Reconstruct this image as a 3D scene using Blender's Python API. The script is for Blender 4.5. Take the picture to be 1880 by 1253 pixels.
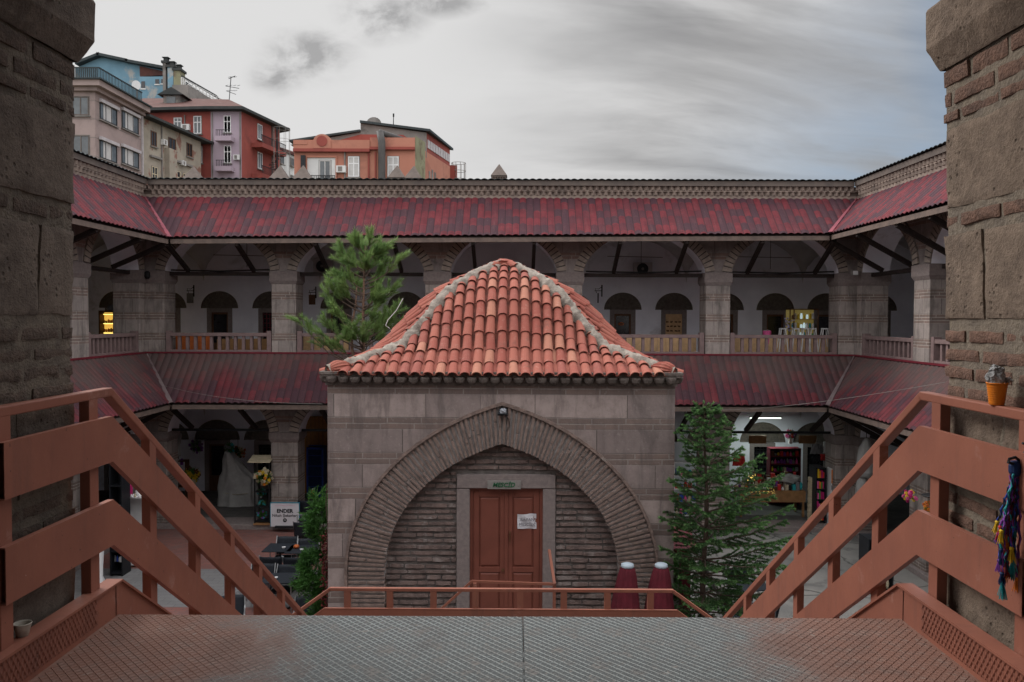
import bpy, math, random
from mathutils import Vector, Matrix, noise as mnoise
random.seed(7)
for o in list(bpy.data.objects): bpy.data.objects.remove(o)
SC = bpy.context.scene
COL = SC.collection
rad = math.radians
# ---------------------------------------------------------------- camera (eye at the origin; arcade floor 6.3 m below)
FPX, W_, H_ = 1462.0, 1880.0, 1253.0
cd = bpy.data.cameras.new("camera"); cam = bpy.data.objects.new("camera", cd); COL.objects.link(cam)
cd.sensor_width = 36.0; cd.lens = 36.0*FPX/W_; cd.clip_start = 0.05; cd.clip_end = 3000
CM = Matrix.Rotation(rad(0.31), 3, 'Z') @ Matrix.Rotation(rad(90-1.70), 3, 'X') @ Matrix.Rotation(rad(0.22), 3, 'Z')
cam.matrix_world = CM.to_4x4()
SC.camera = cam
SC.render.resolution_x = 1024; SC.render.resolution_y = 682
SC.view_settings.view_transform = 'Standard'
try: SC.view_settings.look = 'None'
except Exception: pass
SC.view_settings.exposure = 0.4; SC.view_settings.gamma = 1.0
def ray(px, py): return CM @ Vector(((px-W_/2)/FPX, -(py-H_/2)/FPX, -1.0))
def P(px, py, Y):            # world point at distance Y seen at a photo pixel
    r = ray(px, py); return r*(Y/r.y)
def G(px, py, z):            # world point at height z
    r = ray(px, py); return r*(z/r.z)
# ---------------------------------------------------------------- node helpers
class NT:
    def __init__(s, tree): s.t = tree; s.n = tree.nodes; s.l = tree.links
    def new(s, typ, ins=None, **at):
        n = s.n.new(typ)
        for k, v in at.items(): setattr(n, k, v)
        if ins:
            for k, v in ins.items(): s.put(n.inputs[k], v)
        return n
    def put(s, sock, v):
        if hasattr(v, 'is_output') : s.l.new(v, sock)
        elif isinstance(v, tuple) and len(v) == 3 and sock.type == 'RGBA': sock.default_value = (*v, 1)
        else: sock.default_value = v
    def m(s, op, a, b=None, c=None, clamp=False):
        n = s.n.new('ShaderNodeMath'); n.operation = op; n.use_clamp = clamp
        s.put(n.inputs[0], a)
        if b is not None: s.put(n.inputs[1], b)
        if c is not None: s.put(n.inputs[2], c)
        return n.outputs[0]
    def mix(s, f, a, b, mode='MIX'):
        n = s.n.new('ShaderNodeMix'); n.data_type = 'RGBA'; n.blend_type = mode
        s.put(n.inputs[0], f); s.put(n.inputs[6], a); s.put(n.inputs[7], b); return n.outputs[2]
    def ramp(s, f, lo, hi):
        n = s.n.new('ShaderNodeMapRange'); n.interpolation_type = 'SMOOTHSTEP'
        s.put(n.inputs[0], f); s.put(n.inputs[1], lo); s.put(n.inputs[2], hi); return n.outputs[0]
    def noise(s, vec, scale, detail=4, rough=.55, dist=0):
        n = s.n.new('ShaderNodeTexNoise')
        if vec is not None: s.put(n.inputs['Vector'], vec)
        n.inputs['Scale'].default_value = scale; n.inputs['Detail'].default_value = detail
        n.inputs['Roughness'].default_value = rough; n.inputs['Distortion'].default_value = dist
        return n.outputs['Fac']
    def xyz(s, v):
        n = s.n.new('ShaderNodeSeparateXYZ'); s.put(n.inputs[0], v); return n.outputs
    def comb(s, x, y, z=0.0):
        n = s.n.new('ShaderNodeCombineXYZ'); s.put(n.inputs[0], x); s.put(n.inputs[1], y); s.put(n.inputs[2], z); return n.outputs[0]
# ---------------------------------------------------------------- world: soft cloud cover over a clear sky
SUN_EL, SUN_AZ = 38.0, -62.0      # azimuth from +Y, negative = left
world = bpy.data.worlds.new("World"); SC.world = world; world.use_nodes = True
w = NT(world.node_tree); w.n.clear()
tc = w.new('ShaderNodeTexCoord').outputs['Generated']
X, Y, Z = w.xyz(tc)
sky = w.new('ShaderNodeTexSky', sky_type='NISHITA', sun_disc=False, sun_elevation=rad(SUN_EL), sun_rotation=rad(SUN_AZ), air_density=1.0, dust_density=1.5)
zc = w.m('MAXIMUM', Z, 0.0)
dn = w.m('ADD', zc, 0.22)
px_ = w.m('DIVIDE', X, dn); py_ = w.m('DIVIDE', Y, dn)
# stretched streak layer, running from upper left to lower right as in the photograph
rx = w.m('ADD', w.m('MULTIPLY', px_, 0.99), w.m('MULTIPLY', py_, 0.08))
ry = w.m('SUBTRACT', w.m('MULTIPLY', py_, 0.99), w.m('MULTIPLY', px_, 0.08))
streak = w.noise(w.comb(w.m('MULTIPLY', rx, 0.55), w.m('MULTIPLY', ry, 1.35), 3.1), 1.35, 6, .52, .9)
fine = w.noise(w.comb(w.m('MULTIPLY', rx, 1.3), w.m('MULTIPLY', ry, 3.4), 7.7), 1.5, 6, .6, 1.0)
az = w.m('DIVIDE', X, w.m('MAXIMUM', Y, 0.05))
el = w.m('DIVIDE', Z, w.m('MAXIMUM', w.m('ABSOLUTE', Y), 0.05))
front = w.ramp(Y, -0.1, 0.25)
grey_side = w.ramp(az, -0.16, 0.22)
dens = w.m('MULTIPLY', grey_side, w.m('ADD', w.m('MULTIPLY', w.ramp(streak, 0.28, 0.70), 0.80), w.m('MULTIPLY', w.ramp(fine, 0.25, 0.8), 0.22)), clamp=True)
# small dark puffs, upper left
def puff(a0, e0, ra, re):
    da = w.m('DIVIDE', w.m('SUBTRACT', az, a0), ra); de = w.m('DIVIDE', w.m('SUBTRACT', el, e0), re)
    d = w.m('SQRT', w.m('ADD', w.m('MULTIPLY', da, da), w.m('MULTIPLY', de, de)))
    return w.m('SUBTRACT', 1.0, w.ramp(d, 0.0, 1.0))
pn = w.ramp(w.noise(w.comb(az, w.m('MULTIPLY', el, 1.5), 2.0), 17.0, 8, .60, .25), 0.32, 0.72)
pf = w.m('MAXIMUM', puff(-0.262, 0.325, .085, .050), w.m('MAXIMUM', puff(-0.17, 0.372, .085, .045), puff(-0.10, 0.392, .10, .030)))
pf = w.m('MAXIMUM', pf, puff(-0.30, 0.30, .05, .035))
pf = w.m('MULTIPLY', w.m('MULTIPLY', pf, 1.5), w.m('ADD', w.m('MULTIPLY', pn, .88), .06), clamp=True)
dens = w.m('MAXIMUM', dens, w.m('MULTIPLY', pf, 0.68))
cloud = w.mix(w.m('MULTIPLY', dens, 1.0), (0.555, 0.552, 0.55), (0.185, 0.183, 0.187))
# clear patches low on the right
blue = w.m('MULTIPLY', w.ramp(w.m('SUBTRACT', az, w.m('MULTIPLY', el, 0.75)), -0.02, 0.42), w.m('SUBTRACT', 1.18, w.ramp(streak, 0.38, 0.68)), clamp=True)
blue = w.m('MULTIPLY', w.m('MAXIMUM', blue, w.m('MULTIPLY', w.ramp(az, 0.40, 0.56), .8)), w.m('MULTIPLY', front, .88))
skyc = w.mix(1.0, sky.outputs[0], (0.105, 0.105, 0.105), 'MULTIPLY')
skyb = w.mix(0.7, skyc, (0.165, 0.235, 0.33))
col = w.mix(blue, cloud, skyb)
overhead = w.ramp(Z, 0.42, 0.85)
col = w.mix(w.m("MULTIPLY", overhead, .85), col, (2.5, 2.48, 2.52))
back = w.m('SUBTRACT', 1.0, front)
col = w.mix(w.m("MULTIPLY", back, .6), col, (1.7, 1.68, 1.68))
bg = w.new('ShaderNodeBackground', {'Color': col, 'Strength': 1.0})
w.l.new(bg.outputs[0], w.new('ShaderNodeOutputWorld').inputs['Surface'])
sl = bpy.data.lights.new("sun", 'SUN'); sl.energy = 1.6; sl.angle = rad(25); sl.color = (1.0, 0.95, 0.90)
so = bpy.data.objects.new("sun", sl); COL.objects.link(so)
sd = Vector((math.sin(rad(SUN_AZ))*math.cos(rad(SUN_EL)), math.cos(rad(SUN_AZ))*math.cos(rad(SUN_EL)), math.sin(rad(SUN_EL))))
so.rotation_euler = sd.to_track_quat('Z', 'Y').to_euler(); so.location = (-30, 30, 60)
# ---------------------------------------------------------------- materials
def base_mat(name):
    m = bpy.data.materials.new(name); m.use_nodes = True; t = NT(m.node_tree); t.n.clear()
    out = t.new('ShaderNodeOutputMaterial'); b = t.new('ShaderNodeBsdfPrincipled'); t.l.new(b.outputs[0], out.inputs[0])
    return m, t, b
def mk(name, c1, c2=None, sc=6.0, rough=.7, bump=0.0, bsc=None, metal=0.0, stain=None, ssc=1.2, slo=.5, shi=.7, emit=None, es=1.0, spec=.22):
    m, t, b = base_mat(name)
    co = t.new('ShaderNodeTexCoord').outputs['Object']
    c2 = c2 or tuple(x*.8 for x in c1)
    f = t.ramp(t.noise(co, sc, 6, .6), .3, .7)
    c = t.mix(f, c1, c2)
    if stain:
        c = t.mix(t.m('MULTIPLY', t.ramp(t.noise(co, ssc, 7, .65, .4), slo, shi), .85), c, stain)
    t.put(b.inputs['Base Color'], c)
    b.inputs['Roughness'].default_value = rough; b.inputs['Metallic'].default_value = metal
    b.inputs['Specular IOR Level'].default_value = spec
    if bump:
        bn = t.new('ShaderNodeBump', {'Strength': min(1.0, bump), 'Distance': .02, 'Height': t.noise(co, bsc or sc*4, 6, .6)})
        t.l.new(bn.outputs[0], b.inputs['Normal'])
    if emit:
        t.put(b.inputs['Emission Color'], emit); b.inputs['Emission Strength'].default_value = es
    return m
def masonry(name, period=.6, sfrac=.65, z0=0.0, nb=2, stone=((.30,.26,.25),(.22,.19,.185)), brick=((.20,.13,.11),(.27,.19,.16)), mort=(.33,.30,.28), bw=.9, dirt=(.09,.08,.075), dlo=.5, bstr=.55, dsc=.9):
    m, t, b = base_mat(name)
    uv = t.new('ShaderNodeUVMap').outputs[0]; u, v, _ = t.xyz(uv)
    co = t.new('ShaderNodeTexCoord').outputs['Object']
    wob = t.m('MULTIPLY', t.m('SUBTRACT', t.noise(co, 2.2, 3), .5), .022)
    vz = t.m('ADD', t.m('SUBTRACT', v, z0), wob)
    vp = t.m('DIVIDE', vz, period); row = t.m('FLOOR', vp); fr = t.m('FRACT', vp)
    isb = t.m('GREATER_THAN', fr, sfrac)
    wn = t.new('ShaderNodeTexWhiteNoise', {'W': row}, noise_dimensions='1D').outputs['Value']
    us = t.m('ADD', u, t.m('MULTIPLY', wn, 3.7))
    us2 = t.m('ADD', us, t.m('MULTIPLY', t.m('SINE', t.m('MULTIPLY', us, 1.7)), .22))
    def brk(vec, c1, c2, wd, rh, ms, off):
        n = t.new('ShaderNodeTexBrick', {'Vector': vec, 'Color1': c1, 'Color2': c2, 'Mortar': mort}, offset=off, offset_frequency=2)
        n.inputs['Scale'].default_value = 1.0; n.inputs['Brick Width'].default_value = wd; n.inputs['Row Height'].default_value = rh
        n.inputs['Mortar Size'].default_value = ms; n.inputs['Mortar Smooth'].default_value = .3; n.inputs['Bias'].default_value = 0
        return n
    sN = brk(t.comb(us2, vz), stone[0], stone[1], bw, period, .006, .5); sN.inputs['Mortar'].default_value = (.10,.085,.078,1)
    bh = period*(1-sfrac)/nb
    vb = t.m('MULTIPLY', t.m('SUBTRACT', fr, sfrac), period)
    bN = brk(t.comb(t.m('ADD', us, t.m('MULTIPLY', t.m('FLOOR', t.m('DIVIDE', vb, bh)), .17)), t.m('ADD', vb, t.m('MULTIPLY', row, bh*2))), brick[0], brick[1], .58, bh, .011, .5)
    if nb == 0: isb = 0.0
    c = t.mix(isb, sN.outputs['Color'], bN.outputs['Color'])
    c = t.mix(t.m('MULTIPLY', t.ramp(t.noise(co, 5.0, 7, .7), .35, .75), .45), c, tuple(x*.62 for x in stone[1]))
    c = t.mix(t.m('MULTIPLY', t.ramp(t.noise(co, dsc, 7, .66, .6), dlo, dlo+.22), .7), c, dirt)
    c = t.mix(t.m('MULTIPLY', t.ramp(t.noise(co, 16, 4, .7), .56, .72), .35), c, (.40,.36,.34))
    c = t.mix(t.m('MULTIPLY', t.ramp(t.noise(t.comb(t.m('MULTIPLY', u, 3.2), t.m('MULTIPLY', v, .55), 4.0), 1.0, 7, .7, .3), .46, .70), .70), c, dirt)
    c = t.mix(t.m('MULTIPLY', t.ramp(t.noise(co, 55, 3, .6), .66, .72), .55), c, (.07,.06,.055))
    t.put(b.inputs['Base Color'], c); b.inputs['Roughness'].default_value = .92; b.inputs['Specular IOR Level'].default_value = .1
    mo = t.m('ADD', t.m('MULTIPLY', sN.outputs['Fac'], t.m('SUBTRACT', 1.0, isb)), t.m('MULTIPLY', bN.outputs['Fac'], isb))
    h = t.m('ADD', t.m('MULTIPLY', t.m('SUBTRACT', 1.0, mo), 1.0), t.m('MULTIPLY', t.noise(co, 30, 5, .7), .55))
    h = t.m('SUBTRACT', h, t.m('MULTIPLY', isb, .25))
    bn = t.new('ShaderNodeBump', {'Strength': bstr, 'Distance': .018, 'Height': h}); t.l.new(bn.outputs[0], b.inputs['Normal'])
    return m
def onduline(name, fade=0.0, reds=((.142,.028,.035),(.098,.022,.028)), dark=(.058,.029,.037), grey=(.098,.076,.069)):
    m, t, b = base_mat(name)
    uv = t.new('ShaderNodeUVMap').outputs[0]; u, v, _ = t.xyz(uv)
    co = t.new('ShaderNodeTexCoord').outputs['Object']
    cu = t.m('FLOOR', t.m('DIVIDE', u, .205)); cv = t.m('FLOOR', t.m('DIVIDE', t.m('ADD', v, t.m('MULTIPLY', t.m('MODULO', t.m('FLOOR', t.m('DIVIDE', u, .82)), 2.0), .08)), .36))
    wn = t.new('ShaderNodeTexWhiteNoise', {'Vector': t.comb(cu, cv)}, noise_dimensions='2D').outputs['Value']
    lo = t.noise(t.comb(t.m('MULTIPLY', cu, .30), t.m('MULTIPLY', cv, .9), 2.0), 1.0, 3)
    f = t.m('ADD', t.m('MULTIPLY', wn, .66), t.m('MULTIPLY', lo, .62))
    c = t.mix(t.ramp(t.noise(co, 3.0, 5), .35, .65), reds[0], reds[1])
    c = t.mix(t.ramp(f, .46, .84), c, dark)
    c = t.mix(t.m('MULTIPLY', t.ramp(t.noise(t.comb(t.m('MULTIPLY', u, 6), v), 1.0, 5, .7), .5, .8), .30), c, (.19,.085,.085))
    fu = t.m('ABSOLUTE', t.m('SUBTRACT', t.m('FRACT', t.m('DIVIDE', u, .205)), .5)); c = t.mix(t.m('MULTIPLY', t.ramp(fu, .36, .5), .75), c, (.022,.015,.018))  # shade of the corrugation valleys painted in as dark lines
    ln = t.m('LESS_THAN', t.m('FRACT', t.m('DIVIDE', v, .36)), .05)
    c = t.mix(t.m('MULTIPLY', ln, .45), c, (.04,.025,.03))
    if fade:
        g = t.m('ADD', t.m('SUBTRACT', 1.0, t.m('DIVIDE', v, fade)), t.m('MULTIPLY', t.m('SUBTRACT', t.noise(co, .45, 4), .5), 2.4))
        c = t.mix(t.m('MULTIPLY', t.ramp(g, .0, 1.0), .68), c, grey)
    c = t.mix(t.m('MULTIPLY', t.ramp(t.noise(co, 9, 7, .75), .56, .75), .4), c, (.13,.105,.10))
    t.put(b.inputs['Base Color'], c); b.inputs['Roughness'].default_value = .7; b.inputs['Specular IOR Level'].default_value = .10
    bn = t.new('ShaderNodeBump', {'Strength': .25, 'Distance': .01, 'Height': t.noise(co, 40, 4)}); t.l.new(bn.outputs[0], b.inputs['Normal'])
    return m
MT = {}
MT['wall'] = masonry('gallery_masonry', .62, .66, 0.10)
MT['wall_far'] = masonry('pier_masonry', .62, .62, 0.12, 3, stone=((.37,.32,.295),(.28,.245,.23)), brick=((.26,.19,.165),(.19,.145,.125)), mort=(.42,.375,.345), bw=.5)
MT['mescid'] = masonry('mescid_masonry', .60, .66, -1.11, 2, bw=1.15, stone=((.400,.328,.308),(.225,.184,.176)), brick=((.215,.160,.142),(.17,.13,.118)), mort=(.285,.25,.232), dirt=(.10,.085,.082), dlo=.54)
MT['brick_old'] = mk('old_thin_brick', (.225,.165,.148), (.125,.095,.088), 7, .95, .9, 40, stain=(.30,.26,.245), ssc=3.5, slo=.52, shi=.66)
MT['brick_arch'] = mk('arch_brick', (.26,.19,.165), (.15,.113,.10), 9, .95, .9, 40, stain=(.30,.26,.24), ssc=6, slo=.58, shi=.70)
MT['arch_stone'] = mk('arch_voussoir_stone', (.34,.285,.245), (.235,.195,.17), 7, .95, .6, 30, stain=(.13,.11,.10), ssc=3, slo=.54, shi=.72)
MT['joint'] = mk('black_joint', (.06,.052,.048), None)
MT['mortar'] = mk('mortar', (.36,.34,.335), (.25,.235,.23), 8, .95, .8, 30)
MT['mortar_dark'] = mk('dark_mortar', (.17,.15,.142), (.10,.09,.085), 8, .95, .8, 30)
MT['stone_frame'] = mk('dressed_stone', (.245,.205,.195), (.19,.16,.155), 14, .9, .6, 60)
def pier_stone(name, c1, c2, pit, bs=.9):
    m, t, b = base_mat(name); co = t.new('ShaderNodeTexCoord').outputs['Object']
    big = t.noise(co, 2.4, 6, .62, .5); mid = t.noise(co, 11, 6, .7); fine = t.noise(co, 75, 5, .7)
    c = t.mix(t.ramp(big, .30, .70), c1, c2); c = t.mix(t.m('MULTIPLY', t.ramp(mid, .40, .72), .55), c, tuple(x*1.45 for x in c1))
    c = t.mix(t.m('MULTIPLY', t.ramp(fine, .52, .74), .55), c, pit)
    vor = t.new('ShaderNodeTexVoronoi', {'Vector': co}, feature='F1'); vor.inputs['Scale'].default_value = 26
    hole = t.m('MULTIPLY', t.m('SUBTRACT', 1.0, t.ramp(vor.outputs['Distance'], .10, .34)), t.ramp(t.noise(co, 5, 3), .52, .60))
    c = t.mix(t.m('MULTIPLY', hole, .45), c, tuple(x*.45 for x in pit))
    vein = t.m('ABSOLUTE', t.m('SUBTRACT', t.noise(co, 1.7, 7, .62, 1.2), .5)); crack = t.m('SUBTRACT', 1.0, t.ramp(vein, .0, .010))
    c = t.mix(t.m('MULTIPLY', crack, .12), c, tuple(x*.4 for x in pit))
    t.put(b.inputs['Base Color'], c); b.inputs['Roughness'].default_value = .95; b.inputs['Specular IOR Level'].default_value = .08
    h = t.m('ADD', t.m('MULTIPLY', mid, .9), t.m('ADD', t.m('MULTIPLY', fine, .55), t.m('MULTIPLY', t.noise(co, 28, 4, .6), .5)))
    h = t.m('SUBTRACT', h, t.m('MULTIPLY', hole, .5))
    bn = t.new('ShaderNodeBump', {'Strength': bs, 'Distance': .014, 'Height': h}); t.l.new(bn.outputs[0], b.inputs['Normal']); return m
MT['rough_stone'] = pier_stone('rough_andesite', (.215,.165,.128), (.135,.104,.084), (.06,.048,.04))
MT['rough_stone_shaded'] = pier_stone('shaded_andesite', (.160,.128,.104), (.100,.080,.067), (.045,.037,.032))  # left pier stone, brick and mortar: its weaker light painted in as darker tones
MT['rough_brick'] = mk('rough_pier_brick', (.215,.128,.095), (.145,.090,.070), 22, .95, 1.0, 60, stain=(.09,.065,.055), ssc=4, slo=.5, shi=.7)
MT['rough_brick_shaded'] = mk('shaded_pier_brick', (.135,.098,.076), (.085,.064,.052), 22, .95, 1.0, 60)
MT['pier_mortar_shaded'] = mk('shaded_pier_mortar', (.175,.143,.110), (.115,.095,.077), 9, .95, .9, 50)
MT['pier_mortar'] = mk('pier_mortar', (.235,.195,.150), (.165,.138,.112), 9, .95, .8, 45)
MT['plaster'] = mk('white_plaster', (.82,.82,.90), (.72,.72,.80), 1.3, .9, .15, 20, stain=(.33,.31,.31), ssc=.7, slo=.56, shi=.75)
MT['vault'] = mk('vault_plaster', (.40,.375,.375), (.31,.29,.29), 1.5, .9, .15, 20, stain=(.19,.175,.17), ssc=.6, slo=.5, shi=.75)
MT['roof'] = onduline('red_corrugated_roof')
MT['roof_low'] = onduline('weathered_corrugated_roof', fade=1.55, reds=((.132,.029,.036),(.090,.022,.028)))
MT['roof_flash'] = mk('roof_flashing', (.27,.075,.095), (.20,.055,.075), 4, .5, .1)
MT['roof_flash_grey'] = mk('faded_flashing', (.17,.14,.14), (.12,.08,.085), 4, .6, .1)
MT['fascia'] = mk('fascia_board', (.17,.125,.105), (.11,.085,.075), 5, .8, .4, 20)
MT['dark_roof'] = mk('dark_roof_edge', (.035,.048,.050), (.025,.03,.034), 6, .6, .2)
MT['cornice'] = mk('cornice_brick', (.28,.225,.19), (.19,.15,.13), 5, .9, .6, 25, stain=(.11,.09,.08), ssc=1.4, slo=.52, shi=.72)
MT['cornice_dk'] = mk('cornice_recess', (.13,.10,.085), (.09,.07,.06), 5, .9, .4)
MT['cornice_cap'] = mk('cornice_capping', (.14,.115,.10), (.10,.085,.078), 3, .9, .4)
MT['timber'] = mk('dark_timber', (.030,.020,.018), (.018,.013,.012), 7, .75, .4, 30)
MT['iron'] = mk('black_iron', (.02,.02,.022), (.012,.012,.013), 8, .5, .1, metal=.3)
MT['bal'] = mk('painted_concrete', (.215,.150,.145), (.165,.118,.116), 6, .8, .3, 25, stain=(.32,.27,.26), ssc=3, slo=.62, shi=.75)
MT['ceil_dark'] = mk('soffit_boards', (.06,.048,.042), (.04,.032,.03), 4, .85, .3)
MT['floor_in'] = mk('arcade_paving', (.115,.11,.105), (.08,.077,.075), 3, .8, .3, 12)
MT['cap_stone'] = mk('chimney_cap_stone', (.15,.122,.108), (.11,.09,.08), 5, .9, .5, 20)
def steel_mat():
    m, t, b = base_mat('painted_steel'); co = t.new('ShaderNodeTexCoord').outputs['Object']; x, y, z = t.xyz(co)
    c = t.mix(t.ramp(t.noise(co, 2.2, 6, .6), .3, .7), (.270,.103,.068), (.222,.085,.058))
    drip = t.noise(t.comb(t.m('MULTIPLY', y, 9), t.m('MULTIPLY', x, 9), t.m('MULTIPLY', z, 1.1)), 1.0, 5, .65)
    c = t.mix(t.m('MULTIPLY', t.ramp(drip, .50, .74), .38), c, (.135,.065,.052))
    c = t.mix(t.m('MULTIPLY', t.ramp(t.noise(co, 4.5, 8, .75), .60, .70), .55), c, (.34,.185,.15))
    c = t.mix(t.m('MULTIPLY', t.ramp(t.noise(co, 38, 4, .7), .685, .71), .9), c, (.055,.028,.022))
    c = t.mix(t.m('MULTIPLY', t.ramp(t.noise(t.comb(t.m('MULTIPLY', x, 14), t.m('MULTIPLY', y, 30), t.m('MULTIPLY', z, 14)), 1.0, 3, .6), .765, .79), .8), c, (.55,.50,.46))
    t.put(b.inputs['Base Color'], c); t.put(b.inputs['Roughness'], t.m('ADD', .36, t.m('MULTIPLY', t.noise(co, 6, 6, .7), .28))); b.inputs['Specular IOR Level'].default_value = .28
    h = t.m('ADD', t.m('MULTIPLY', t.noise(co, 3.0, 3), 1.0), t.m('MULTIPLY', t.noise(co, 60, 5, .6), .12))
    bn = t.new('ShaderNodeBump', {'Strength': .25, 'Distance': .02, 'Height': h}); t.l.new(bn.outputs[0], b.inputs['Normal']); return m
MT['steel'] = steel_mat()
MT['door_paint'] = mk('brown_door_paint', (.20,.068,.048), (.165,.056,.040), 3, .45, .1, 25)
MT['glass_dk'] = mk('dark_glass', (.012,.013,.016), (.02,.02,.024), 3, .15, 0, spec=.6)
MT['black'] = mk('black_plastic', (.016,.018,.022), (.011,.012,.015), 8, .45, .1)
MT['white'] = mk('white_paint', (.70,.70,.70), (.62,.62,.63), 4, .6)
MT['concrete'] = mk('courtyard_concrete', (.26,.25,.235), (.19,.185,.178), .8, .85, .35, 8, stain=(.10,.097,.095), ssc=.55, slo=.5, shi=.62)
for nm, c in dict(red=(.55,.03,.03), orange=(.75,.22,.02), yellow=(.75,.50,.03), green=(.05,.25,.06), blue=(.03,.08,.40), pink=(.75,.12,.33), purple=(.22,.06,.33), teal=(.03,.33,.36), cream=(.55,.47,.33), brown=(.13,.06,.03), maroon=(.155,.018,.030), grey=(.22,.22,.23), navy=(.01,.03,.10), wood=(.30,.16,.07), orangewood=(.50,.13,.035), ply=(.62,.40,.22), magenta=(.45,.02,.14)).items():
    MT[nm] = mk(nm+'_colour', c, tuple(x*.75 for x in c), 8, .6, .1)
# ---------------------------------------------------------------- mesh builder
ORG = {}
def org(o):
    v = Vector((0,0,0))
    while o is not None: v = v + ORG.get(o.name, Vector((0,0,0))); o = o.parent
    return v
class MB:
    def __init__(s): s.v = []; s.f = []; s.uv = []; s.mi = []
    def face(s, pts, uv=None, mi=0):
        i = len(s.v); s.v.extend([tuple(p) for p in pts]); s.f.append(tuple(range(i, i+len(pts)))); s.uv.append(uv); s.mi.append(mi)
    def idx(s, verts, faces, mi=0):
        i = len(s.v); s.v.extend([tuple(p) for p in verts])
        for f in faces: s.f.append(tuple(i+k for k in f)); s.uv.append(None); s.mi.append(mi)
    def box(s, x0, x1, y0, y1, z0, z1, mi=0):
        if x0 > x1: x0, x1 = x1, x0
        if y0 > y1: y0, y1 = y1, y0
        if z0 > z1: z0, z1 = z1, z0
        s.idx([(x0,y0,z0),(x1,y0,z0),(x1,y1,z0),(x0,y1,z0),(x0,y0,z1),(x1,y0,z1),(x1,y1,z1),(x0,y1,z1)],
              [(0,3,2,1),(4,5,6,7),(0,1,5,4),(1,2,6,5),(2,3,7,6),(3,0,4,7)], mi)
        return s
    def obox(s, c, sx, sy, sz, R=None, mi=0, jit=0):
        c = Vector(c); vs = []
        for z in (-.5,.5):
            for (a, b) in ((-.5,-.5),(.5,-.5),(.5,.5),(-.5,.5)):
                p = Vector((a*sx, b*sy, z*sz))
                if jit: p += Vector([random.uniform(-jit,jit) for _ in range(3)])
                if R is not None: p = R @ p
                vs.append(c+p)
        s.idx(vs, [(0,3,2,1),(4,5,6,7),(0,1,5,4),(1,2,6,5),(2,3,7,6),(3,0,4,7)], mi); return s
    def bar(s, a, b, wd, ht, up=(0,0,1), mi=0):      # rectangular bar from a to b
        a = Vector(a); b = Vector(b); d = (b-a).normalized(); up = Vector(up)
        sd_ = d.cross(up)
        if sd_.length < 1e-4: sd_ = d.cross(Vector((0,1,0)))
        sd_.normalize(); u2 = sd_.cross(d)
        vs = []
        for p in (a, b):
            for (i, j) in ((-.5,-.5),(.5,-.5),(.5,.5),(-.5,.5)): vs.append(p+sd_*wd*i+u2*ht*j)
        s.idx(vs, [(0,1,2,3),(7,6,5,4),(0,4,5,1),(1,5,6,2),(2,6,7,3),(3,7,4,0)], mi); return s
    def tube(s, pts, r, n=8, cap=True, mi=0):
        pts = [Vector(p) for p in pts]; rs = r if isinstance(r, (list, tuple)) else [r]*len(pts)
        vs = []; fs = []
        ref = None
        for i, p in enumerate(pts):
            d = (pts[min(i+1, len(pts)-1)]-pts[max(i-1, 0)]).normalized()
            if ref is None: ref = d.orthogonal().normalized()
            a = (ref - d*ref.dot(d))
            if a.length < 1e-5: a = d.orthogonal()
            a.normalize(); ref = a; b = d.cross(a)
            for k in range(n):
                t = 2*math.pi*k/n; vs.append(p+a*math.cos(t)*rs[i]+b*math.sin(t)*rs[i])
        for i in range(len(pts)-1):
            for k in range(n): fs.append((i*n+k, i*n+(k+1)%n, (i+1)*n+(k+1)%n, (i+1)*n+k))
        if cap: fs.append(tuple(range(n-1,-1,-1))); fs.append(tuple((len(pts)-1)*n+k for k in range(n)))
        s.idx(vs, fs, mi); return s
    def lathe(s, prof, c=(0,0,0), n=20, fn=None, mi=0):
        vs = []; fs = []
        for (r, z) in prof:
            for k in range(n):
                t = 2*math.pi*k/n; rr = r*(fn(t, z) if fn else 1)
                vs.append((c[0]+rr*math.cos(t), c[1]+rr*math.sin(t), c[2]+z))
        for i in range(len(prof)-1):
            for k in range(n): fs.append((i*n+k, i*n+(k+1)%n, (i+1)*n+(k+1)%n, (i+1)*n+k))
        fs.append(tuple(range(n-1,-1,-1))); fs.append(tuple((len(prof)-1)*n+k for k in range(n)))
        s.idx(vs, fs, mi); return s
    def prism(s, poly, d, mi=0):                      # polygon (3D pts) extruded by vector d
        d = Vector(d); a = [Vector(p) for p in poly]; b = [p+d for p in a]; n = len(a)
        s.idx(a+b, [tuple(range(n-1,-1,-1)), tuple(range(n, 2*n))]+[(i,(i+1)%n,n+(i+1)%n,n+i) for i in range(n)], mi); return s
    def blob(s, c, rx, ry, rz, n=8, m=6, amp=.15, seed=0, mi=0):
        c = Vector(c); vs = []; fs = []
        for i in range(m+1):
            ph = math.pi*i/m
            for k in range(n):
                t = 2*math.pi*k/n; d = Vector((math.sin(ph)*math.cos(t), math.sin(ph)*math.sin(t), math.cos(ph)))
                q = 1+amp*mnoise.noise(d*1.9+Vector((seed*3.1, seed*1.7, seed)))*2
                vs.append(c+Vector((d.x*rx*q, d.y*ry*q, d.z*rz*q)))
        for i in range(m):
            for k in range(n): fs.append((i*n+k, (i+1)*n+k, (i+1)*n+(k+1)%n, i*n+(k+1)%n))
        s.idx(vs, fs, mi); return s
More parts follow.
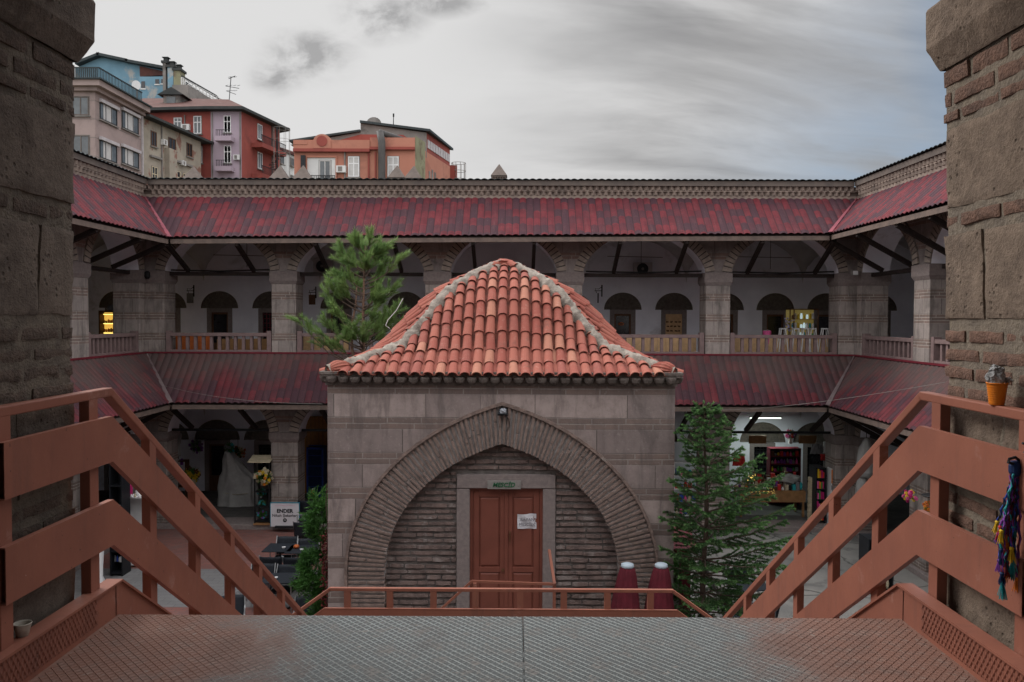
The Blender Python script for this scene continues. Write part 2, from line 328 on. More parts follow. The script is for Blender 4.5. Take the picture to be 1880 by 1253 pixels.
    def build(s, name, mat, parent=None, smooth=False, bevel=0, fixn=False, angle=None):
        o0 = org(parent) if parent is not None else Vector((0,0,0))
        me = bpy.data.meshes.new(name)
        me.from_pydata([(p[0]-o0.x, p[1]-o0.y, p[2]-o0.z) for p in s.v], [], s.f)
        uvl = me.uv_layers.new(name='UVMap'); data = uvl.data
        V = s.v
        for fi, poly in enumerate(me.polygons):
            uv = s.uv[fi]
            if uv is None:
                nn = poly.normal
                ax, ay, az_ = abs(nn.x), abs(nn.y), abs(nn.z)
                for li in poly.loop_indices:
                    p = V[me.loops[li].vertex_index]
                    data[li].uv = (p[0], p[1]) if az_ > .8 else ((p[1], p[2]) if ax > ay else (p[0], p[2]))
            else:
                for k, li in enumerate(poly.loop_indices): data[li].uv = uv[k]
            poly.material_index = s.mi[fi]
            poly.use_smooth = smooth
        for q in (mat if isinstance(mat, (list, tuple)) else [mat]): me.materials.append(MT[q] if isinstance(q, str) else q)
        me.validate(); me.update()
        if fixn:
            import bmesh
            bm = bmesh.new(); bm.from_mesh(me); bmesh.ops.remove_doubles(bm, verts=bm.verts, dist=1e-5)
            bmesh.ops.recalc_face_normals(bm, faces=bm.faces); bm.to_mesh(me); bm.free()
        o = bpy.data.objects.new(name, me); COL.objects.link(o)
        if parent is not None: o.parent = parent
        if bevel:
            md = o.modifiers.new('bevel', 'BEVEL'); md.width = bevel; md.segments = 2; md.limit_method = 'ANGLE'
        return o
def tag(o, label=None, cat=None, group=None, kind=None):
    if label: o['label'] = label
    if cat: o['category'] = cat
    if group: o['group'] = group
    if kind: o['kind'] = kind
    return o
def thing(name, label, cat, loc=(0,0,0), group=None):
    o = bpy.data.objects.new(name, None); COL.objects.link(o); o.empty_display_size = .2
    o.location = loc; ORG[o.name] = Vector(loc)
    return tag(o, label, cat, group)
def copy_tree(o, parent=None):
    c = o.copy(); COL.objects.link(c)
    if parent is not None: c.parent = parent
    for ch in list(KIDS.get(o.name, [])) or [x for x in bpy.data.objects if x.parent == o]: copy_tree(ch, c)
    return c
KIDS = {}
def place(proto, loc, rz=0, label=None, first=[None]):
    c = copy_tree(proto); c.location = loc; c.rotation_euler = (0,0,rz)
    if label: c['label'] = label
    return c
def one(mb, name, mat, label, cat, group=None, **kw):   # a thing that is one mesh
    o = mb.build(name, mat, **kw); return tag(o, label, cat, group)
# ================================================================ SETTING
XL, XR, YF, OH = -11.2, 10.2, 24.0, 1.33       # courtyard faces of the left, right and far wings; eave overhang
ZG, ZA, ZU = -6.45, -6.30, -1.50               # courtyard ground, arcade floor, upper gallery floor
def grid_sheet(mb, x0, x1, y0, y1, z, nx, ny, fn=None):
    vs = [(x0+(x1-x0)*i/nx, y0+(y1-y0)*j/ny, 0) for j in range(ny+1) for i in range(nx+1)]
    vs = [(x, y, z+(fn(x, y) if fn else 0)) for x, y, _ in vs]
    mb.idx(vs, [(j*(nx+1)+i, j*(nx+1)+i+1, (j+1)*(nx+1)+i+1, (j+1)*(nx+1)+i) for j in range(ny) for i in range(nx)])
def paving_mat():
    m, t, b = base_mat('courtyard_paving'); co = t.new('ShaderNodeTexCoord').outputs['Object']; x, y, z = t.xyz(co)
    n1 = t.noise(co, .8, 7, .6)
    conc = t.mix(t.ramp(n1, .35, .65), (.235,.225,.21), (.165,.16,.152))
    conc = t.mix(t.m('MULTIPLY', t.ramp(t.noise(co, .5, 8, .7, .8), .52, .62), .7), conc, (.085,.083,.08))
    vor = t.new('ShaderNodeTexVoronoi', {'Vector': t.comb(t.m('ADD', x, t.m('MULTIPLY', n1, 1.2)), y)}, feature='DISTANCE_TO_EDGE'); vor.inputs['Scale'].default_value = .38
    conc = t.mix(t.m('MULTIPLY', t.m('LESS_THAN', vor.outputs['Distance'], .010), .8), conc, (.05,.05,.045))
    br = t.new('ShaderNodeTexBrick', {'Vector': t.comb(x, y), 'Color1': (.22,.085,.070), 'Color2': (.165,.068,.058), 'Mortar': (.11,.085,.078)}, offset=.5)
    br.inputs['Scale'].default_value = 1; br.inputs['Brick Width'].default_value = .24; br.inputs['Row Height'].default_value = .12; br.inputs['Mortar Size'].default_value = .007
    gr = t.new('ShaderNodeTexBrick', {'Vector': t.comb(x, y), 'Color1': (.175,.17,.172), 'Color2': (.145,.142,.145), 'Mortar': (.10,.10,.10)}, offset=.5)
    gr.inputs['Scale'].default_value = 1; gr.inputs['Brick Width'].default_value = .40; gr.inputs['Row Height'].default_value = .20; gr.inputs['Mortar Size'].default_value = .007
    ph = t.m('FRACT', t.m('DIVIDE', t.m('ADD', y, -20.1), 7.0))
    red = t.mix(t.m('LESS_THAN', ph, .62), gr.outputs[0], br.outputs[0])
    red = t.mix(t.m('MULTIPLY', t.ramp(t.noise(co, 1.1, 6, .7), .45, .75), .45), red, (.13,.125,.12))
    c = t.mix(t.m('LESS_THAN', x, 1.0), conc, red)
    t.put(b.inputs['Base Color'], c); b.inputs['Roughness'].default_value = .8
    bn = t.new('ShaderNodeBump', {'Strength': .4, 'Distance': .01, 'Height': t.m('ADD', br.outputs['Fac'], t.noise(co, 20, 5))}); t.l.new(bn.outputs[0], b.inputs['Normal'])
    return m
MT['paving'] = paving_mat()
mb = MB(); grid_sheet(mb, XL-.3, XR+.3, 3.0, YF+.3, ZG, 24, 24)
tag(mb.build('courtyard_ground', 'paving'), kind='structure')
MT['earth'] = mk('hill_earth', (.12,.11,.08), (.07,.075,.045), .4, .95, .4, 3)
def hill(x, y):
    d = max(0, y-34)*.10
    return min(d, 9) + max(0, -x-25)*.05
mb = MB(); grid_sheet(mb, -900, 900, -300, 1500, -6.6, 60, 60, lambda x, y: hill(x, y) if y > 34 else 0)
tag(mb.build('terrain', 'earth'), kind='structure')

MT['gallery_pave'] = mk('gallery_paving', (.48,.46,.44), (.38,.36,.34), 3, .8, .3, 12)  # unseen floor, made pale to bounce light up into the gallery
MT['vault'] = mk('vault_plaster', (.58,.555,.57), (.46,.44,.45), 1.5, .9, .15, 20, stain=(.22,.205,.20), ssc=.6, slo=.5, shi=.75)
# ================================================================ THE CARAVANSERAI
HAN = thing('caravanserai', 'two storey stone arcaded inn around the courtyard with red corrugated lean-to eaves', 'building', (0, 26, -6.3))
def TF(s, q, z): return (s, YF+q, z)
def TL(s, q, z): return (XL-q, s, z)
def TR(s, q, z): return (XR+q, s, z)
def tbox(mb, T, s0, s1, q0, q1, z0, z1, mi=0):
    a = T(s0, q0, z0); b = T(s1, q1, z1); mb.box(a[0], b[0], a[1], b[1], a[2], b[2], mi)
def arch_pts(a, b, zs, R, n=24, k=1.7, pw=.6):
    c = (a+b)/2; h = (b-a)/2
    out = []
    for i in range(n+1):
        t = math.sin(math.pi*(i/n-.5)); out.append((c+h*t, zs+R*max(0.0, 1-abs(t)**k)**pw))
    return out
def wall_over_arches(mb, T, s0, s1, ivs, zs, R, zt, q0, q1, k=1.7, pw=.6, zspr=None, mi_s=1):
    """wall from springing line to zt with arched gaps; soffits get material 1"""
    ivs = sorted(ivs); cur = s0
    def quad(a, b, q, mi=0):                # front/back faces
        mb.face([T(*p) for p in a], mi=mi)
    for (a, b) in ivs:
        if a > cur: tbox(mb, T, cur, a, q0, q1, zs, zt)
        pts = arch_pts(a, b, zs, R, 24, k, pw)
        for (xa, za), (xb, zb) in zip(pts[:-1], pts[1:]):
            mb.face([T(xa,q0,za), T(xb,q0,zb), T(xb,q0,zt), T(xa,q0,zt)])
            mb.face([T(xa,q1,za), T(xa,q1,zt), T(xb,q1,zt), T(xb,q1,zb)])
            mb.face([T(xa,q0,za), T(xa,q1,za), T(xb,q1,zb), T(xb,q0,zb)], mi=mi_s)
        cur = b
    if s1 > cur: tbox(mb, T, cur, s1, q0, q1, zs, zt)
def ring(mb, mo, T, a, b, zs, R, wd, q0, q1, bt=.062, gap=.02, k=1.7, pw=.6, jit=.004, clip=None):
    """voussoir bricks round an arch: bricks to mb, mortar backing to mo"""
    pts = arch_pts(a, b, zs, R, 120, k, pw)
    L = [0]
    for p, q in zip(pts[:-1], pts[1:]): L.append(L[-1]+math.hypot(q[0]-p[0], q[1]-p[1]))
    def at(d):
        d = max(0, min(L[-1]-1e-6, d))
        for i in range(len(L)-1):
            if L[i+1] >= d:
                f = (d-L[i])/max(1e-9, L[i+1]-L[i]); p, q = pts[i], pts[i+1]
                j0 = max(0, i-3); j1 = min(len(pts)-1, i+4)
                tx, tz = pts[j1][0]-pts[j0][0], pts[j1][1]-pts[j0][1]; l = math.hypot(tx, tz)
                return p[0]+(q[0]-p[0])*f, p[1]+(q[1]-p[1])*f, -tz/l, tx/l
    n = int(L[-1]/(bt+gap)); st = L[-1]/n
    qb = q0+.012
    for i in range(n):
        d0 = i*st; d1 = d0+st
        x0, z0, nx0, nz0 = at(d0+gap*.5); x1, z1, nx1, nz1 = at(d1-gap*.5)
        w2 = wd*random.uniform(.97, 1.02); qq = q0+random.uniform(-jit, jit)
        # joint between two half bricks now and then
        vs = []
        for q in (qq, q1):
            vs += [T(x0,q,z0), T(x1,q,z1), T(x1+nx1*w2,q,z1+nz1*w2), T(x0+nx0*w2,q,z0+nz0*w2)]
        mb.idx(vs, [(0,1,2,3),(7,6,5,4),(0,4,5,1),(1,5,6,2),(2,6,7,3),(3,7,4,0)])
        if mo is not None:
            x0, z0, nx0, nz0 = at(d0); x1, z1, nx1, nz1 = at(d1)
            mo.face([T(x0+nx0*.01,qb,z0+nz0*.01), T(x1+nx1*.01,qb,z1+nz1*.01), T(x1+nx1*wd*.97,qb,z1+nz1*wd*.97), T(x0+nx0*wd*.97,qb,z0+nz0*wd*.97)])
F_IV = [(-10.6,-7.42), (-6.62,-2.78), (-1.98,1.21), (2.01,5.66), (6.46,9.66)]
L_IV = [(5.2,8.2), (9.1,12.2), (13.04,16.08), (16.94,19.98), (20.84,23.6)]
R_IV = [(5.0,8.0), (8.9,11.9), (12.8,15.8), (16.66,19.7), (20.56,23.6)]
WINGS = [(TF, F_IV, XL, XR, 'far'), (TL, L_IV, 4.0, YF, 'left'), (TR, R_IV, 4.0, YF, 'right')]
UZS, UR, UZT = 1.36, 1.27, 3.60
LZS, LR, LZT = -3.52, 1.42, -1.62
for T, IV, s0, s1, wn_ in WINGS:
    # ---- upper spandrels + lower spandrels
    e1 = s1 + (.9 if T is TF else 0); e0 = s0 - (.9 if T is TF else 0)
    for (zs, R, zt, shr, nm) in ((UZS, UR, UZT, 0, 'upper_arcade_wall'), (LZS, LR, LZT, .04, 'lower_arcade_wall')):
        ivs = [(a+shr, b-shr) for a, b in IV]
        mb = MB(); wall_over_arches(mb, T, e0 if T is TF else s0, e1 if T is TF else s1-.002, ivs, zs+.002, R, zt, 0, .8)
        mb.build(nm, ['wall', 'plaster'], HAN)
        for (a, b) in ivs:
            mbr = MB(); mo = MB(); ring(mbr, mo, T, a, b, zs+.01, R, .29, -.04, .03, bt=.10, gap=.028)
            r = mbr.build('arch_ring', 'arch_stone', HAN); mo.build('arch_mortar', 'joint', r)
    # ---- piers
    edges = [s0] + [x for iv in IV for x in iv] + [s1]
    for i in range(0, len(edges), 2):
        a, b = edges[i], edges[i+1]
        if b-a < .01: continue
        if T is TF and i == 0: a -= .9
        if T is TF and i == len(edges)-2: b += .9
        if T is not TF and i == len(edges)-2: a, b = 23.6, 24.0-.003
        for (zb, zs, w_, cap) in ((-1.62, UZS, 0, .38), (ZA-.15, LZS, .04, .28)):
            mb = MB(); a2, b2 = a-w_, b+w_
            tbox(mb, T, a2+.03, b2-.03, -.0, .80, zb, zs-cap)
            if T is not TF and i == len(edges)-2: pass
            p = mb.build('pier', 'wall_far', HAN, bevel=.02)
            mb = MB()
            c0 = zs-cap
            def ringv(e, z): return [T(a2+.03-e,-e,z), T(b2-.03+e,-e,z), T(b2-.03+e,.80+e,z), T(a2+.03-e,.80+e,z)]
            lv = [ringv(.002, c0), ringv(.05, c0+.10), ringv(.05, zs+.004)]
            vs = lv[0]+lv[1]+lv[2]
            fs = [(k, (k+1)%4, 4+(k+1)%4, 4+k) for k in range(4)]+[(4+k, 4+(k+1)%4, 8+(k+1)%4, 8+k) for k in range(4)]+[(3,2,1,0),(8,9,10,11)]
            mb.idx(vs, fs); mb.build('impost', 'stone_frame', p, fixn=True)
    # ---- tie beams, cornice, braces, balustrades
    for (a, b) in IV:
        mb = MB(); tbox(mb, T, a+.03, b-.03, .25, .37, 1.24, 1.35); mb.build('tie_beam', 'timber', HAN)
        mb = MB(); tbox(mb, T, a+.03, b-.03, .28, .35, LZS+.0, LZS+.07); mb.build('tie_rod', 'iron', HAN)
    inset = 0 if T is TF else .0
    mb = MB(); ca, cb = (s0, s1) if T is TF else (s0, s1-.0)
    z = UZT
    def cb_(q, z0, z1, mi): tbox(mb, T, ca-(q if T is TF else 0), cb+(q if T is TF else -q*0), -q, .1, z0, z1, mi)
    A = ca+(0.0 if T is TF else 0); 
    def layer(q, z0, z1, mi):
        a_, b_ = (XL+q+.004, XR-q-.004) if T is TF else (s0, YF-q)
        tbox(mb, T, a_, b_, -q, .12, z0, z1, mi)
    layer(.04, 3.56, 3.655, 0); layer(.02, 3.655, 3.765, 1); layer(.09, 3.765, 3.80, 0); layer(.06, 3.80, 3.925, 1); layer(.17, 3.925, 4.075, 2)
    n = int((s1-s0)/.185)
    for k in range(n):
        c = s0+(k+.5)*(s1-s0)/n
        for (q, z0, z1, off) in ((.065, 3.660, 3.762, 0), (.105, 3.803, 3.922, .09)):
            x = c+off
            if T is TF and (x < XL+q+.05 or x > XR-q-.05): continue
            if T is not TF and x > YF-q-.05: continue
            w2 = .072
            poly = [T(x-w2, -q+.045, z0), T(x, -q-.04, z0), T(x+w2, -q+.045, z0)]
            mb.prism(poly, (0,0,z1-z0), 0)
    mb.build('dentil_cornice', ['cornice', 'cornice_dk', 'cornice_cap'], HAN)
# corrugated roofs -----------------------------------------------------------
def roof(T, s0, s1, v0, v1, ztop, ze0, ze1, oh, name, mat, q0=0.0, wave=.205, amp=.042, flip=1, sub=6, rows=4):
    """lean-to sheet falling from q0 to q0-oh (flip=1) with valleys at ends v0/v1"""
    mb = MB(); n = int((s1-s0)/wave*sub)
    def pt(s, e, lift=0):
        ze = ze0+(ze1-ze0)*(s-s0)/(s1-s0)
        z = ztop-(ztop-ze)*e/oh
        return T(s, q0-flip*e, z+amp*abs(math.sin(math.pi*(s-s0)/wave))*1.0+lift)
    for i in range(n):
        sa = s0+(s1-s0)*i/n; sb = s0+(s1-s0)*(i+1)/n
        ea = min(oh, (sa-s0) if v0 else 9, (s1-sa) if v1 else 9); eb = min(oh, (sb-s0) if v0 else 9, (s1-sb) if v1 else 9)
        for r in range(rows):
            f0, f1 = r/rows, (r+1)/rows
            k = 1.42
            uvs = [(sa-s0, ea*f0*k), (sb-s0, eb*f0*k), (sb-s0, eb*f1*k), (sa-s0, ea*f1*k)]
            st0, st1 = .012*(f0*rows % 1), 0
            mb.face([pt(sa, ea*f0), pt(sb, eb*f0), pt(sb, eb*f1), pt(sa, ea*f1)], uvs)
    o = mb.build(name, mat, HAN)
    md = o.modifiers.new('thick', 'SOLIDIFY'); md.thickness = .012; md.offset = -1
    return o
ZE_L, ZE_R = 2.22, 2.40
for (T, s0, s1, v0, v1, za, zb) in ((TF, XL, XR, 1, 1, ZE_L, ZE_R), (TL, 4.0, YF, 0, 1, ZE_L, ZE_L), (TR, 4.0, YF, 0, 1, ZE_R, ZE_R)):
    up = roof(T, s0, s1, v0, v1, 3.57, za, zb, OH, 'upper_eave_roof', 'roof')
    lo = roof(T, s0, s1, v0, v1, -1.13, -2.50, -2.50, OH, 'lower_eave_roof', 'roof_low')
    tp = roof(T, s0-.12, s1+.12, 0, 0, 4.09, 4.55, 4.55, 6.0, 'top_roof', 'dark_roof', q0=-.24, flip=-1, rows=1, amp=.035)
    for (rf, z0, z1) in ((up, za, zb), (lo, -2.50, -2.50)):
        mb = MB(); e0 = s0+OH if v0 else s0; e1 = s1-OH
        n = 8
        for i in range(n):
            a = e0+(e1-e0)*i/n; b = e0+(e1-e0)*(i+1)/n
            za_ = z0+(z1-z0)*(a-s0)/(s1-s0); zb_ = z0+(z1-z0)*(b-s0)/(s1-s0)
            A_ = T(a, -OH+.06, za_-.105); B_ = T(b, -OH+.06, zb_-.105)
            mb.bar(A_, B_, .045, .125)
        mb.build('fascia', 'fascia', rf)
        # soffit boards just under the sheet
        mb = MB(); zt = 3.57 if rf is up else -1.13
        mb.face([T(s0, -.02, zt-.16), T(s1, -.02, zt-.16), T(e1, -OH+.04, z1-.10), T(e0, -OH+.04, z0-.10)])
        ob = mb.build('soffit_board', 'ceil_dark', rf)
    # ridge capping where the lower sheet meets the gallery kerb
    mb = MB(); tbox(mb, T, s0+(.03 if v0 else 0), s1-.03, -.06, .02, -1.125, -1.075); mb.build('capping', 'maroon', lo)
for (sx, XX, ze) in ((1, XL, ZE_L), (-1, XR, ZE_R)):        # valley flashings
    for (zt, zb_, m_) in ((3.60, ze+.035, 'roof_flash'), (-1.10, -2.465, 'roof_flash_grey')):
        mb = MB(); a = Vector((XX, YF, zt+.02)); b = Vector((XX+sx*OH*1.01, YF-OH*1.01, zb_))
        w0, w1 = .02, .19
        mb.face([a+Vector((0,-w0,0)), b+Vector((0,-w1*.9,0)), b+Vector((sx*.05,0,.01)), a+Vector((sx*.02,0,.01))])
        o = mb.build('valley_flashing', m_, HAN); md = o.modifiers.new('t', 'SOLIDIFY'); md.thickness = .01
# timber braces under the eaves
def braces(T, ss, z_t0, sign=1):
    for s in ss:
        ze = z_t0 if not callable(z_t0) else z_t0(s)
        mb = MB(); mb.bar(T(s, .28, 1.38), T(s, -OH+.10, ze-.18), .10, .12); mb.build('eave_brace', 'timber', HAN)
braces(TF, [-10,-8,-5.75,-3.5,-1.25,.5,2.95,4.85,7.0,9.05], lambda s: ZE_L+(ZE_R-ZE_L)*(s-XL)/(XR-XL))
braces(TL, [22.6,21.1,18.9,17.4,15,13.6,11,9.6,7,5.8], ZE_L); braces(TR, [22.9,21.1,18.9,17.4,15,13.6,11,9.6,7,5.8], ZE_R)
for T, ss in ((TF, [-9.9,-7.95,-5.6,-3.3,3.0,5.0,7.0,9.0]), (TL, [22.6,21.0,18.9,17.4]), (TR, [22.6,21.0,18.9,17.4])):
    for s in ss:
        mb = MB(); mb.bar(T(s, .22, LZS+.10), T(s, -OH+.12, -2.66), .10, .12); mb.build('eave_brace', 'timber', HAN)
# gallery kerb + balustrades
for T, IV, s0, s1, wn_ in WINGS:
    mb = MB(); tbox(mb, T, s0 if T is not TF else s0-.9, s1 if T is not TF else s1+.9, .02, .78, -1.62, -1.12); mb.build('gallery_kerb', 'bal', HAN)
    for (a, b) in IV:
        mb = MB(); q0, q1 = .06, .20
        for x in (a+.06, b-.06): tbox(mb, T, x-.07, x+.07, q0-.03, q1+.03, -1.12, -.44)
        tbox(mb, T, a+.13, b-.13, q0-.012, q1+.012, -.605, -.50); tbox(mb, T, a+.13, b-.13, q0-.02, q1+.02, -1.118, -1.02)
        n = 12 if T is TF else 11
        for k in range(1, n):
            x = a+.13+(b-a-.26)*k/n
            tbox(mb, T, x-.045, x+.045, q0+.02, q1-.02, -1.02, -.605)
        mb.build('balustrade', 'bal', HAN, bevel=.008)
# interiors: floors, back walls with arched niches, groined vaults
def niche_wall(T, s0, s1, cs, hw, zb, zn, R, zt, q, openings):
    ivs = [(c-hw, c+hw) for c in cs]
    mb = MB(); wall_over_arches(mb, T, s0, s1, ivs, zn, R, zt, q, q+.25, k=2.0, pw=.5)
    cur = s0
    for a, b in ivs:
        tbox(mb, T, cur, a, q, q+.25, zb, zn-.001); cur = b
    tbox(mb, T, cur, s1, q, q+.25, zb, zn-.001)
    for c in cs:
        fw = .46
        tbox(mb, T, c-hw, c-fw, q, q+.25, zb, zn-.001); tbox(mb, T, c+fw, c+hw, q, q+.25, zb, zn-.001)
    mb.build('back_wall', ['plaster', 'brick_old'], HAN)
    for c in cs:
        mb = MB(); tbox(mb, T, c-hw-.02, c+hw+.02, q+.13, q+.24, zn-.0, zn+R+.05)
        k = 0; zz = zn+.03
        while zz < zn+R-.04:
            tbox(mb, T, c-hw*.72, c+hw*.72, q+.115, q+.135, zz, zz+.045); zz += .068
        mb2 = MB(); ring(mb2, None, T, c-hw*.985, c+hw*.985, zn+.01, R*.985, -.19, q+.085, q+.12, bt=.055, gap=.022, k=2.0, pw=.5)
        nb = mb.build('blind_arch', 'niche', HAN); mb2.build('arch_brick', 'niche_brick', nb)
        kind = openings.get(round(c, 2), 'door')
        mb = MB(); ow = .30; zo = zn-.15
        tbox(mb, T, c-.455, c-ow, q-.012, q+.24, zb, zn-.006); tbox(mb, T, c+ow, c+.455, q-.012, q+.24, zb, zn-.006); tbox(mb, T, c-ow, c+ow, q-.012, q+.24, zo, zn-.006)
        fr = mb.build('door_surround', 'stone_frame', HAN)
        mb = MB()
        if kind == 'door':
            tbox(mb, T, c-ow, c-ow+.06, q+.05, q+.12, zb, zo, 0); tbox(mb, T, c+ow-.06, c+ow, q+.05, q+.12, zb, zo, 0); tbox(mb, T, c-ow+.06, c+ow-.06, q+.05, q+.12, zo-.07, zo, 0)
            tbox(mb, T, c-ow+.06, c+ow-.06, q+.06, q+.11, zb, zb+.55, 0); tbox(mb, T, c-ow+.06, c+ow-.06, q+.09, q+.11, zb+.55, zo-.07, 1)
            mb.build('door', ['brown', 'glass_dk'], fr)
        elif kind == 'grid':
            tbox(mb, T, c-ow, c+ow, q+.12, q+.16, zb+.3, zo, 1)
            for k in range(6): tbox(mb, T, c-ow+k*.12-.012, c-ow+k*.12+.012, q+.06, q+.085, zb+.3, zo, 0)
            for k in range(9): tbox(mb, T, c-ow, c+ow, q+.056, q+.08, zb+.3+k*.16-.012, zb+.3+k*.16+.012, 0)
            tbox(mb, T, c-ow, c+ow, q+.02, q+.2, zb, zb+.3, 2)
            mb.build('window', ['maroon' if zb > -3 else 'iron', 'glass_dk', 'stone_frame'], fr)
        elif kind == 'panel':
            tbox(mb, T, c-ow, c+ow, q+.02, q+.2, zb, zb+.28, 2)
            tbox(mb, T, c-ow, c+ow, q+.05, q+.10, zb+.28, zo, 0)
            for i in range(4):
                for j in range(7):
                    x = c-ow+.09+i*.14; z_ = zb+.40+j*.16
                    mb.obox(T(x+random.uniform(-.02,.02), q+.045, z_), .09 if T is TF else .01, .01 if T is TF else .09, .05, None, 1, .012)
            mb.build('window', ['ply', 'brown', 'stone_frame'], fr)
MT['niche'] = mk('niche_brick_dark', (.17,.145,.125), (.11,.095,.083), 10, .95, .5, 40)
MT['niche_brick'] = mk('niche_ring_brick', (.20,.17,.145), (.13,.11,.095), 10, .95, .5, 40)
UC = [-14.3,-12.5,-10.64,-8.79,-6.35,-3.96,-1.9,0.14,2.0,3.80,5.63,7.45,9.24,11.05,12.9]
LC = [-14.4,-12.6,-10.76,-8.97,-6.9,-4.9,-2.9,-.9,1.1,3.1,5.0,6.95,8.85,10.76,12.7]
niche_wall(TF, XL-4.5, XR+4.5, UC, .67, ZU, .29, .61, 3.0, 4.5, {-8.79:'grid', 5.63:'panel', -3.96:'grid', 2.0:'grid'})
niche_wall(TF, XL-4.5, XR+4.5, LC, .82, ZA, -4.46, .74, -2.05, 4.5, {-8.97:'grid', 8.85:'grid', 10.76:'grid', -4.9:'grid'})
SC_ = [6.0+1.95*k for k in range(11)]
for T in (TL, TR):
    niche_wall(T, 4.0, 28.5, [c for c in SC_ if c < 26], .67, ZU, .29, .61, 3.0, 4.5, {round(SC_[k], 2): 'grid' for k in (2, 5, 8)})
    niche_wall(T, 4.0, 28.5, [c for c in SC_ if c < 26], .82, ZA, -4.46, .74, -2.05, 4.5, {round(SC_[k], 2): 'grid' for k in (2, 5, 8)})
for (x0, x1, y0, y1) in ((XL-4.8, XR+4.8, YF+.78, 28.9), (XL-4.8, XL-.78, 3.0, YF+.78), (XR+.78, XR+4.8, 3.0, YF+.78)):
    mb = MB(); mb.box(x0, x1, y0, y1, -1.95, ZU); mb.build('gallery_floor', 'gallery_pave', HAN)
    mb = MB(); mb.box(x0, x1, y0, y1, -6.7, ZA); mb.build('arcade_floor', 'floor_in', HAN)
# kerb step of the arcade floor, under the piers
for (x0, x1, y0, y1) in ((XL-.1, XR+.1, YF-.12, YF+.78), (XL-.78, XL+.12, 3.0, YF-.12), (XR-.12, XR+.78, 3.0, YF-.12)):
    mb = MB(); mb.box(x0, x1, y0, y1, -6.7, ZA-.004); mb.build('arcade_step', 'stone_frame', HAN, bevel=.015)
def vaults(T, cells, zs, R, q0, q1):
    for (a, b) in cells:
        mb = MB(); n = 16
        def f(t): return max(0.0, 1-abs(t)**2.0)**.5
        V = []
        for j in range(n+1):
            for i in range(n+1):
                u = -1+2*i/n; v = -1+2*j/n
                # denser sampling near the walls
                u = math.sin(u*math.pi/2); v = math.sin(v*math.pi/2)
                V.append(T(a+(b-a)*(u+1)/2, q0+(q1-q0)*(v+1)/2, zs+R*max(f(u), f(v))))
        mb.idx(V, [(j*(n+1)+i, j*(n+1)+i+1, (j+1)*(n+1)+i+1, (j+1)*(n+1)+i) for j in range(n) for i in range(n)])
        mb.build('vault', 'vault', HAN, smooth=True)
def cells(IV, s0, s1):
    e = [s0]+[(IV[i][1]+IV[i+1][0])/2 for i in range(len(IV)-1)]+[s1]; return list(zip(e[:-1], e[1:]))
for (zs, R) in ((1.25, 1.62), (-3.6, 1.52)):
    vaults(TF, cells(F_IV, XL-.0, XR+.0), zs, R, .8, 4.5)
    vaults(TF, [(XL-4.5, XL), (XR, XR+4.5)], zs, R, .8, 4.5)
    vaults(TL, cells(L_IV, 4.0, YF+.8), zs, R, .8, 4.5); vaults(TR, cells(R_IV, 4.0, YF+.8), zs, R, .8, 4.5)
# dark structural mass above the vaults so no daylight leaks through
for (x0, x1, y0, y1) in ((XL-4.8, XR+4.8, YF+.81, 28.9), (XL-4.8, XL-.81, 3.0, YF+.8), (XR+.81, XR+4.8, 3.0, YF+.8)):
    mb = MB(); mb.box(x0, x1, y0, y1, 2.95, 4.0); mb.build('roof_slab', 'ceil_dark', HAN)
mb = MB(); mb.box(XL-5.1, XL-4.76, 3, 29.2, -7, 4.3); mb.box(XR+4.76, XR+5.1, 3, 29.2, -7, 4.3); mb.box(XL-4.76, XR+4.76, 28.76, 29.2, -7, 4.3); mb.build('outer_wall', 'wall', HAN)
mb = MB(); mb.box(XL-.8, XL, YF+.0, YF+.8, 3.4, 3.9); mb.box(XR, XR+.8, YF, YF+.8, 3.4, 3.9); mb.build('corner_block', 'wall', HAN)
# chimneys with pyramid caps, on the far roof
CHM = [(356, 28.2, .66, 305), (515, 28.0, .66, 303), (557, 28.0, .66, 303), (729.5, 28, .56, 303), (760, 28, .56, 304), (916.5, 27, .50, 301)]
for (px, Y, w2, ty) in CHM:
    p = P(px, ty, Y); zt = p.z; x = p.x; a = w2/2; zb = 4.05
    m0 = thing('chimney', {356:'leftmost stone chimney cap, in front of the peeling beige house', 515:'stone chimney cap in front of the red house balconies', 557:'stone chimney cap below the dark vent of the orange building', 729.5:'stone chimney cap in front of the orange building, left one of the touching pair', 760:'stone chimney cap in front of the orange building, right one of the touching pair', 916.5:'lone dark stone chimney cap against the sky'}[px], 'chimney', (x, Y, zb), 'pyramid chimney caps on the far roof')
    mb = MB(); h = zt-zb; zc = zt-w2*.88
    mb.box(x-a*.86, x+a*.86, Y-a*.86, Y+a*.86, zb-.6, zc-.12); mb.build('shaft', 'cornice', m0)
    mb = MB(); mb.box(x-a, x+a, Y-a, Y+a, zc-.05, zc); 
    for k in range(6):
        for sgn in (-1, 1):
            t = -a+(k+.5)*w2/6
            mb.prism([(x+t-.04, Y+sgn*a*.86, zc-.115), (x+t, Y+sgn*(a+.0), zc-.115), (x+t+.04, Y+sgn*a*.86, zc-.115)], (0,0,.064))
    mb.build('dentil_band', 'cornice_dk', m0)
    mb = MB(); mb.idx([(x-a-.03,Y-a-.03,zc),(x+a+.03,Y-a-.03,zc),(x+a+.03,Y+a+.03,zc),(x-a-.03,Y+a+.03,zc),(x,Y,zt)], [(3,2,1,0),(0,1,4),(1,2,4),(2,3,4),(3,0,4)])
    mb.build('pyramid_cap', 'cap_stone', m0, bevel=.015)
m0 = thing('chimney', 'small reddish chimney tip above the roof of the right wing', 'chimney', (P(1617,313,26).x, 26, 4.1), 'pyramid chimney caps on the far roof')
x = P(1617,313,26).x; y = 26.0
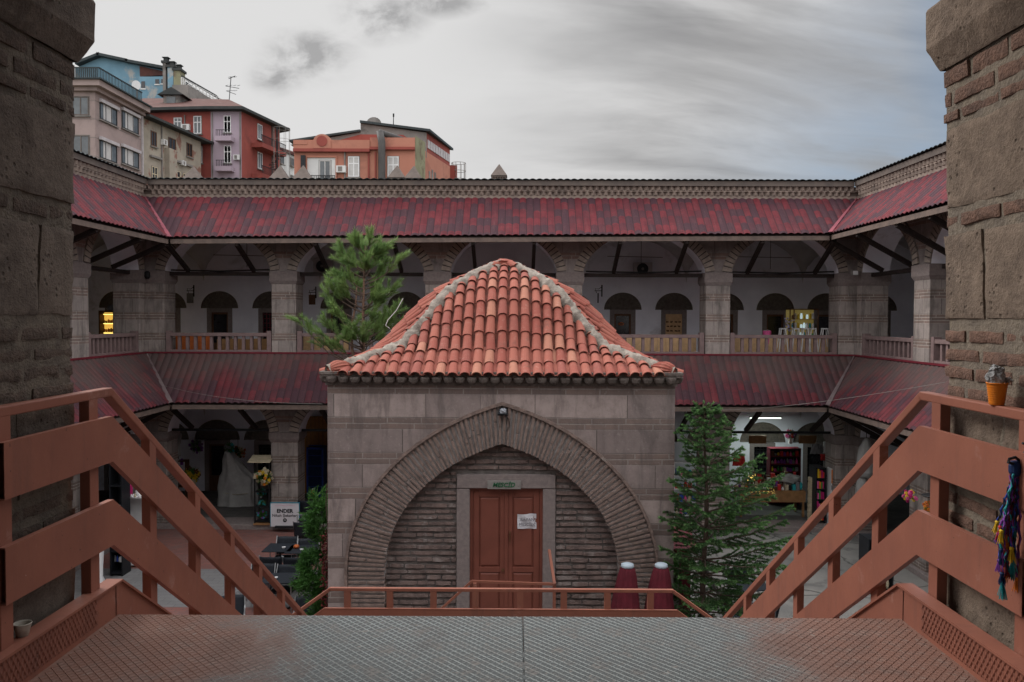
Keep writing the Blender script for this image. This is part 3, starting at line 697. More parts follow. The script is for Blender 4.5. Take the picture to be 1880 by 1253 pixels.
mb = MB(); mb.idx([(x-.3,y-.3,4.3),(x+.3,y-.3,4.3),(x+.3,y+.3,4.3),(x-.3,y+.3,4.3),(x,y,P(1617,311,26).z)], [(3,2,1,0),(0,1,4),(1,2,4),(2,3,4),(3,0,4)]); mb.build('pyramid_cap', 'brick_arch', m0)
# near wing around and behind the viewer: floor, rear wall, ceiling (shades the foreground)
mb = MB(); mb.box(-8, 8, -3.2, 3.02, -2.1, -1.58); tag(mb.build('near_gallery_floor', 'floor_in'), kind='structure')
mb = MB(); mb.box(-8, 8, -3.6, -3.2, -2.1, 4.0); tag(mb.build('near_gallery_rear_wall', 'plaster'), kind='structure')
mb = MB(); mb.box(-8, 8, -3.2, 3.0, 2.9, 3.3); tag(mb.build('near_gallery_ceiling', 'vault'), kind='structure')
mb = MB(); wall_over_arches(mb, lambda s, q, z: (s, 3.05+q, z), -8, 8, [(-2.3, 2.25)], 1.72, 1.35, 4.0, 0, .93); tag(mb.build('near_arch_wall', ['wall', 'plaster']), kind='structure')
mb = MB(); mb.box(-8, -3.3, 3.05, 3.98, -6.6, 1.715); mb.box(3.3, 8, 3.05, 3.98, -6.6, 1.715); tag(mb.build('near_wing_wall', 'wall'), kind='structure')
# ================================================================ THE SMALL PRAYER HOUSE
MX0, MX1, MY0, MY1, MZT = -3.21, 2.70, 13.5, 19.4, -1.14
MCX, MCY = (MX0+MX1)/2, (MY0+MY1)/2
MES = thing('prayer_house', 'small square stone prayer house with terracotta pyramid roof and pointed brick arch', 'building', (MCX, MCY, ZG))
def TM(s, q, z): return (s, MY0+q, z)
AC = MCX+.02; AH, AR_, AZ = 2.00, 2.20, -4.35       # inner arch: half width, rise, springing height
# front wall with pointed opening (the recessed tympanum fills it), other walls plain
def parch(h, R, zs, n=80):
    """pointed arch outline: round shoulders, haunches meeting in a point"""
    out = []
    for i in range(n+1):
        t = -1+2*i/n
        t = math.copysign(1-(1-abs(t))**1.6, t); a = abs(t)
        out.append((AC+h*t, zs+R*(0.87*math.sqrt(max(0, 1-a*a))+.13*(1-a)**2)))
    return out
inner = parch(AH, AR_, AZ); 
mb = MB(); q0, q1 = 0.0, .55
for (xa, za), (xb, zb) in zip(inner[:-1], inner[1:]):
    mb.face([TM(xa,q0,za), TM(xb,q0,zb), TM(xb,q0,MZT), TM(xa,q0,MZT)])
    mb.face([TM(xa,q0,za), TM(xa,q1,za), TM(xb,q1,zb), TM(xb,q0,zb)])
tb = lambda a, b, c, d, e, f: mb.box(a, b, MY0+c, MY0+d, e, f)
tb(MX0, AC-AH, 0, q1, AZ, MZT); tb(AC+AH, MX1, 0, q1, AZ, MZT)
tb(MX0, AC-AH, 0, q1, ZG, AZ-.001); tb(AC+AH, MX1, 0, q1, ZG, AZ-.001)
mb.box(MX0, MX0+.5, MY0+q1, MY1-.5, ZG, MZT); mb.box(MX1-.5, MX1, MY0+q1, MY1-.5, ZG, MZT); mb.box(MX0, MX1, MY1-.5, MY1, ZG, MZT)
mb.build('wall', 'mescid', MES)
# arch ring of thin bricks laid on edge, slightly proud; bricks run from the inner to the outer outline
RW, TAIL = .63, 2.08
outer = parch(AH+RW, AR_+RW+.03, AZ); rim = parch(AH+RW+.05, AR_+RW+.085, AZ)
def close(p): return [(p[0][0], ZG)]+[(p[0][0], AZ-.5), (p[0][0], AZ-.001)][0:1]+p+[(p[-1][0], AZ-.5), (p[-1][0], ZG)]
inc, ouc, rmc = close(inner), close(outer), close(rim)
mb = MB(); mo = MB()
mid = [((a[0]+b_[0])/2, (a[1]+b_[1])/2) for a, b_ in zip(inc, ouc)]
L = [0]
for p, q in zip(mid[:-1], mid[1:]): L.append(L[-1]+math.hypot(q[0]-p[0], q[1]-p[1]))
def at2(d, c):
    d = max(0, min(L[-1]-1e-6, d)); i = max(k for k in range(len(L)-1) if L[k] <= d)
    f = (d-L[i])/max(1e-9, L[i+1]-L[i]); return (c[i][0]+(c[i+1][0]-c[i][0])*f, c[i][1]+(c[i+1][1]-c[i][1])*f)
n = int(L[-1]/.078); st = L[-1]/n; ya, yb = MY0-.055, MY0+.30
for i in range(n):
    d0, d1 = i*st+random.uniform(.012,.020), (i+1)*st-random.uniform(.012,.020)
    a0, a1, b0, b1 = at2(d0, inc), at2(d1, inc), at2(d0, ouc), at2(d1, ouc)
    cuts = [(random.uniform(-.02,.008), random.uniform(.985,1))]
    if random.random() < .6: c_ = random.uniform(.3,.7); cuts = [(cuts[0][0], c_-.012), (c_+.012, cuts[0][1])]
    for f0, f1 in cuts:
        yv = ya+random.uniform(-.009, .009); vs = []
        for y in (yv, yb):
            for (p, q, f) in ((a0,b0,f0), (a1,b1,f0), (a1,b1,f1), (a0,b0,f1)): vs.append((p[0]+(q[0]-p[0])*f, y, p[1]+(q[1]-p[1])*f))
        mb.idx(vs, [(0,1,2,3),(7,6,5,4),(0,4,5,1),(1,5,6,2),(2,6,7,3),(3,7,4,0)])
    a0, a1, b0, b1 = at2(i*st, inc), at2((i+1)*st, inc), at2(i*st, ouc), at2((i+1)*st, ouc); ym_ = MY0-.022
    mo.face([(a0[0],ym_,a0[1]), (a1[0],ym_,a1[1]), (b1[0],ym_,b1[1]), (b0[0],ym_,b0[1])])
    mo.face([(a0[0],ym_,a0[1]), (a0[0],yb,a0[1]), (a1[0],yb,a1[1]), (a1[0],ym_,a1[1])])
ar = mb.build('brick_arch', 'brick_arch', MES, bevel=.006); mo.build('arch_mortar', 'mortar', ar)
mb = MB()
for i in range(len(ouc)-1):
    vs = []; y = MY0-.085
    for yy in (y, MY0+.01): vs += [(ouc[i][0],yy,ouc[i][1]), (ouc[i+1][0],yy,ouc[i+1][1]), (rmc[i+1][0],yy,rmc[i+1][1]), (rmc[i][0],yy,rmc[i][1])]
    mb.idx(vs, [(0,1,2,3),(7,6,5,4),(0,4,5,1),(1,5,6,2),(2,6,7,3),(3,7,4,0)])
mb.build('arch_moulding', 'brick_arch', MES, fixn=True)
# recessed tympanum of thin flat bricks, with the dressed doorway set into it
DX0, DX1, DZT, DSILL = -.790, .468, -2.935, -5.25         # door opening
FX0, FX1, FZT = -1.015, .685, -2.70                   # stone frame outer edges
yT = MY0+.135
mb = MB(); mb.box(AC-AH-.2, FX0+.05, yT+.03, MY0+.54, ZG, AZ+AR_+.1); mb.box(FX1-.05, AC+AH+.2, yT+.03, MY0+.54, ZG, AZ+AR_+.1); mb.box(FX0+.05, FX1-.05, yT+.03, MY0+.54, FZT-.05, AZ+AR_+.1); mb.build('tympanum_backing', 'mortar_dark', MES)
mb = MB(); z = ZG; ri = 0
while z < AZ+AR_+.02:
    hrow = random.uniform(.050, .066); gap = random.uniform(.040, .058)
    segs = [(AC-AH-.1, AC+AH+.1)] if z > FZT else [(AC-AH-.1, FX0-.012), (FX1+.012, AC+AH+.1)]
    for (a, b) in segs:
        x = a - random.uniform(0, .2)
        while x < b:
            L_ = random.choice([random.uniform(.20,.34), random.uniform(.38,.66)]); x2 = min(b, x+L_); xx = max(a, x)
            if x2-xx > .04:
                # keep inside ring
                dz = random.uniform(-.006, .006); y_ = yT+random.uniform(-.012, .012); t_ = random.uniform(-.006, .006)
                ns_ = max(2, int((x2-xx)/.06)); sd_ = random.random()*50; vs = []
                for yy in (y_, yT+.05):
                    for q in range(ns_+1):
                        u = xx+(x2-xx)*q/ns_; e_ = .010 if q in (0, ns_) else 0
                        vs += [(u, yy+.006*mnoise.noise(Vector((u*9, sd_, 0))), z+dz+e_*.6+t_*q/ns_+.007*mnoise.noise(Vector((u*11, sd_, 1)))), (u, yy+.006*mnoise.noise(Vector((u*9, sd_, 3))), z+hrow+dz-e_*.6+t_*q/ns_+.007*mnoise.noise(Vector((u*11, sd_, 2))))]
                m2 = 2*(ns_+1); fs = []
                for q in range(ns_): fs += [(2*q, 2*q+2, 2*q+3, 2*q+1), (2*q+1, 2*q+3, m2+2*q+3, m2+2*q+1), (2*q+2, 2*q, m2+2*q, m2+2*q+2)]
                fs += [(0, 1, m2+1, m2), (2*ns_+1, 2*ns_, m2+2*ns_, m2+2*ns_+1)]
                mb.idx(vs, fs)
            x = x2+random.uniform(.010, .032)
    z += hrow+gap
tyo = mb.build('tympanum_brickwork', 'brick_old', MES)
mb = MB()
y0, y1 = yT-.045, MY0+.5
mb.box(FX0, DX0, y0, y1, ZG, DZT-.012); mb.box(DX1, FX1, y0, y1, ZG, DZT-.012); mb.box(FX0+.004, FX1-.004, y0-.006, y1, DZT, FZT)
mb.build('door_surround', 'stone_frame', MES, bevel=.01)
mb = MB(); mb.box(DX0-.3, DX1+.3, MY0-.6, y0-.003, ZG, DSILL); mb.box(DX0-.3, DX1+.3, MY0-.95, MY0-.6, ZG, DSILL-.2); mb.build('door_step', 'stone_frame', MES, bevel=.015)
dm = (DX0+DX1)/2; yd = MY0+.21
mb = MB(); mb.box(DX0, DX0+.05, yd-.05, yd+.05, DSILL, DZT); mb.box(DX1-.05, DX1, yd-.05, yd+.05, DSILL, DZT); mb.box(DX0+.05, DX1-.05, yd-.05, yd+.05, DZT-.05, DZT)
dfr = mb.build('door_frame', 'door_paint', MES)
for sgn, x0, x1 in ((-1, DX0+.053, dm-.003), (1, dm+.003, DX1-.053)):
    mb = MB(); yy = yd; st = .105
    mb.box(x0, x0+st, yy-.025, yy+.02, DSILL, DZT-.055); mb.box(x1-st, x1, yy-.025, yy+.02, DSILL, DZT-.055)
    rails = [(DSILL, DSILL+.16), (-5.09+.30, -4.70+.02), (-4.31, -4.20), (DZT-.20, DZT-.055)]
    rails = [(DSILL, DSILL+.15), (-4.63, -4.52), (-4.40, -4.31), (DZT-.18, DZT-.055)]
    rails = [(DSILL, DSILL+.14), (-4.42, -4.33), (DZT-.17, DZT-.055)]
    for a, b in rails: mb.box(x0+st+.001, x1-st-.001, yy-.022, yy+.018, a, b)
    for a, b in ((DSILL+.14, -4.42), (-4.33, DZT-.17)):
        mb.box(x0+st+.001, x1-st-.001, yy+.0, yy+.012, a, b)
        i = .038
        xa, xb, za, zb = x0+st+i, x1-st-i, a+i, b-i
        mb.idx([(x0+st+.012,yy+.001,a+.012),(x1-st-.012,yy+.001,a+.012),(x1-st-.012,yy+.001,b-.012),(x0+st+.012,yy+.001,b-.012),(xa,yy-.018,za),(xb,yy-.018,za),(xb,yy-.018,zb),(xa,yy-.018,zb)],
               [(0,1,5,4),(1,2,6,5),(2,3,7,6),(3,0,4,7),(4,5,6,7)])
    if sgn == -1: mb.box(dm-.03, dm+.03, yy-.045, yy-.026, DSILL, DZT-.055)
    lf = mb.build('door_leaf', 'door_paint', MES, bevel=.004)
    mb = MB()
    if sgn == 1:
        mb.box(dm+.052, dm+.072, yy-.06, yy-.028, -3.88, -3.70); mb.tube([(dm+.062,yy-.028,-3.80),(dm+.062,yy-.08,-3.80),(dm+.062,yy-.08,-3.72),(dm+.062,yy-.03,-3.70)], .009, 6)
        mb.build('door_handle', 'brown', lf)
    else:
        mb.tube([(dm-.055,yy-.02,-4.37),(dm-.055,yy-.07,-4.37)], [.018,.026], 10); mb.build('door_knob', 'brown', lf)
# text helper -> real mesh letters
def letters(txt, size, loc, mat, parent, name='lettering', rot=(math.pi/2,0,0), depth=.004, bold=0, align='CENTER', shear=0, sx=1.0):
    cu = bpy.data.curves.new(name, 'FONT'); cu.body = txt; cu.size = size; cu.extrude = depth; cu.align_x = align; cu.align_y = 'CENTER'; cu.offset = bold; cu.shear = shear; cu.resolution_u = 3
    ob = bpy.data.objects.new(name+'_tmp', cu); COL.objects.link(ob)
    dg = bpy.context.evaluated_depsgraph_get(); me = bpy.data.meshes.new_from_object(ob.evaluated_get(dg)); bpy.data.objects.remove(ob)
    R = Matrix.Rotation(rot[2], 4, 'Z') @ Matrix.Rotation(rot[1], 4, 'Y') @ Matrix.Rotation(rot[0], 4, 'X') @ Matrix.Scale(sx, 4, (1,0,0))
    me.transform(Matrix.Translation(Vector(loc)-(org(parent) if parent else Vector())) @ R)
    me.materials.clear(); me.materials.append(MT[mat] if isinstance(mat, str) else mat)
    o = bpy.data.objects.new(name, me); COL.objects.link(o)
    if parent: o.parent = parent
    return o
sg = thing('door_sign', 'pale sign board lettered MESCID over the prayer house door', 'sign', (dm, MY0+.2, -2.80))
xs0, xs1 = P(898,0,13.65).x, P(960,0,13.65).x; zs0, zs1 = P(930,896,13.65).z, P(930,881,13.65).z
mb = MB(); mb.box(xs0, xs1, y0-.05, y0-.012, zs0, zs1); MT['signface'] = mk('sign_face', (.24,.225,.21), (.20,.19,.18), 5, .6, stain=(.12,.11,.10), ssc=9); mb.build('board', 'signface', sg, bevel=.004)
letters('MESCİD', .105, ((xs0+xs1)/2-.01, y0-.056, (zs0+zs1)/2), mk('sign_green', (.015,.11,.045), (.012,.09,.04)), sg, bold=.002, shear=.25)
pp = thing('paper_notice', 'taped white paper notice reading BAYAN MESCIDI on the right door leaf', 'notice', (.2, yd-.03, -3.5))
c = P(967,955,13.78)
mb = MB(); n = 6; w2, h2 = .165, .125
V = [(c.x-w2+2*w2*i/n+.004*random.random(), yd-.032-.012*math.sin(i*1.3+j), c.z-h2+2*h2*j/n+(.012 if (i > 3 and j == 6) else 0)) for j in range(n+1) for i in range(n+1)]
mb.idx(V, [(j*7+i, j*7+i+1, (j+1)*7+i+1, (j+1)*7+i) for j in range(n) for i in range(n)])
mb.build('paper', mk('paper', (.62,.61,.64), (.52,.51,.55), 8, .7), pp)
MT['ink'] = mk('grey_ink', (.10,.10,.11), (.13,.13,.14))
letters('BAYAN', .075, (c.x+.01, yd-.052, c.z+.035), 'ink', pp, depth=.001); letters('MESCİDİ', .07, (c.x+.01, yd-.052, c.z-.05), 'ink', pp, depth=.001)
# floodlight over the arch
fl = thing('floodlight', 'small black floodlight with pale glass on the tip of the brick arch', 'lamp', (MCX, MY0-.1, -1.6))
c = P(923, 758, 13.35)
mb = MB(); mb.idx([(c.x-.09,13.34,c.z-.05),(c.x+.09,13.34,c.z-.05),(c.x+.06,13.46,c.z+.03),(c.x-.06,13.46,c.z+.03),(c.x-.085,13.30,c.z-.02),(c.x+.085,13.30,c.z-.02),(c.x+.06,13.44,c.z+.075),(c.x-.06,13.44,c.z+.075)], [(3,2,1,0),(4,5,6,7),(0,1,5,4),(1,2,6,5),(2,3,7,6),(3,0,4,7)]); mb.build('housing', 'black', fl)
mb = MB(); mb.blob((c.x,13.335,c.z+.025), .062, .03, .045, 10, 6, .4, 3); mb.build('lamp_glass', mk('foil_glass', (.42,.44,.48), (.20,.21,.23), 30, .25), fl)
mb = MB(); mb.tube([(c.x+.03,13.44,c.z-.05),(c.x+.10,13.43,c.z-.12),(c.x+.12,13.44,c.z-.25),(c.x+.06,13.44,c.z-.33)], .006, 5); mb.build('cable', 'black', fl)
# scalloped brick cornice under the eaves
mb = MB()
for (s, d) in (((MX0, MY0), 0), ((MX1, MY0), 1), ((MX1, MY1), 2), ((MX0, MY1), 3)): pass
def mring(e, z0, z1, mi=0):
    mb.box(MX0-e, MX1+e, MY0-e, MY0+.2, z0, z1, mi); mb.box(MX0-e, MX1+e, MY1-.2, MY1+e, z0, z1, mi)
    mb.box(MX0-e, MX0+.2, MY0+.2, MY1-.2, z0, z1, mi); mb.box(MX1-.2, MX1+e, MY0+.2, MY1-.2, z0, z1, mi)
MT['cor_m'] = mk('weathered_cornice', (.17,.142,.128), (.085,.072,.066), 9, .95, .7, 30, stain=(.19,.165,.15), ssc=5, slo=.56, shi=.7)
mring(.03, MZT-.02, MZT+.045); mring(.05, MZT+.045, MZT+.13); mring(.10, MZT+.13, MZT+.17); mring(.115, MZT+.17, MZT+.215)
for side in range(4):
    n = 30
    for k in range(n):
        t = -2.96+5.92*(k+.5)/n
        if side == 0: c0 = (MCX+t, MY0-.095)
        elif side == 1: c0 = (MX1+.06, MCY+t)
        elif side == 2: c0 = (MCX+t, MY1+.06)
        else: c0 = (MX0-.06, MCY+t)
        mb.lathe([(.035,-.10),(.072,-.07),(.092,-.02),(.094,.012)], (c0[0], c0[1], MZT+.115), 8)
mb.build('cornice', 'cor_m', MES)
# ---- tiled roof: square at the eaves, round towards the top
RP = [(-.975,3.09),(-.92,2.94),(-.83,2.77),(-.70,2.57),(-.53,2.39),(-.22,2.13),(.13,1.83),(.40,1.54),(.62,1.21),(.80,.83),(.95,.44),(1.03,.16),(1.07,.0)]
def Rof(z):
    for (z0, r0), (z1, r1) in zip(RP[:-1], RP[1:]):
        if z <= z1: f = (z-z0)/(z1-z0); return r0+(r1-r0)*max(0, f)
    return 0.0
def Nof(z):
    if z < -.50: f = (z+.975)/(.475); return 16*(1-f)**2.2+2.5*(1-(1-f)**2.2)
    f = min(1, (z+.50)/.5); return 2.5+(2.05-2.5)*f
def depth_at(s, z):
    R, N = Rof(z), Nof(z); a = abs(s)
    if a >= R: return None
    d = (R**N-a**N)**(1/N)
    return d if d >= a*.985 else None
def sidemap(side, s, d, z):
    if side == 0: return Vector((MCX+s, MCY-d, z))
    if side == 1: return Vector((MCX+d, MCY+s, z))
    if side == 2: return Vector((MCX-s, MCY+d, z))
    return Vector((MCX-d, MCY-s, z))
MT['tile'] = None
def tile_mat():
    m, t, b = base_mat('terracotta_tile'); g = t.new('ShaderNodeNewGeometry'); co = t.new('ShaderNodeTexCoord').outputs['Object']
    r = g.outputs['Random Per Island']
    c = t.mix(t.ramp(r, .1, .9), (.222,.064,.048), (.272,.092,.067))
    c = t.mix(t.m('GREATER_THAN', r, .94), c, (.315,.138,.095))
    c = t.mix(t.m('LESS_THAN', r, .12), c, (.22,.07,.055))
    c = t.mix(t.m('MULTIPLY', t.ramp(t.noise(co, 5, 7, .65), .48, .72), .40), c, (.27,.115,.085))
    c = t.mix(t.m('MULTIPLY', t.ramp(t.noise(co, 17, 5, .7), .55, .75), .35), c, (.42,.30,.25))
    c = t.mix(t.m('MULTIPLY', t.ramp(t.noise(co, 2.3, 7, .7), .56, .68), .55), c, (.12,.065,.05))
    t.put(b.inputs['Base Color'], c); b.inputs['Roughness'].default_value = .8; b.inputs['Specular IOR Level'].default_value = .12
    bn = t.new('ShaderNodeBump', {'Strength': .4, 'Distance': .006, 'Height': t.noise(co, 45, 5)}); t.l.new(bn.outputs[0], b.inputs['Normal'])
    return m
MT['tile'] = tile_mat()
MT['tile_dark'] = mk('channel_tile', (.21,.062,.042), (.10,.038,.030), 6, .85, .4, 30)
mb = MB(); ns = 64; zs_ = [-.975+.0+ (1.07+.975)*i/40 for i in range(41)]
for side in range(4):
    V = []; 
    for z in zs_:
        R, N = Rof(z), Nof(z); a = R/(2**(1/N))
        for i in range(ns+1):
            s = -a+2*a*i/ns; d = (max(0, R**N-abs(s)**N))**(1/N)
            # channel waves
            wv = .030*(1-abs(math.sin(math.pi*(s/.205+.0))))
            V.append(sidemap(side, s, max(0, d-.02), z-.045+0*wv))
    mb.idx(V, [(j*(ns+1)+i, j*(ns+1)+i+1, (j+1)*(ns+1)+i+1, (j+1)*(ns+1)+i) for j in range(len(zs_)-1) for i in range(ns)])
ub = mb.build('roof_underlay', 'tile_dark', MES)
mb = MB(); SP = .205
def half_tile(p0, p1, nrm_, lat, r0, r1, up=True, lift0=0, lift1=0):
    """barrel tile from lower end p0 to upper end p1"""
    n = 7; vs = []; th = .011
    for (p, r, lf) in ((p0, r0, lift0), (p1, r1, lift1)):
        for rr in (r, r-th):
            for k in range(n+1):
                a = math.pi*(k/n) ; a = a*.94+.03*math.pi
                u = math.cos(a)*rr; v = math.sin(a)*rr*.86
                vs.append(p+lat*u+nrm_*((v if up else -v)+lf))
    m_ = n+1; fs = []
    for k in range(n):
        fs += [(k, k+1, 2*m_+k+1, 2*m_+k), (m_+k+1, m_+k, 3*m_+k, 3*m_+k+1), (k+1, k, m_+k, m_+k+1)]
    fs += [(0, 2*m_, 3*m_, m_), (n, m_+n, 3*m_+n, 2*m_+n)]
    mb.idx(vs, fs)
for side in range(4):
    for k in range(-16, 17):
        for cover in (1, 0):
            s0_ = (k+(0 if cover else .5))*SP
            if abs(s0_) > 3.2: continue
            # walk up the column
            z = -.975; pts = []
            while z < 1.07:
                d = depth_at(s0_, z)
                if d is None: break
                pts.append((s0_, d, z)); z += .01
            if len(pts) < 5: continue
            P3 = [sidemap(side, *p) for p in pts]; L = [0]
            for a, b in zip(P3[:-1], P3[1:]): L.append(L[-1]+(b-a).length)
            def at(dd):
                if dd >= L[-1]: return P3[-1]
                import bisect
                i = max(0, bisect.bisect_right(L, dd)-1); i = min(i, len(L)-2); f = (dd-L[i])/max(1e-9, L[i+1]-L[i]); return P3[i].lerp(P3[i+1], f)
            dd = -.02 if cover else 0; lat = (sidemap(side, 1, 0, 0)-sidemap(side, 0, 0, 0)); row = 0
            ex = .385; jx = random.uniform(-.015, .015)
            while dd < L[-1]-.05:
                Lt = .47; q0_ = at(max(0, dd))+lat*random.uniform(-.010,.010); q1_ = at(min(L[-1], dd+Lt))
                tang = (q1_-q0_)
                if tang.length < .05: break
                tang.normalize(); 
                if dd < 0: q0_ = q0_-tang*.06
                q1_ = q0_+tang*min(Lt, max(.14, L[-1]-dd+.05))
                nm_ = lat.cross(tang); 
                if nm_.z < 0: nm_ = -nm_
                nm_.normalize()
                l2 = (lat+tang*random.uniform(-.075,.075)+nm_*random.uniform(-.03,.03)).normalized()
                if cover: half_tile(q0_, q1_, nm_, l2, .089, .070, True, random.uniform(.016,.024), .0)
                elif dd < .5: half_tile(q0_+nm_*.05, q1_+nm_*.05, nm_, l2, .075, .075, False, 0, 0)
                dd += ex+random.uniform(-.03, .03)+(jx if row == 0 else 0); row += 1
mb.build('roof_tiles', 'tile', MES)
# mortar bedded hips with ridge tiles beyond
MT['hipmortar'] = mk('hip_mortar', (.30,.262,.225), (.19,.165,.142), 10, .95, 1.0, 35, stain=(.14,.115,.10), ssc=5, slo=.52, shi=.7)
mbm = MB(); mb = MB()
for side in range(4):
    hp = []
    for i in range(90):
        z = -.97+(1.045+.97)*i/89; R, N = Rof(z), Nof(z); a = R/(2**(1/N)); hp.append(sidemap(side, a, a, z))
    # lumpy mortar strip
    rows = []
    for i, p in enumerate(hp):
        t = (hp[min(89, i+1)]-hp[max(0, i-1)]).normalized(); out = Vector((1 if side in (0,) else 0, 0, 0))
        latv = t.cross(Vector((0,0,1))).normalized(); up = latv.cross(t).normalized()
        w2 = (.128+.09*mnoise.noise(p*4.3)+.06*mnoise.noise(p*13))*(1.0 if i > 6 else .75)
        r = []
        for k in range(9):
            a = -1+2*k/8; hgt = .115*(1-abs(a)**2.4)+.05*mnoise.noise(p*8+Vector((a*2,0,side)))+.034*mnoise.noise(p*23+Vector((a*5,1,side)))
            r.append(p+latv*a*w2+up*(hgt+.012-.05*(abs(a) > .99)))
        rows.append(r)
    V = [q for r in rows for q in r]
    mbm.idx(V, [(j*9+i, j*9+i+1, (j+1)*9+i+1, (j+1)*9+i) for j in range(len(rows)-1) for i in range(8)])
mbm.build('hip_mortar', 'hipmortar', MES, smooth=True)
# ridge tiles laid on the far side of each mortar band (only their rims show)
for side in range(4):
    hp = []
    for i in range(60):
        z = -.80+(1.01+.80)*i/59; R, N = Rof(z), Nof(z); a = R/(2**(1/N)); hp.append(sidemap(side, a, a, z))
    L = [0]
    for a, b in zip(hp[:-1], hp[1:]): L.append(L[-1]+(b-a).length)
    def at(dd):
        dd = max(0, min(L[-1]-1e-4, dd)); i = max(k for k in range(len(L)-1) if L[k] <= dd); return hp[i].lerp(hp[i+1], (dd-L[i])/max(1e-9, L[i+1]-L[i]))
    dd = 0
    while dd < L[-1]-.1:
        a, b = at(dd), at(min(L[-1]-.001, dd+.40)); t = (b-a).normalized(); lat = t.cross(Vector((0,0,1))).normalized(); up = lat.cross(t).normalized()
        away = 1 if (lat.y > 0) else -1
        o_ = lat*away*.13+up*.015
        half_tile(a+o_, b+o_, up, lat, .095, .075, True, .02, 0); dd += .33
    # fluted end shell at the eave corner
    z = -.935; R, N = Rof(z), Nof(z); a = R/(2**(1/N)); p = sidemap(side, a, a, z); dirv = (Vector((p.x-MCX, p.y-MCY, 0))).normalized()
    latv = Vector((-dirv.y, dirv.x, 0)); V = []; nn_ = 48; pr = [(.085,-.22),(.135,-.12),(.160,-.02),(.158,.06),(.12,.135),(.06,.175),(.0,.185)]
    for (r, h) in pr:
        for k in range(nn_): an = 2*math.pi*k/nn_; rr = r*(1+.07*math.cos(an*14)); V.append(p+dirv*(h-.03)+latv*rr*math.cos(an)+Vector((0,0,rr*math.sin(an)*.80+.055-h*.12)))
    mb.idx(V, [(j*nn_+k, j*nn_+(k+1)%nn_, (j+1)*nn_+(k+1)%nn_, (j+1)*nn_+k) for j in range(len(pr)-1) for k in range(nn_)])
mb.blob((MCX, MCY, 1.12), .24, .24, .085, 14, 8, .25, 5)
for k in range(4):
    a = rad(40+90*k); d = Vector((math.cos(a), math.sin(a), -.42)).normalized(); lat = d.cross(Vector((0,0,1))).normalized(); up = lat.cross(-d).normalized()
    if up.z < 0: up = -up
    p = Vector((MCX, MCY, 1.14)); half_tile(p+d*.42, p+d*.04, up, lat, .11, .10, True, .03, .0)
mb.build('ridge_tiles', 'tile', MES)
# ================================================================ FOREGROUND PIERS
def rblock(mb, x0, x1, y0, y1, z0, z1, amp=.008, res=.035, rnd=.006, mi=0, seed=0):
    """stone block with rounded, chipped edges and an uneven face"""
    sz = (x1-x0, y1-y0, z1-z0); n = [max(2, min(26, int(s/res))) for s in sz]; sd = Vector((seed*7.3, seed*3.1, seed*1.9))
    def pos(i, j, k):
        p = Vector((x0+sz[0]*i/n[0], y0+sz[1]*j/n[1], z0+sz[2]*k/n[2])); c = Vector(((x0+x1)/2, (y0+y1)/2, (z0+z1)/2))
        cnt = (i in (0, n[0]))+(j in (0, n[1]))+(k in (0, n[2]))
        q = Vector((mnoise.noise(p*4.5+sd), mnoise.noise(p*4.5+sd+Vector((9,0,0))), mnoise.noise(p*4.5+sd+Vector((0,9,0)))))*amp*1.6
        q += Vector((mnoise.noise(p*17+sd), mnoise.noise(p*17+sd+Vector((5,0,0))), mnoise.noise(p*17+sd+Vector((0,5,0)))))*amp*.8
        if cnt >= 2:
            d = (c-p); d = Vector([math.copysign(1, d[a]) if (i, j, k)[a] in (0, n[a]) else 0 for a in range(3)])
            q += d*rnd*(.6+1.2*abs(mnoise.noise(p*11+sd)))
        return p+q
    def sheet(fn, a, b, flip):
        V = [fn(i, j) for j in range(b+1) for i in range(a+1)]
        F = [(j*(a+1)+i, j*(a+1)+i+1, (j+1)*(a+1)+i+1, (j+1)*(a+1)+i) for j in range(b) for i in range(a)]
        mb.idx(V, [tuple(reversed(f)) for f in F] if flip else F, mi)
    sheet(lambda i, k: pos(i, 0, k), n[0], n[2], False); sheet(lambda i, k: pos(i, n[1], k), n[0], n[2], True)
    sheet(lambda j, k: pos(0, j, k), n[1], n[2], True); sheet(lambda j, k: pos(n[0], j, k), n[1], n[2], False)
    sheet(lambda i, j: pos(i, j, 0), n[0], n[1], True); sheet(lambda i, j: pos(i, j, n[2]), n[0], n[1], False)
ROWS = [('b',1.245,1.165),('b',1.135,1.065),('b',1.035,.985),('s',.955,.553),('b',.525,.462),('s',.425,.0),('b',-.055,-.115),('b',-.148,-.208),('b',-.238,-.298),
        ('b',-.335,-.395),('s',-.43,-.83),('b',-.87,-.93),('b',-.965,-1.025),('b',-1.06,-1.12),('s',-1.15,-1.54),('b',-1.58,-1.64),('s',-1.70,-2.1),('b',-2.14,-2.20),('s',-2.25,-2.65),('b',-2.7,-2.76),('s',-2.8,-3.2),('b',-3.25,-3.31),('s',-3.36,-3.76),('b',-3.8,-3.86),('s',-3.9,-4.3),('b',-4.36,-4.42),('s',-4.46,-4.86),('b',-4.9,-4.96),('s',-5.0,-5.4),('b',-5.45,-5.5),('s',-5.55,-5.95),('s',-6.0,-6.45)]
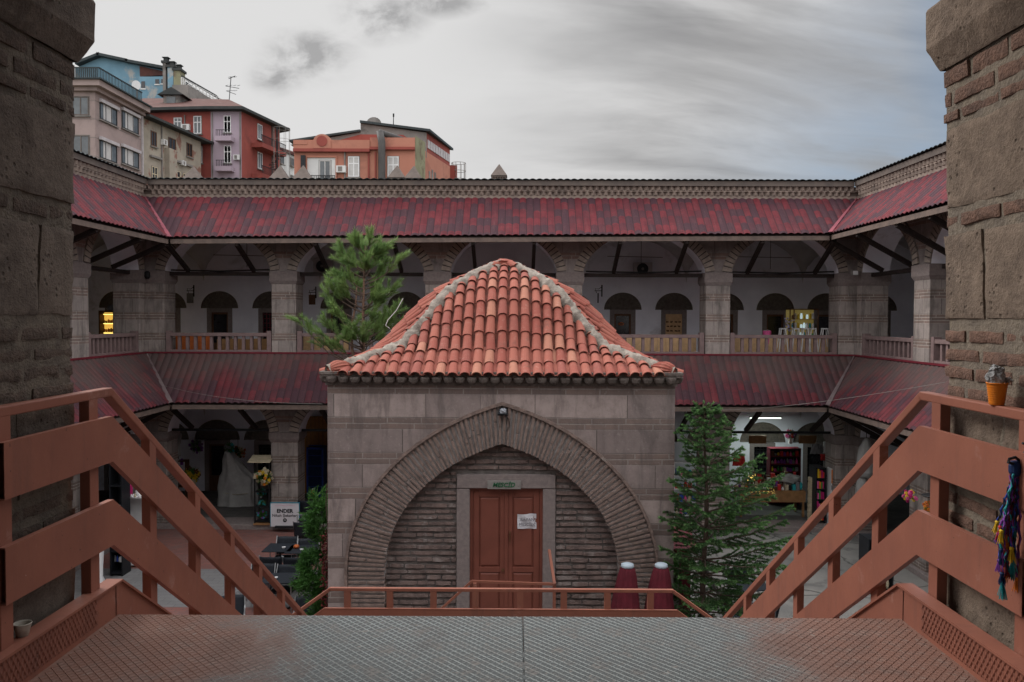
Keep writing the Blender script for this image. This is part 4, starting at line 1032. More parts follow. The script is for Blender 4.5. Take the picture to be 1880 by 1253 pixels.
for side, XF, YN, YFR, lab, seed in ((-1, -2.215, 3.05, 3.985, 'weathered, shaded stone and brick pier framing the view on the left', 3), (1, 2.205, 3.05, 4.09, 'browner stone and brick pier framing the view on the right', 8)):
    random.seed(seed)
    PR = thing('stone_pier', lab, 'pier', (XF+side*.5, 3.5, -6.45))
    D = .95; bs = MB(); bb = MB()
    for kind, zt, zb in ROWS:
        lo_ = zb < -1.7
        dy = YN
        if kind == 's':
            cut = [YN-.02, YN+random.choice([.38, .47, .55]), YFR] if zt > .9 or zt < .3 else [YN-.02, YFR]
            if abs(zt-.955) < .01: cut = [YN-.02, YN+.16 if side > 0 else YN+.30, YFR]
            if abs(zt-.425) < .01: cut = [YN-.02, YFR-.30 if side < 0 else YFR-.34, YFR]
            for a, b in zip(cut[:-1], cut[1:]):
                xs = (XF, XF+side*.5) if side > 0 else (XF-.5, XF)
                e = random.uniform(-.006, .010)
                rblock(bs, min(xs)+(e if side > 0 else 0), max(xs)+(0 if side > 0 else -e), a+.006, b-.006, zb, zt, .0055 if not lo_ else .004, .026 if not lo_ else .12, .0055, 0, random.random()*9)
            xs = (XF+side*.512, XF+side*D)
            rblock(bs, min(xs), max(xs), YN, YFR, zb, zt, .006, .12, .014, 0, random.random()*9)
        else:
            a = YN-random.uniform(.02, .26)
            while a < YFR-.05:
                b = min(YFR-(0 if random.random() < .7 else .03), a+random.uniform(.26, .34))
                if YFR-b < .07: b = YFR
                xs = (XF+side*.006, XF+side*.14); e = random.uniform(-.006, .005)
                rblock(bb, min(xs)+e, max(xs)+e, max(a, YN-.01), b-.004, zb, zt, .0045 if not lo_ else .003, .018 if not lo_ else .1, .0045, 0, random.random()*9)
                a = b+random.uniform(.014, .03)
            a = XF+side*.16
            for q in range(3):
                xs = (a, a+side*.26); rblock(bb, min(xs), max(xs), YFR-.12, YFR-.005, zb, zt, .005, .05, .010, 0, random.random()*9); a += side*.28
    bs.build('stone_blocks', 'rough_stone' if side > 0 else 'rough_stone_shaded', PR, smooth=True)
    bb.build('brick_courses', 'rough_brick' if side > 0 else 'rough_brick_shaded', PR, smooth=True)
    mb = MB(); xs = (XF+side*.014, XF+side*(D-.02)); rblock(mb, min(xs), max(xs), YN+.02, YFR-.016, -6.5, 1.262, .005, .06, .004, 0, 2.2); mb.build('mortar_core', 'pier_mortar' if side > 0 else 'pier_mortar_shaded', PR, smooth=True)
    # impost with chamfered underside, then the springing of the arch
    mb = MB(); e = .115
    def prof(pp, off): return [(XF-side*off, y) for y in pp]
    n1 = 26; V = []; prof_ = [(0, 1.255), (.006, 1.262), (.040, 1.315), (.074, 1.366), (.080, 1.378), (.081, 1.43), (.081, 1.50), (.080, 1.565), (.072, 1.578), (.02, 1.60)]
    prof2 = []
    for (o1, z1_), (o2, z2_) in zip(prof_[:-1], prof_[1:]):
        for f in (0, .5): prof2.append((o1+(o2-o1)*f, z1_+(z2_-z1_)*f))
    prof2.append(prof_[-1])
    path = [(XF, YN-.0)]
    for off, z in prof2:
        off = off*(.66 if side < 0 else .60)
        pts = []
        yA, yB = YN-off, YFR+off*.9
        for i in range(n1): pts.append((XF-side*off+side*(D+off)*(1-i/n1), yA))
        for i in range(n1+1): pts.append((XF-side*off, yA+(yB-yA)*i/n1))
        for i in range(1, n1+1): pts.append((XF-side*off+side*(D+off)*i/n1, yB))
        for (x, y) in pts:
            p = Vector((x, y, z)); q = Vector((mnoise.noise(p*6), mnoise.noise(p*6+Vector((4,4,0))), mnoise.noise(p*6+Vector((0,4,4)))))*.005+Vector((mnoise.noise(p*19), mnoise.noise(p*19+Vector((4,4,0))), 0))*.004
            V.append(p+q)
    m_ = 3*n1+1
    F = [(j*m_+i, j*m_+i+1, (j+1)*m_+i+1, (j+1)*m_+i) for j in range(len(prof2)-1) for i in range(m_-1)]
    if side > 0: F = [tuple(reversed(f)) for f in F]
    mb.idx(V, F); mb.build('impost', 'rough_stone' if side > 0 else 'rough_stone_shaded', PR)
    mb = MB(); xs = (XF+side*.03, XF+side*D); rblock(mb, min(xs), max(xs), YN, YFR+.02, 1.60, 2.05, .008, .05, .014, 0, seed); mb.build('arch_springer', 'rough_stone', PR, smooth=True)
random.seed(21)
# both piers lean in slightly towards the top
for o in list(bpy.data.objects):
    if o.parent is not None and o.parent.name.startswith('stone_pier'):
        sg_ = 1 if o.parent.location.x < 0 else -1
        for v in o.data.vertices:
            z = v.co.z-6.45; v.co.x += sg_*((.002+.025*max(0, z)) if sg_ > 0 else (.012+.036*max(0, z)))
# hanging rope with a frayed end, top left
c = P(110, 45, 3.72)
rp = MB(); 
zt_ = P(110, 0, 3.7).z
rope = [Vector((-2.215+.098+.004*math.sin(k*1.1), 3.66+.006*math.sin(k*.7), 1.80-k*.0135)) for k in range(24)]
rp.tube(rope, [.009+.0015*(k % 2) for k in range(24)], 8)
e = rope[-1]
for k in range(14):
    a = random.uniform(-1, 1); rp.tube([e+Vector((0,0,.01)), e+Vector((.004+.012*random.random(), .04*a, -.03-random.random()*.03))], [.006,.003], 5)
MT['rope'] = mk('rope', (.42,.38,.30), (.26,.23,.18), 40, .95, .8, 90)
one(rp, 'rope', 'rope', 'frayed pale rope end hanging on the left pier top', 'rope')

# ================================================================ STEEL STAIRCASE
ST = thing('metal_staircase', 'brown painted steel staircase with mesh landing and slanting side railings', 'staircase', (0, 7, -6.45))
LZ, LY = -1.55, 4.17; SLP = .690                     # landing height, its far edge, stair slope
LXL, LXR = -2.09, 2.02
def mesh_plate_mat():
    m, t, b = base_mat('worn_mesh_plate'); co = t.new('ShaderNodeTexCoord').outputs['Object']; x, y, z = t.xyz(co)
    n = t.noise(co, 1.6, 7, .65, .5); n2 = t.noise(co, 9, 6, .7)
    ax = t.m('ABSOLUTE', t.m('SUBTRACT', x, .02))
    worn = t.m('SUBTRACT', 1.0, t.ramp(t.m('ADD', ax, t.m('MULTIPLY', t.m('SUBTRACT', n, .5), 1.9)), .95, 1.65))
    return m, t, b, co, n, n2, worn
m, t, b, co, n, n2, worn = mesh_plate_mat()
c = t.mix(worn, (.165,.080,.056), (.052,.058,.058)); c = t.mix(t.m('MULTIPLY', t.ramp(n, .52, .70), .45), c, (.045,.036,.032)); c = t.mix(t.m('MULTIPLY', t.ramp(t.noise(co, 26, 5, .75), .58, .66), .6), c, (.20,.17,.145)); c = t.mix(t.m('MULTIPLY', t.ramp(n2, .5, .8), .45), c, (.30,.24,.20))
t.put(b.inputs['Base Color'], c); b.inputs['Roughness'].default_value = .55; b.inputs['Roughness'].default_value = .75; MT['plate'] = m
bn = t.new('ShaderNodeBump', {'Strength': .5, 'Distance': .004, 'Height': t.noise(co, 60, 6)}); t.l.new(bn.outputs[0], b.inputs['Normal'])
m, t, b, co, n, n2, worn = mesh_plate_mat()
c = t.mix(worn, (.19,.095,.068), (.27,.295,.29)); c = t.mix(t.m('MULTIPLY', t.ramp(n2, .42, .7), .6), c, (.12,.095,.085)); c = t.mix(t.m('MULTIPLY', t.ramp(n, .52, .70), .40), c, (.06,.045,.04)); 
t.put(b.inputs['Base Color'], c); t.put(b.inputs['Roughness'], t.m('SUBTRACT', .72, t.m('MULTIPLY', worn, .12))); b.inputs['Specular IOR Level'].default_value = .25; MT['ridge'] = m
mb = MB(); LP = LZ-.022; LYP = LY-.03; mb.box(LXL, .0385, -2.9, LYP, LP-.012, LP); mb.box(.0415, LXR, -2.9, LYP, LP-.012, LP+.001); pl = mb.build('landing_plate', 'plate', ST)
mb = MB(); mb.box(LXL+.1, LXR-.1, LY-.10, LY-.04, LZ-.18, LZ-.036); mb.build('landing_edge_beam', 'steel', ST)
def diamond(mb, u0, u1, v0, v1, du, dv, fn, hw, hh):
    """raised diamond strands over a rectangle; fn(u,v,h)->point"""
    for sgn in (1, -1):
        cmin = min(u0/du+sgn*v0/dv, u0/du+sgn*v1/dv, u1/du+sgn*v0/dv, u1/du+sgn*v1/dv); cmax = max(u0/du+sgn*v0/dv, u0/du+sgn*v1/dv, u1/du+sgn*v0/dv, u1/du+sgn*v1/dv)
        for k in range(math.ceil(cmin), math.floor(cmax)+1):
            pts = []
            for v in (v0, v1):
                u = (k-sgn*v/dv)*du
                if u0-1e-9 <= u <= u1+1e-9: pts.append((u, v))
            for u in (u0, u1):
                v = (k-u/du)*dv*sgn
                if v0+1e-9 < v < v1-1e-9: pts.append((u, v))
            if len(pts) < 2: continue
            (ua, va), (ub, vb) = pts[0], pts[1]
            L_ = math.hypot(ub-ua, vb-va)
            if L_ < .01: continue
            nx, ny = -(vb-va)/L_*hw, (ub-ua)/L_*hw
            h = hh*(1.0 if sgn > 0 else .93)
            A_ = [fn(ua+nx, va+ny, 0), fn(ua, va, h), fn(ua-nx, va-ny, 0), fn(ub+nx, vb+ny, 0), fn(ub, vb, h), fn(ub-nx, vb-ny, 0)]
            mb.idx(A_, [(0,1,4,3),(1,2,5,4)])
mb = MB(); diamond(mb, LXL+.02, .034, .9, LYP-.005, .044, .046, lambda u, v, h: (u, v, LP+.0005+h), .0031, .0026); diamond(mb, .046, LXR-.02, .9, LYP-.005, .044, .046, lambda u, v, h: (u, v, LP+.0015+h), .0031, .0026)
mb.build('landing_mesh', 'ridge', pl, fixn=False)
for side, XC in ((-1, LXL), (1, LXR)):      # kick plates with rolled top flange
    mb = MB(); h = .145
    o_ = side
    mb.box(XC, XC+o_*.012, -2.9, LY-.05, LZ-.06, LZ+h); mb.box(XC-o_*.012, XC+o_*.075, -2.9, LY, LZ+h, LZ+h+.012)
    # sloping nose going down the flight
    a = Vector((XC+o_*.03, LY-.005, LZ+h+.006)); bb_ = Vector((XC+o_*.03, LY+4.4, LZ+h+.006-4.4*SLP)); mb.bar(a, bb_, .086, .012)
    mb.prism([(XC, LY-.06, LZ-.10), (XC, LY-.06, LZ+h), (XC, LY, LZ+h), (XC, LY+4.4, LZ+h-4.4*SLP), (XC, LY+4.4, LZ-.14-4.4*SLP), (XC, LY, LZ-.14)], (o_*.012,0,0))
    kp = mb.build('kick_plate', 'steel', ST)
    mb = MB(); diamond(mb, .9, LY-.25, LZ+.004, LZ+h-.004, -.0+.030, .052, lambda u, v, hh: (XC-o_*(.0005+hh), u, v), .0040, .0045); mb.build('kick_mesh', 'ridge' if False else 'steel', kp)
# rails
FL_ = (LY, 8.57)
Z2 = LZ-(8.57-LY)*SLP                       # lower landing height
def path(h, y0=-2.6): return [(y0, LZ+h), (LY, LZ+h), (8.57, Z2+h), ]
for side, XH, YPK in ((-1, -2.155, LY), (1, 2.13, LY-.02)):
    zo = 0
    mb = MB(); w = .055
    pts = [(-2.6, LZ+1.172), (YPK, LZ+1.172), (YPK+4.4, LZ+1.172-4.4*SLP)]
    for (ya, za), (yb, zb) in zip(pts[:-1], pts[1:]): mb.bar((XH, ya, za-.0225), (XH, yb+(.012 if yb < 5 else 0), zb-.0225), w, .045)
    hr = mb.build('handrail', 'steel', ST, bevel=.006)
    XB = XH-side*.055
    for (ht, hb) in ((1.028, .79), (.592, .352)):
        if side > 0: ht -= .028; hb -= .022
        zz = (LZ+ht, LZ+hb)
        # channel panel: flat web with small folded lips, mitred at the knee
        def sec(y, dz, yk=0): return [(XB-side*.0, y, zz[0]+dz), (XB-side*.0, y+yk, zz[1]+dz)]
        yk = -.0
        YK = YPK-.05; web = [(3.24, zz[1], zz[0]), (YK, zz[1], zz[0]), (YK+4.45, zz[1]-4.45*.694, zz[0]-4.45*.694)]
        mb = MB()
        for (ya, zba, zta), (yb, zbb, ztb) in zip(web[:-1], web[1:]):
            mb.idx([(XB,ya,zba),(XB,yb,zbb),(XB,yb,ztb),(XB,ya,zta),(XB+side*.004,ya,zba),(XB+side*.004,yb,zbb),(XB+side*.004,yb,ztb),(XB+side*.004,ya,zta)], [(0,1,2,3),(7,6,5,4)])
            for (q0_, q1_) in (((ya,zta),(yb,ztb)), ((ya,zba),(yb,zbb))):
                s_ = 1 if q0_[1] == zta else -1
                mb.idx([(XB,q0_[0],q0_[1]),(XB,q1_[0],q1_[1]),(XB+side*.032,q1_[0],q1_[1]),(XB+side*.032,q0_[0],q0_[1]),(XB,q0_[0],q0_[1]-s_*.005),(XB,q1_[0],q1_[1]-s_*.005),(XB+side*.032,q1_[0],q1_[1]-s_*.005),(XB+side*.032,q0_[0],q0_[1]-s_*.005)], [(0,1,2,3),(7,6,5,4),(3,2,6,7),(0,3,7,4),(1,5,6,2)])
        mb.build('rail_panel', 'steel', ST, fixn=False)
    ys = [LY-.18-.70*k for k in range(6)]+[LY-.18+.65*k for k in range(1, 8)]
    for y in ys:
        dz = 0 if y < LY else -(y-LY)*SLP
        mb = MB(); zt_ = lambda yy: LZ+1.172-max(0, yy-LY)*SLP-.034; zb_ = LZ+dz-.10
        mb.idx([(x_, y_, z_) for y_, k_ in ((y-.042, 0), (y+.042, 1)) for x_, z_ in ((XH-.026, zb_), (XH+.026, zb_), (XH+.026, zt_(y_)), (XH-.026, zt_(y_)))], [(0,1,2,3),(7,6,5,4),(0,4,5,1),(1,5,6,2),(2,6,7,3),(3,7,4,0)]); mb.build('post', 'steel', ST, bevel=.003)
# treads and stringers
for k in range(1, 17):
    y = LY+(k-1)*.275; z = LZ-k*.19*1.0
    if y > 8.5: break
    mb = MB(); mb.box(LXL+.01, LXR-.01, y+.02, y+.29, z-.03, z); mb.build('tread', 'plate', ST)
# lower landing, facing rail and the two flights that turn left and right
mb = MB(); mb.box(-2.25, 2.25, 8.57, 10.02, Z2-.03, Z2); mb.build('lower_landing', 'plate', ST)
za, yr = P(605, 1082, 10.0), 10.0
xa, xb = P(605, 1082, 10).x, P(1236, 1082, 10).x; zt = (P(605,1082,10).z+P(1236,1082,10).z)/2+.01
mb = MB(); mb.bar((xa, yr, zt-.02), (xb, yr, zt-.02), .05, .04); mb.bar((xa+.01, yr, zt-.02), (xa-2.4, yr, zt-.02-2.4*.72), .05, .04); mb.bar((xb-.01, yr, zt-.02), (xb+2.4, yr, zt-.02-2.4*.72), .05, .04)
mb.build('handrail', 'steel', ST, bevel=.004)
pa, pb = P(597, 1117, 10).x, P(1242, 1117, 10).x; zp = P(920, 1117, 10).z
mb = MB(); yp = yr-.05
poly = [(pa, yp, zp), (pb, yp, zp), (pb+2.2, yp, zp-2.2*.72), (pb+2.2, yp, zp-.30-2.2*.72), (pb-.12, yp, zp-.30), (pa+.12, yp, zp-.30), (pa-2.2, yp, zp-.30-2.2*.72), (pa-2.2, yp, zp-2.2*.72)]
for q in ((0,1,4,5), (1,2,3,4), (7,0,5,6)): mb.prism([poly[i] for i in q], (0,.006,0))
mb.bar((pa, yp+.012, zp), (pb, yp+.012, zp), .03, .012); mb.bar((pa, yp+.012, zp), (pa-2.2, yp+.012, zp-2.2*.72), .03, .012); mb.bar((pb, yp+.012, zp), (pb+2.2, yp+.012, zp-2.2*.72), .03, .012)
mb.build('rail_panel', 'steel', ST)
for px in (638, 716, 796, 873, 955, 1035, 1115, 1194):
    x = P(px, 1100, 10).x; mb = MB(); mb.box(x-.04, x+.04, yr-.025, yr+.02, Z2-.1, zt-.04); mb.build('post', 'steel', ST)
for sx, x0 in ((-1, -2.25), (1, 2.25)):
    for k in range(1, 9):
        mb = MB(); xx = x0+sx*(k-1)*.27; mb.box(xx, xx+sx*.28, 8.6, 10.0, Z2-k*.19-.03, Z2-k*.19); mb.build('tread', 'plate', ST)
    for yy in (8.62, 9.98):
        mb = MB(); mb.bar((x0, yy, Z2-.12), (x0+sx*2.3, yy, Z2-.12-2.3*.70), .05, .18); mb.build('stringer', 'steel', ST)
for x in (-2.1, 2.1):
    for y in (8.7, 9.9):
        mb = MB(); mb.box(x-.05, x+.05, y-.05, y+.05, ZG, Z2-.03); mb.build('support_post', 'steel', ST)
    mb = MB(); mb.bar((x, LY, LZ-.15), (x, 8.57, Z2-.15), .06, .22); mb.build('stringer', 'steel', ST)
# small door-side stair rail in front of the prayer house door
SR = thing('door_handrail', 'thin brown handrail bent around the prayer house doorstep', 'handrail', (0, 12.7, ZG))
mb = MB()
q = [P(1013,1031,12.6), P(1018,1073,12.6), P(872,1078,12.7), P(820,1117,12.7)]
q[1] = Vector((q[1].x, 12.6, q[1].z)); r_ = [q[0], q[1], Vector((P(866,1078,12.7).x, 12.72, q[1].z)), Vector((P(800,1130,12.7).x, 12.72, P(800,1128,12.7).z))]
r_[0] = Vector((q[1].x-.06, 13.25, q[1].z+.36)); 
for a, b_ in zip(r_[:-1], r_[1:]): mb.bar(a, b_, .045, .035)
mb.build('rail', 'steel', SR)
for x, zz in ((q[1].x, q[1].z), (P(872,1078,12.7).x, q[1].z)):
    mb = MB(); mb.box(x-.025, x+.025, 12.64, 12.69, ZG, zz-.01); mb.build('post', 'steel', SR)
# ================================================================ THE TOWN ON THE HILL BEHIND
MT['b_pink'] = mk('pink_render', (.31,.24,.225), (.27,.21,.20), .5, .85, .1, 10, stain=(.20,.155,.145), ssc=.5, slo=.48, shi=.72)
MT['b_peel'] = mk('peeling_render', (.34,.30,.245), (.26,.23,.19), .8, .9, .5, 6, stain=(.20,.085,.065), ssc=.55, slo=.54, shi=.60)
MT['b_red'] = mk('red_render', (.26,.065,.052), (.215,.055,.046), .5, .85, .1, 8, stain=(.16,.045,.038), ssc=.55, slo=.5, shi=.72)
MT['b_lilac'] = mk('lilac_render', (.36,.29,.34), (.32,.26,.31), .5, .85)
MT['b_blue'] = mk('blue_render', (.15,.27,.35), (.12,.22,.29), .5, .9, .3, 6, stain=(.33,.32,.30), ssc=.35, slo=.54, shi=.64)
MT['b_orange'] = mk('orange_render', (.40,.175,.125), (.36,.155,.110), .6, .85, .1, 8, stain=(.27,.12,.09), ssc=.7, slo=.48, shi=.7)
MT['b_yell'] = mk('dirty_yellow_render', (.24,.235,.15), (.18,.17,.11), .8, .9, .3, 6, stain=(.13,.10,.07), ssc=.7, slo=.5, shi=.62)
MT['b_white'] = mk('white_render', (.58,.58,.57), (.5,.5,.5), .6, .85)
MT['b_grey'] = mk('grey_concrete', (.22,.20,.19), (.16,.15,.14), .7, .9, .4, 5, stain=(.09,.085,.08), ssc=.6, slo=.5, shi=.65)
MT['b_pane'] = mk('window_pane', (.10,.115,.125), (.045,.05,.055), .8, .2, 0, spec=.6)
MT['b_curt'] = mk('white_blind', (.48,.47,.46), (.40,.39,.39), 2, .8)
MT['b_tile'] = mk('old_roof_tiles', (.095,.040,.034), (.065,.032,.028), 1.2, .9, .8, 9, stain=(.11,.07,.06), ssc=.8)
MT['b_dkroof'] = mk('dark_roof_sheet', (.05,.05,.05), (.03,.035,.035), 1, .8)
MT['b_drain'] = mk('pale_metal', (.45,.42,.43), (.36,.33,.34), 2, .6)
def fbox(mb, o, du, dn, u0, u1, n0, n1, z0, z1, mi=0):
    """box in a facade frame: o origin, du unit along the facade, dn unit pointing out"""
    vs = []
    for z in (z0, z1):
        for (u, n) in ((u0,n0), (u1,n0), (u1,n1), (u0,n1)): p = o+du*u+dn*n; vs.append((p.x, p.y, z))
    mb.idx(vs, [(0,3,2,1),(4,5,6,7),(0,1,5,4),(1,2,6,5),(2,3,7,6),(3,0,4,7)], mi)
class Facade:
    def __init__(s, a, b):
        s.a = Vector((a[0], a[1], 0)); s.b = Vector((b[0], b[1], 0)); s.L = (s.b-s.a).length; s.du = (s.b-s.a)/s.L
        s.dn = Vector((s.du.y, -s.du.x, 0))
        if s.dn.y > 0 and abs(s.du.x) > .5: s.dn = -s.dn
    def u_at(s, px):                       # facade coordinate seen at a photo column
        r = ray(px, 500); # intersect in plan
        d = s.du; det = r.x*(-d.y)+d.x*r.y
        t = (s.a.x*(-d.y)+d.x*s.a.y)/det; p = Vector((r.x*t, r.y*t, 0)); return (p-s.a).dot(s.du), t*r.y
    def z_at(s, px, py):
        u, Y = s.u_at(px); return P(px, py, Y).z
    def win(s, parent, px0, px1, py0, py1, style='sash', frame='white', pane='b_pane', sill='b_grey', name='window', blind=None, pyr=None):
        u0, _ = s.u_at(px0); u1, _ = s.u_at(px1)
        if u1 < u0: u0, u1 = u1, u0
        z1 = s.z_at(px0, py0); z0 = s.z_at(px0, py1)
        mb = MB(); f = .07; o = s.a
        fbox(mb, o, s.du, s.dn, u0-.05, u1+.05, -.25, .02, z0-.05, z1+.05, 1)        # reveal block
        fbox(mb, o, s.du, s.dn, u0, u1, .02, .03, z0, z1, 2)
        for (a, b, c, d) in ((u0,u0+f,z0,z1), (u1-f,u1,z0,z1), (u0+f,u1-f,z0,z0+f), (u0+f,u1-f,z1-f,z1)): fbox(mb, o, s.du, s.dn, a, b, .03, .07, c, d, 0)
        if style in ('sash', 'cross'): 
            um = (u0+u1)/2; fbox(mb, o, s.du, s.dn, um-.035, um+.035, .03, .065, z0+f, z1-f, 0)
        if style == 'cross': zm = z1-(z1-z0)*.35; fbox(mb, o, s.du, s.dn, u0+f, u1-f, .03, .066, zm-.04, zm+.04, 0)
        if style == 'tri':
            for k in (.33, .66): um = u0+(u1-u0)*k; fbox(mb, o, s.du, s.dn, um-.035, um+.035, .03, .065, z0+f, z1-f, 0)
        if blind: ub = u0+(u1-u0)*blind[0]; ue = u0+(u1-u0)*blind[1]; fbox(mb, o, s.du, s.dn, ub, ue, .031, .045, z0+f+blind[2]*(z1-z0), z1-f, 3)
        w = mb.build(name, [frame, 'b_grey', pane, 'b_curt'], parent)
        mb = MB(); fbox(mb, o, s.du, s.dn, u0-.12, u1+.12, 0, .16, z0-.14, z0-.04); mb.build('sill', sill, w)
        return w
    def band(s, parent, u0, u1, z0, z1, mat, n=.12, name='cornice'):
        mb = MB(); fbox(mb, s.a, s.du, s.dn, u0, u1, -.1, n, z0, z1); return mb.build(name, mat, parent)
def block(name, mat, parent, pts, z0, z1):
    mb = MB(); mb.prism([(x, y, z0) for x, y in pts], (0,0,z1-z0)); o = mb.build(name, mat, parent, fixn=True); return o
ZB = -3.0
def pxy(px, Y): p = P(px, 500, Y); return (p.x, Y)
# --- B1 pink-beige corner apartment block
B = thing('apartment_building', 'pinkish beige apartment block with roller blinds and roof railing, at the left edge', 'building', (-37, 66, ZB))
Y1 = 63.0; c0 = pxy(178, Y1); cf = pxy(263, 70.6); XW = (c0[0]+cf[0])/2
zt = P(178, 163, Y1).z
block('wall', 'b_pink', B, [(c0[0], Y1), (cf[0], 70.6), (-52, 70.6), (-52, Y1)], ZB, zt)
F1 = Facade((-52, Y1), c0); F2 = Facade(c0, (cf[0], 70.6))
if F2.dn.x < 0: F2.dn = -F2.dn
for nme, z0, z1, out in (('cornice', zt-.25, zt+.05, .35), ('cornice', zt+.05, zt+.5, .75), ('roof_edge', zt+.5, zt+.6, .95)):
    mb = MB(); mb.prism([(c0[0]+out, Y1-out, z0), (cf[0]+out, 70.6, z0), (-52, 70.6, z0), (-52, Y1-out, z0)], (0,0,z1-z0)); mb.build(nme, 'b_pink' if nme == 'cornice' else 'dark_roof', B, fixn=True)
for (y0, y1) in ((178, 212), (249, 285)):
    F1.win(B, 137, 167, y0, y1, 'sash', 'cornice_cap')
for (a, b, y0, y1) in ((186, 217, 187, 218), (226, 256, 202, 234), (185, 216, 256, 289), (225, 256, 269, 299)):
    w = F2.win(B, a, b, y0, y1, 'tri', 'iron', blind=(.2, .7, .0))
    u0, _ = F2.u_at(a); u1, _ = F2.u_at(b); z1 = F2.z_at(a, y0)
    mb = MB(); fbox(mb, F2.a, F2.du, F2.dn, min(u0,u1)-.1, max(u0,u1)+.1, .03, .25, z1-.03, z1+.22); mb.build('shutter_box', 'b_drain', w)
for k in range(9):
    z = zt-.9-1.45*k
    F2.band(B, 0, F2.L, z-.03, z, 'b_grey', .015, 'groove_line'); F1.band(B, 8, F1.L, z-.03, z, 'b_grey', .015, 'groove_line')
mb = MB(); fbox(mb, F2.a, F2.du, F2.dn, F2.L-.18, F2.L-.04, .02, .16, ZB, zt); mb.build('downpipe', 'b_drain', B)
mb = MB(); z0 = zt+.6; n = 30
for k in range(n+1):
    t = k/n; x = c0[0]+.6+(cf[0]-c0[0])*t*.95; y = Y1-.5+7.2*t*.95; mb.box(x-.022, x+.022, y-.022, y+.022, z0, z0+.85)
    x2 = c0[0]+.6-t*4.5
    if k: mb.box(x2-.04, x2+.04, Y1-.54, Y1-.46, z0, z0+.85)
mb.bar((c0[0]+.6, Y1-.5, z0+.88), (cf[0]+.6, Y1+6.4, z0+.88), .09, .09); mb.bar((c0[0]+.6, Y1-.5, z0+.88), (c0[0]-4, Y1-.5, z0+.88), .09, .09)
mb.build('roof_railing', 'dark_roof', B)
D = P(252, 158, 70); ds = thing('satellite_dish', 'white satellite dish on the pink apartment roof', 'satellite dish', (D.x, 70, zt))
mb = MB(); mb.tube([(D.x, 70, zt-.5), (D.x, 70, D.z)], .05, 6); mb.build('mast', 'b_grey', ds)
mb = MB(); prof = [(.02,0),(.2,.03),(.32,.08),(.40,.13)]; mb.lathe(prof, (0,0,0), 16); mb.v = [(D.x+v[0], 69.9-v[2]*.7-v[1]*.2, D.z+v[1]) for v in mb.v]; mb.build('reflector', 'white', ds)
# --- B2 peeling beige house
B = thing('house', 'derelict beige house with peeling plaster between the pink and red buildings', 'building', (-37, 76, ZB))
a0, a1 = (P(263,500,71).x, 70.8), (P(372,500,81).x, 80.8)
F = Facade(a0, a1)
if F.dn.x < 0: F.dn = -F.dn
zt = P(266, 214, 71.0).z-.1
block('wall', 'b_peel', B, [a0, a1, (a1[0]-12, a1[1]), (a0[0]-12, a0[1])], ZB, zt)
mb = MB(); mb.prism([(a0[0]+.9, a0[1]-.2, zt), (a1[0]+.9, a1[1]+1.2, zt), (a1[0]-12, a1[1]+1.2, zt), (a0[0]-12, a0[1]-.2, zt)], (0,0,.22)); mb.idx([(a0[0]+.9,a0[1]-.2,zt+.22),(a1[0]+.9,a1[1]+1.2,zt+.22),(a1[0]-5,a1[1]+1.2,zt+1.6),(a0[0]-5,a0[1]-.2,zt+1.6)], [(0,1,2,3)]); mb.build('roof', 'b_dkroof', B, fixn=True)
for (a, b, y0, y1) in ((279, 289, 240, 267), (311, 324, 252, 273), (344, 354, 262, 286), (280, 290, 305, 345), (320, 332, 312, 345), (337, 346, 318, 345)):
    F.win(B, a, b, y0, y1, 'cross' if y0 > 300 else 'sash', 'cream' if y0 > 300 else 'brown', pane='glass_dk')
for (a, b, y) in ((276, 296, 286), (320, 352, 295)):
    u0, _ = F.u_at(a); u1, _ = F.u_at(b); z = F.z_at(a, y); F.band(B, u0, u1, z-.1, z+.08, 'b_grey', .25, 'ledge')
u0, _ = F.u_at(304); u1, _ = F.u_at(318); mb = MB(); fbox(mb, F.a, F.du, F.dn, u0, u1, 0, .5, ZB, F.z_at(304, 272)); mb.build('bay', 'b_peel', B)
# --- B3 red hotel with the lilac strip
B = thing('hotel', 'red hotel with a lilac strip, small balconies and tiled hip roof', 'building', (-30, 86, ZB))
A3 = (-41.5, 83.0); C1 = pxy(389, 82); C2 = pxy(445, 82); C3 = pxy(515, 90)
ze = P(417, 205, 82).z
block('wall', 'b_red', B, [A3, (C1[0], C1[1]), C2, C3, (C3[0]-10, 96), (-41.5, 96)], ZB, ze)
FL3 = Facade(A3, C1); FM = Facade(C1, C2); FR = Facade(C2, C3)
if FR.dn.x < 0: FR.dn = -FR.dn
mb = MB(); fbox(mb, FM.a, FM.du, FM.dn, .0, FM.L, 0, .03, ZB, ze-.02); mb.build('lilac_strip', 'b_lilac', B)
def off(p, n, d): return (p[0]+n.x*d, p[1]+n.y*d)
e1 = (A3[0], A3[1]-1.0); e2 = (C1[0]-.3, C1[1]-1.0); e3 = (C2[0]+.5, C2[1]-1.0); e4 = (C3[0]+1.0, C3[1]+.6)
mb = MB(); mb.prism([(p[0], p[1], ze) for p in (e1, e2, e3, e4, (C3[0]-9, 97), (-42, 97))], (0,0,.28)); mb.build('eave', 'b_dkroof', B, fixn=True)
r1 = P(350, 185, 89); r2 = P(420, 186, 88); zr = r1.z
R1 = (P(345,185,90).x, 90, P(345,181,90).z); R2 = (P(420,184,89).x, 89, P(420,183,89).z)
z_ = ze+.285
mb = MB(); mb.idx([(e1[0],e1[1],z_),(e2[0],e2[1],z_),(e3[0],e3[1],z_),(e4[0],e4[1],z_),(C3[0]-9,97,z_),(-42,97,z_),R1,R2,(-42,90,R1[2])], [(0,1,6,8),(1,2,7,6),(2,3,7),(3,4,7),(4,5,8,6,7)]); mb.build('roof', 'b_tile', B)
dmr = P(320, 187, 86)
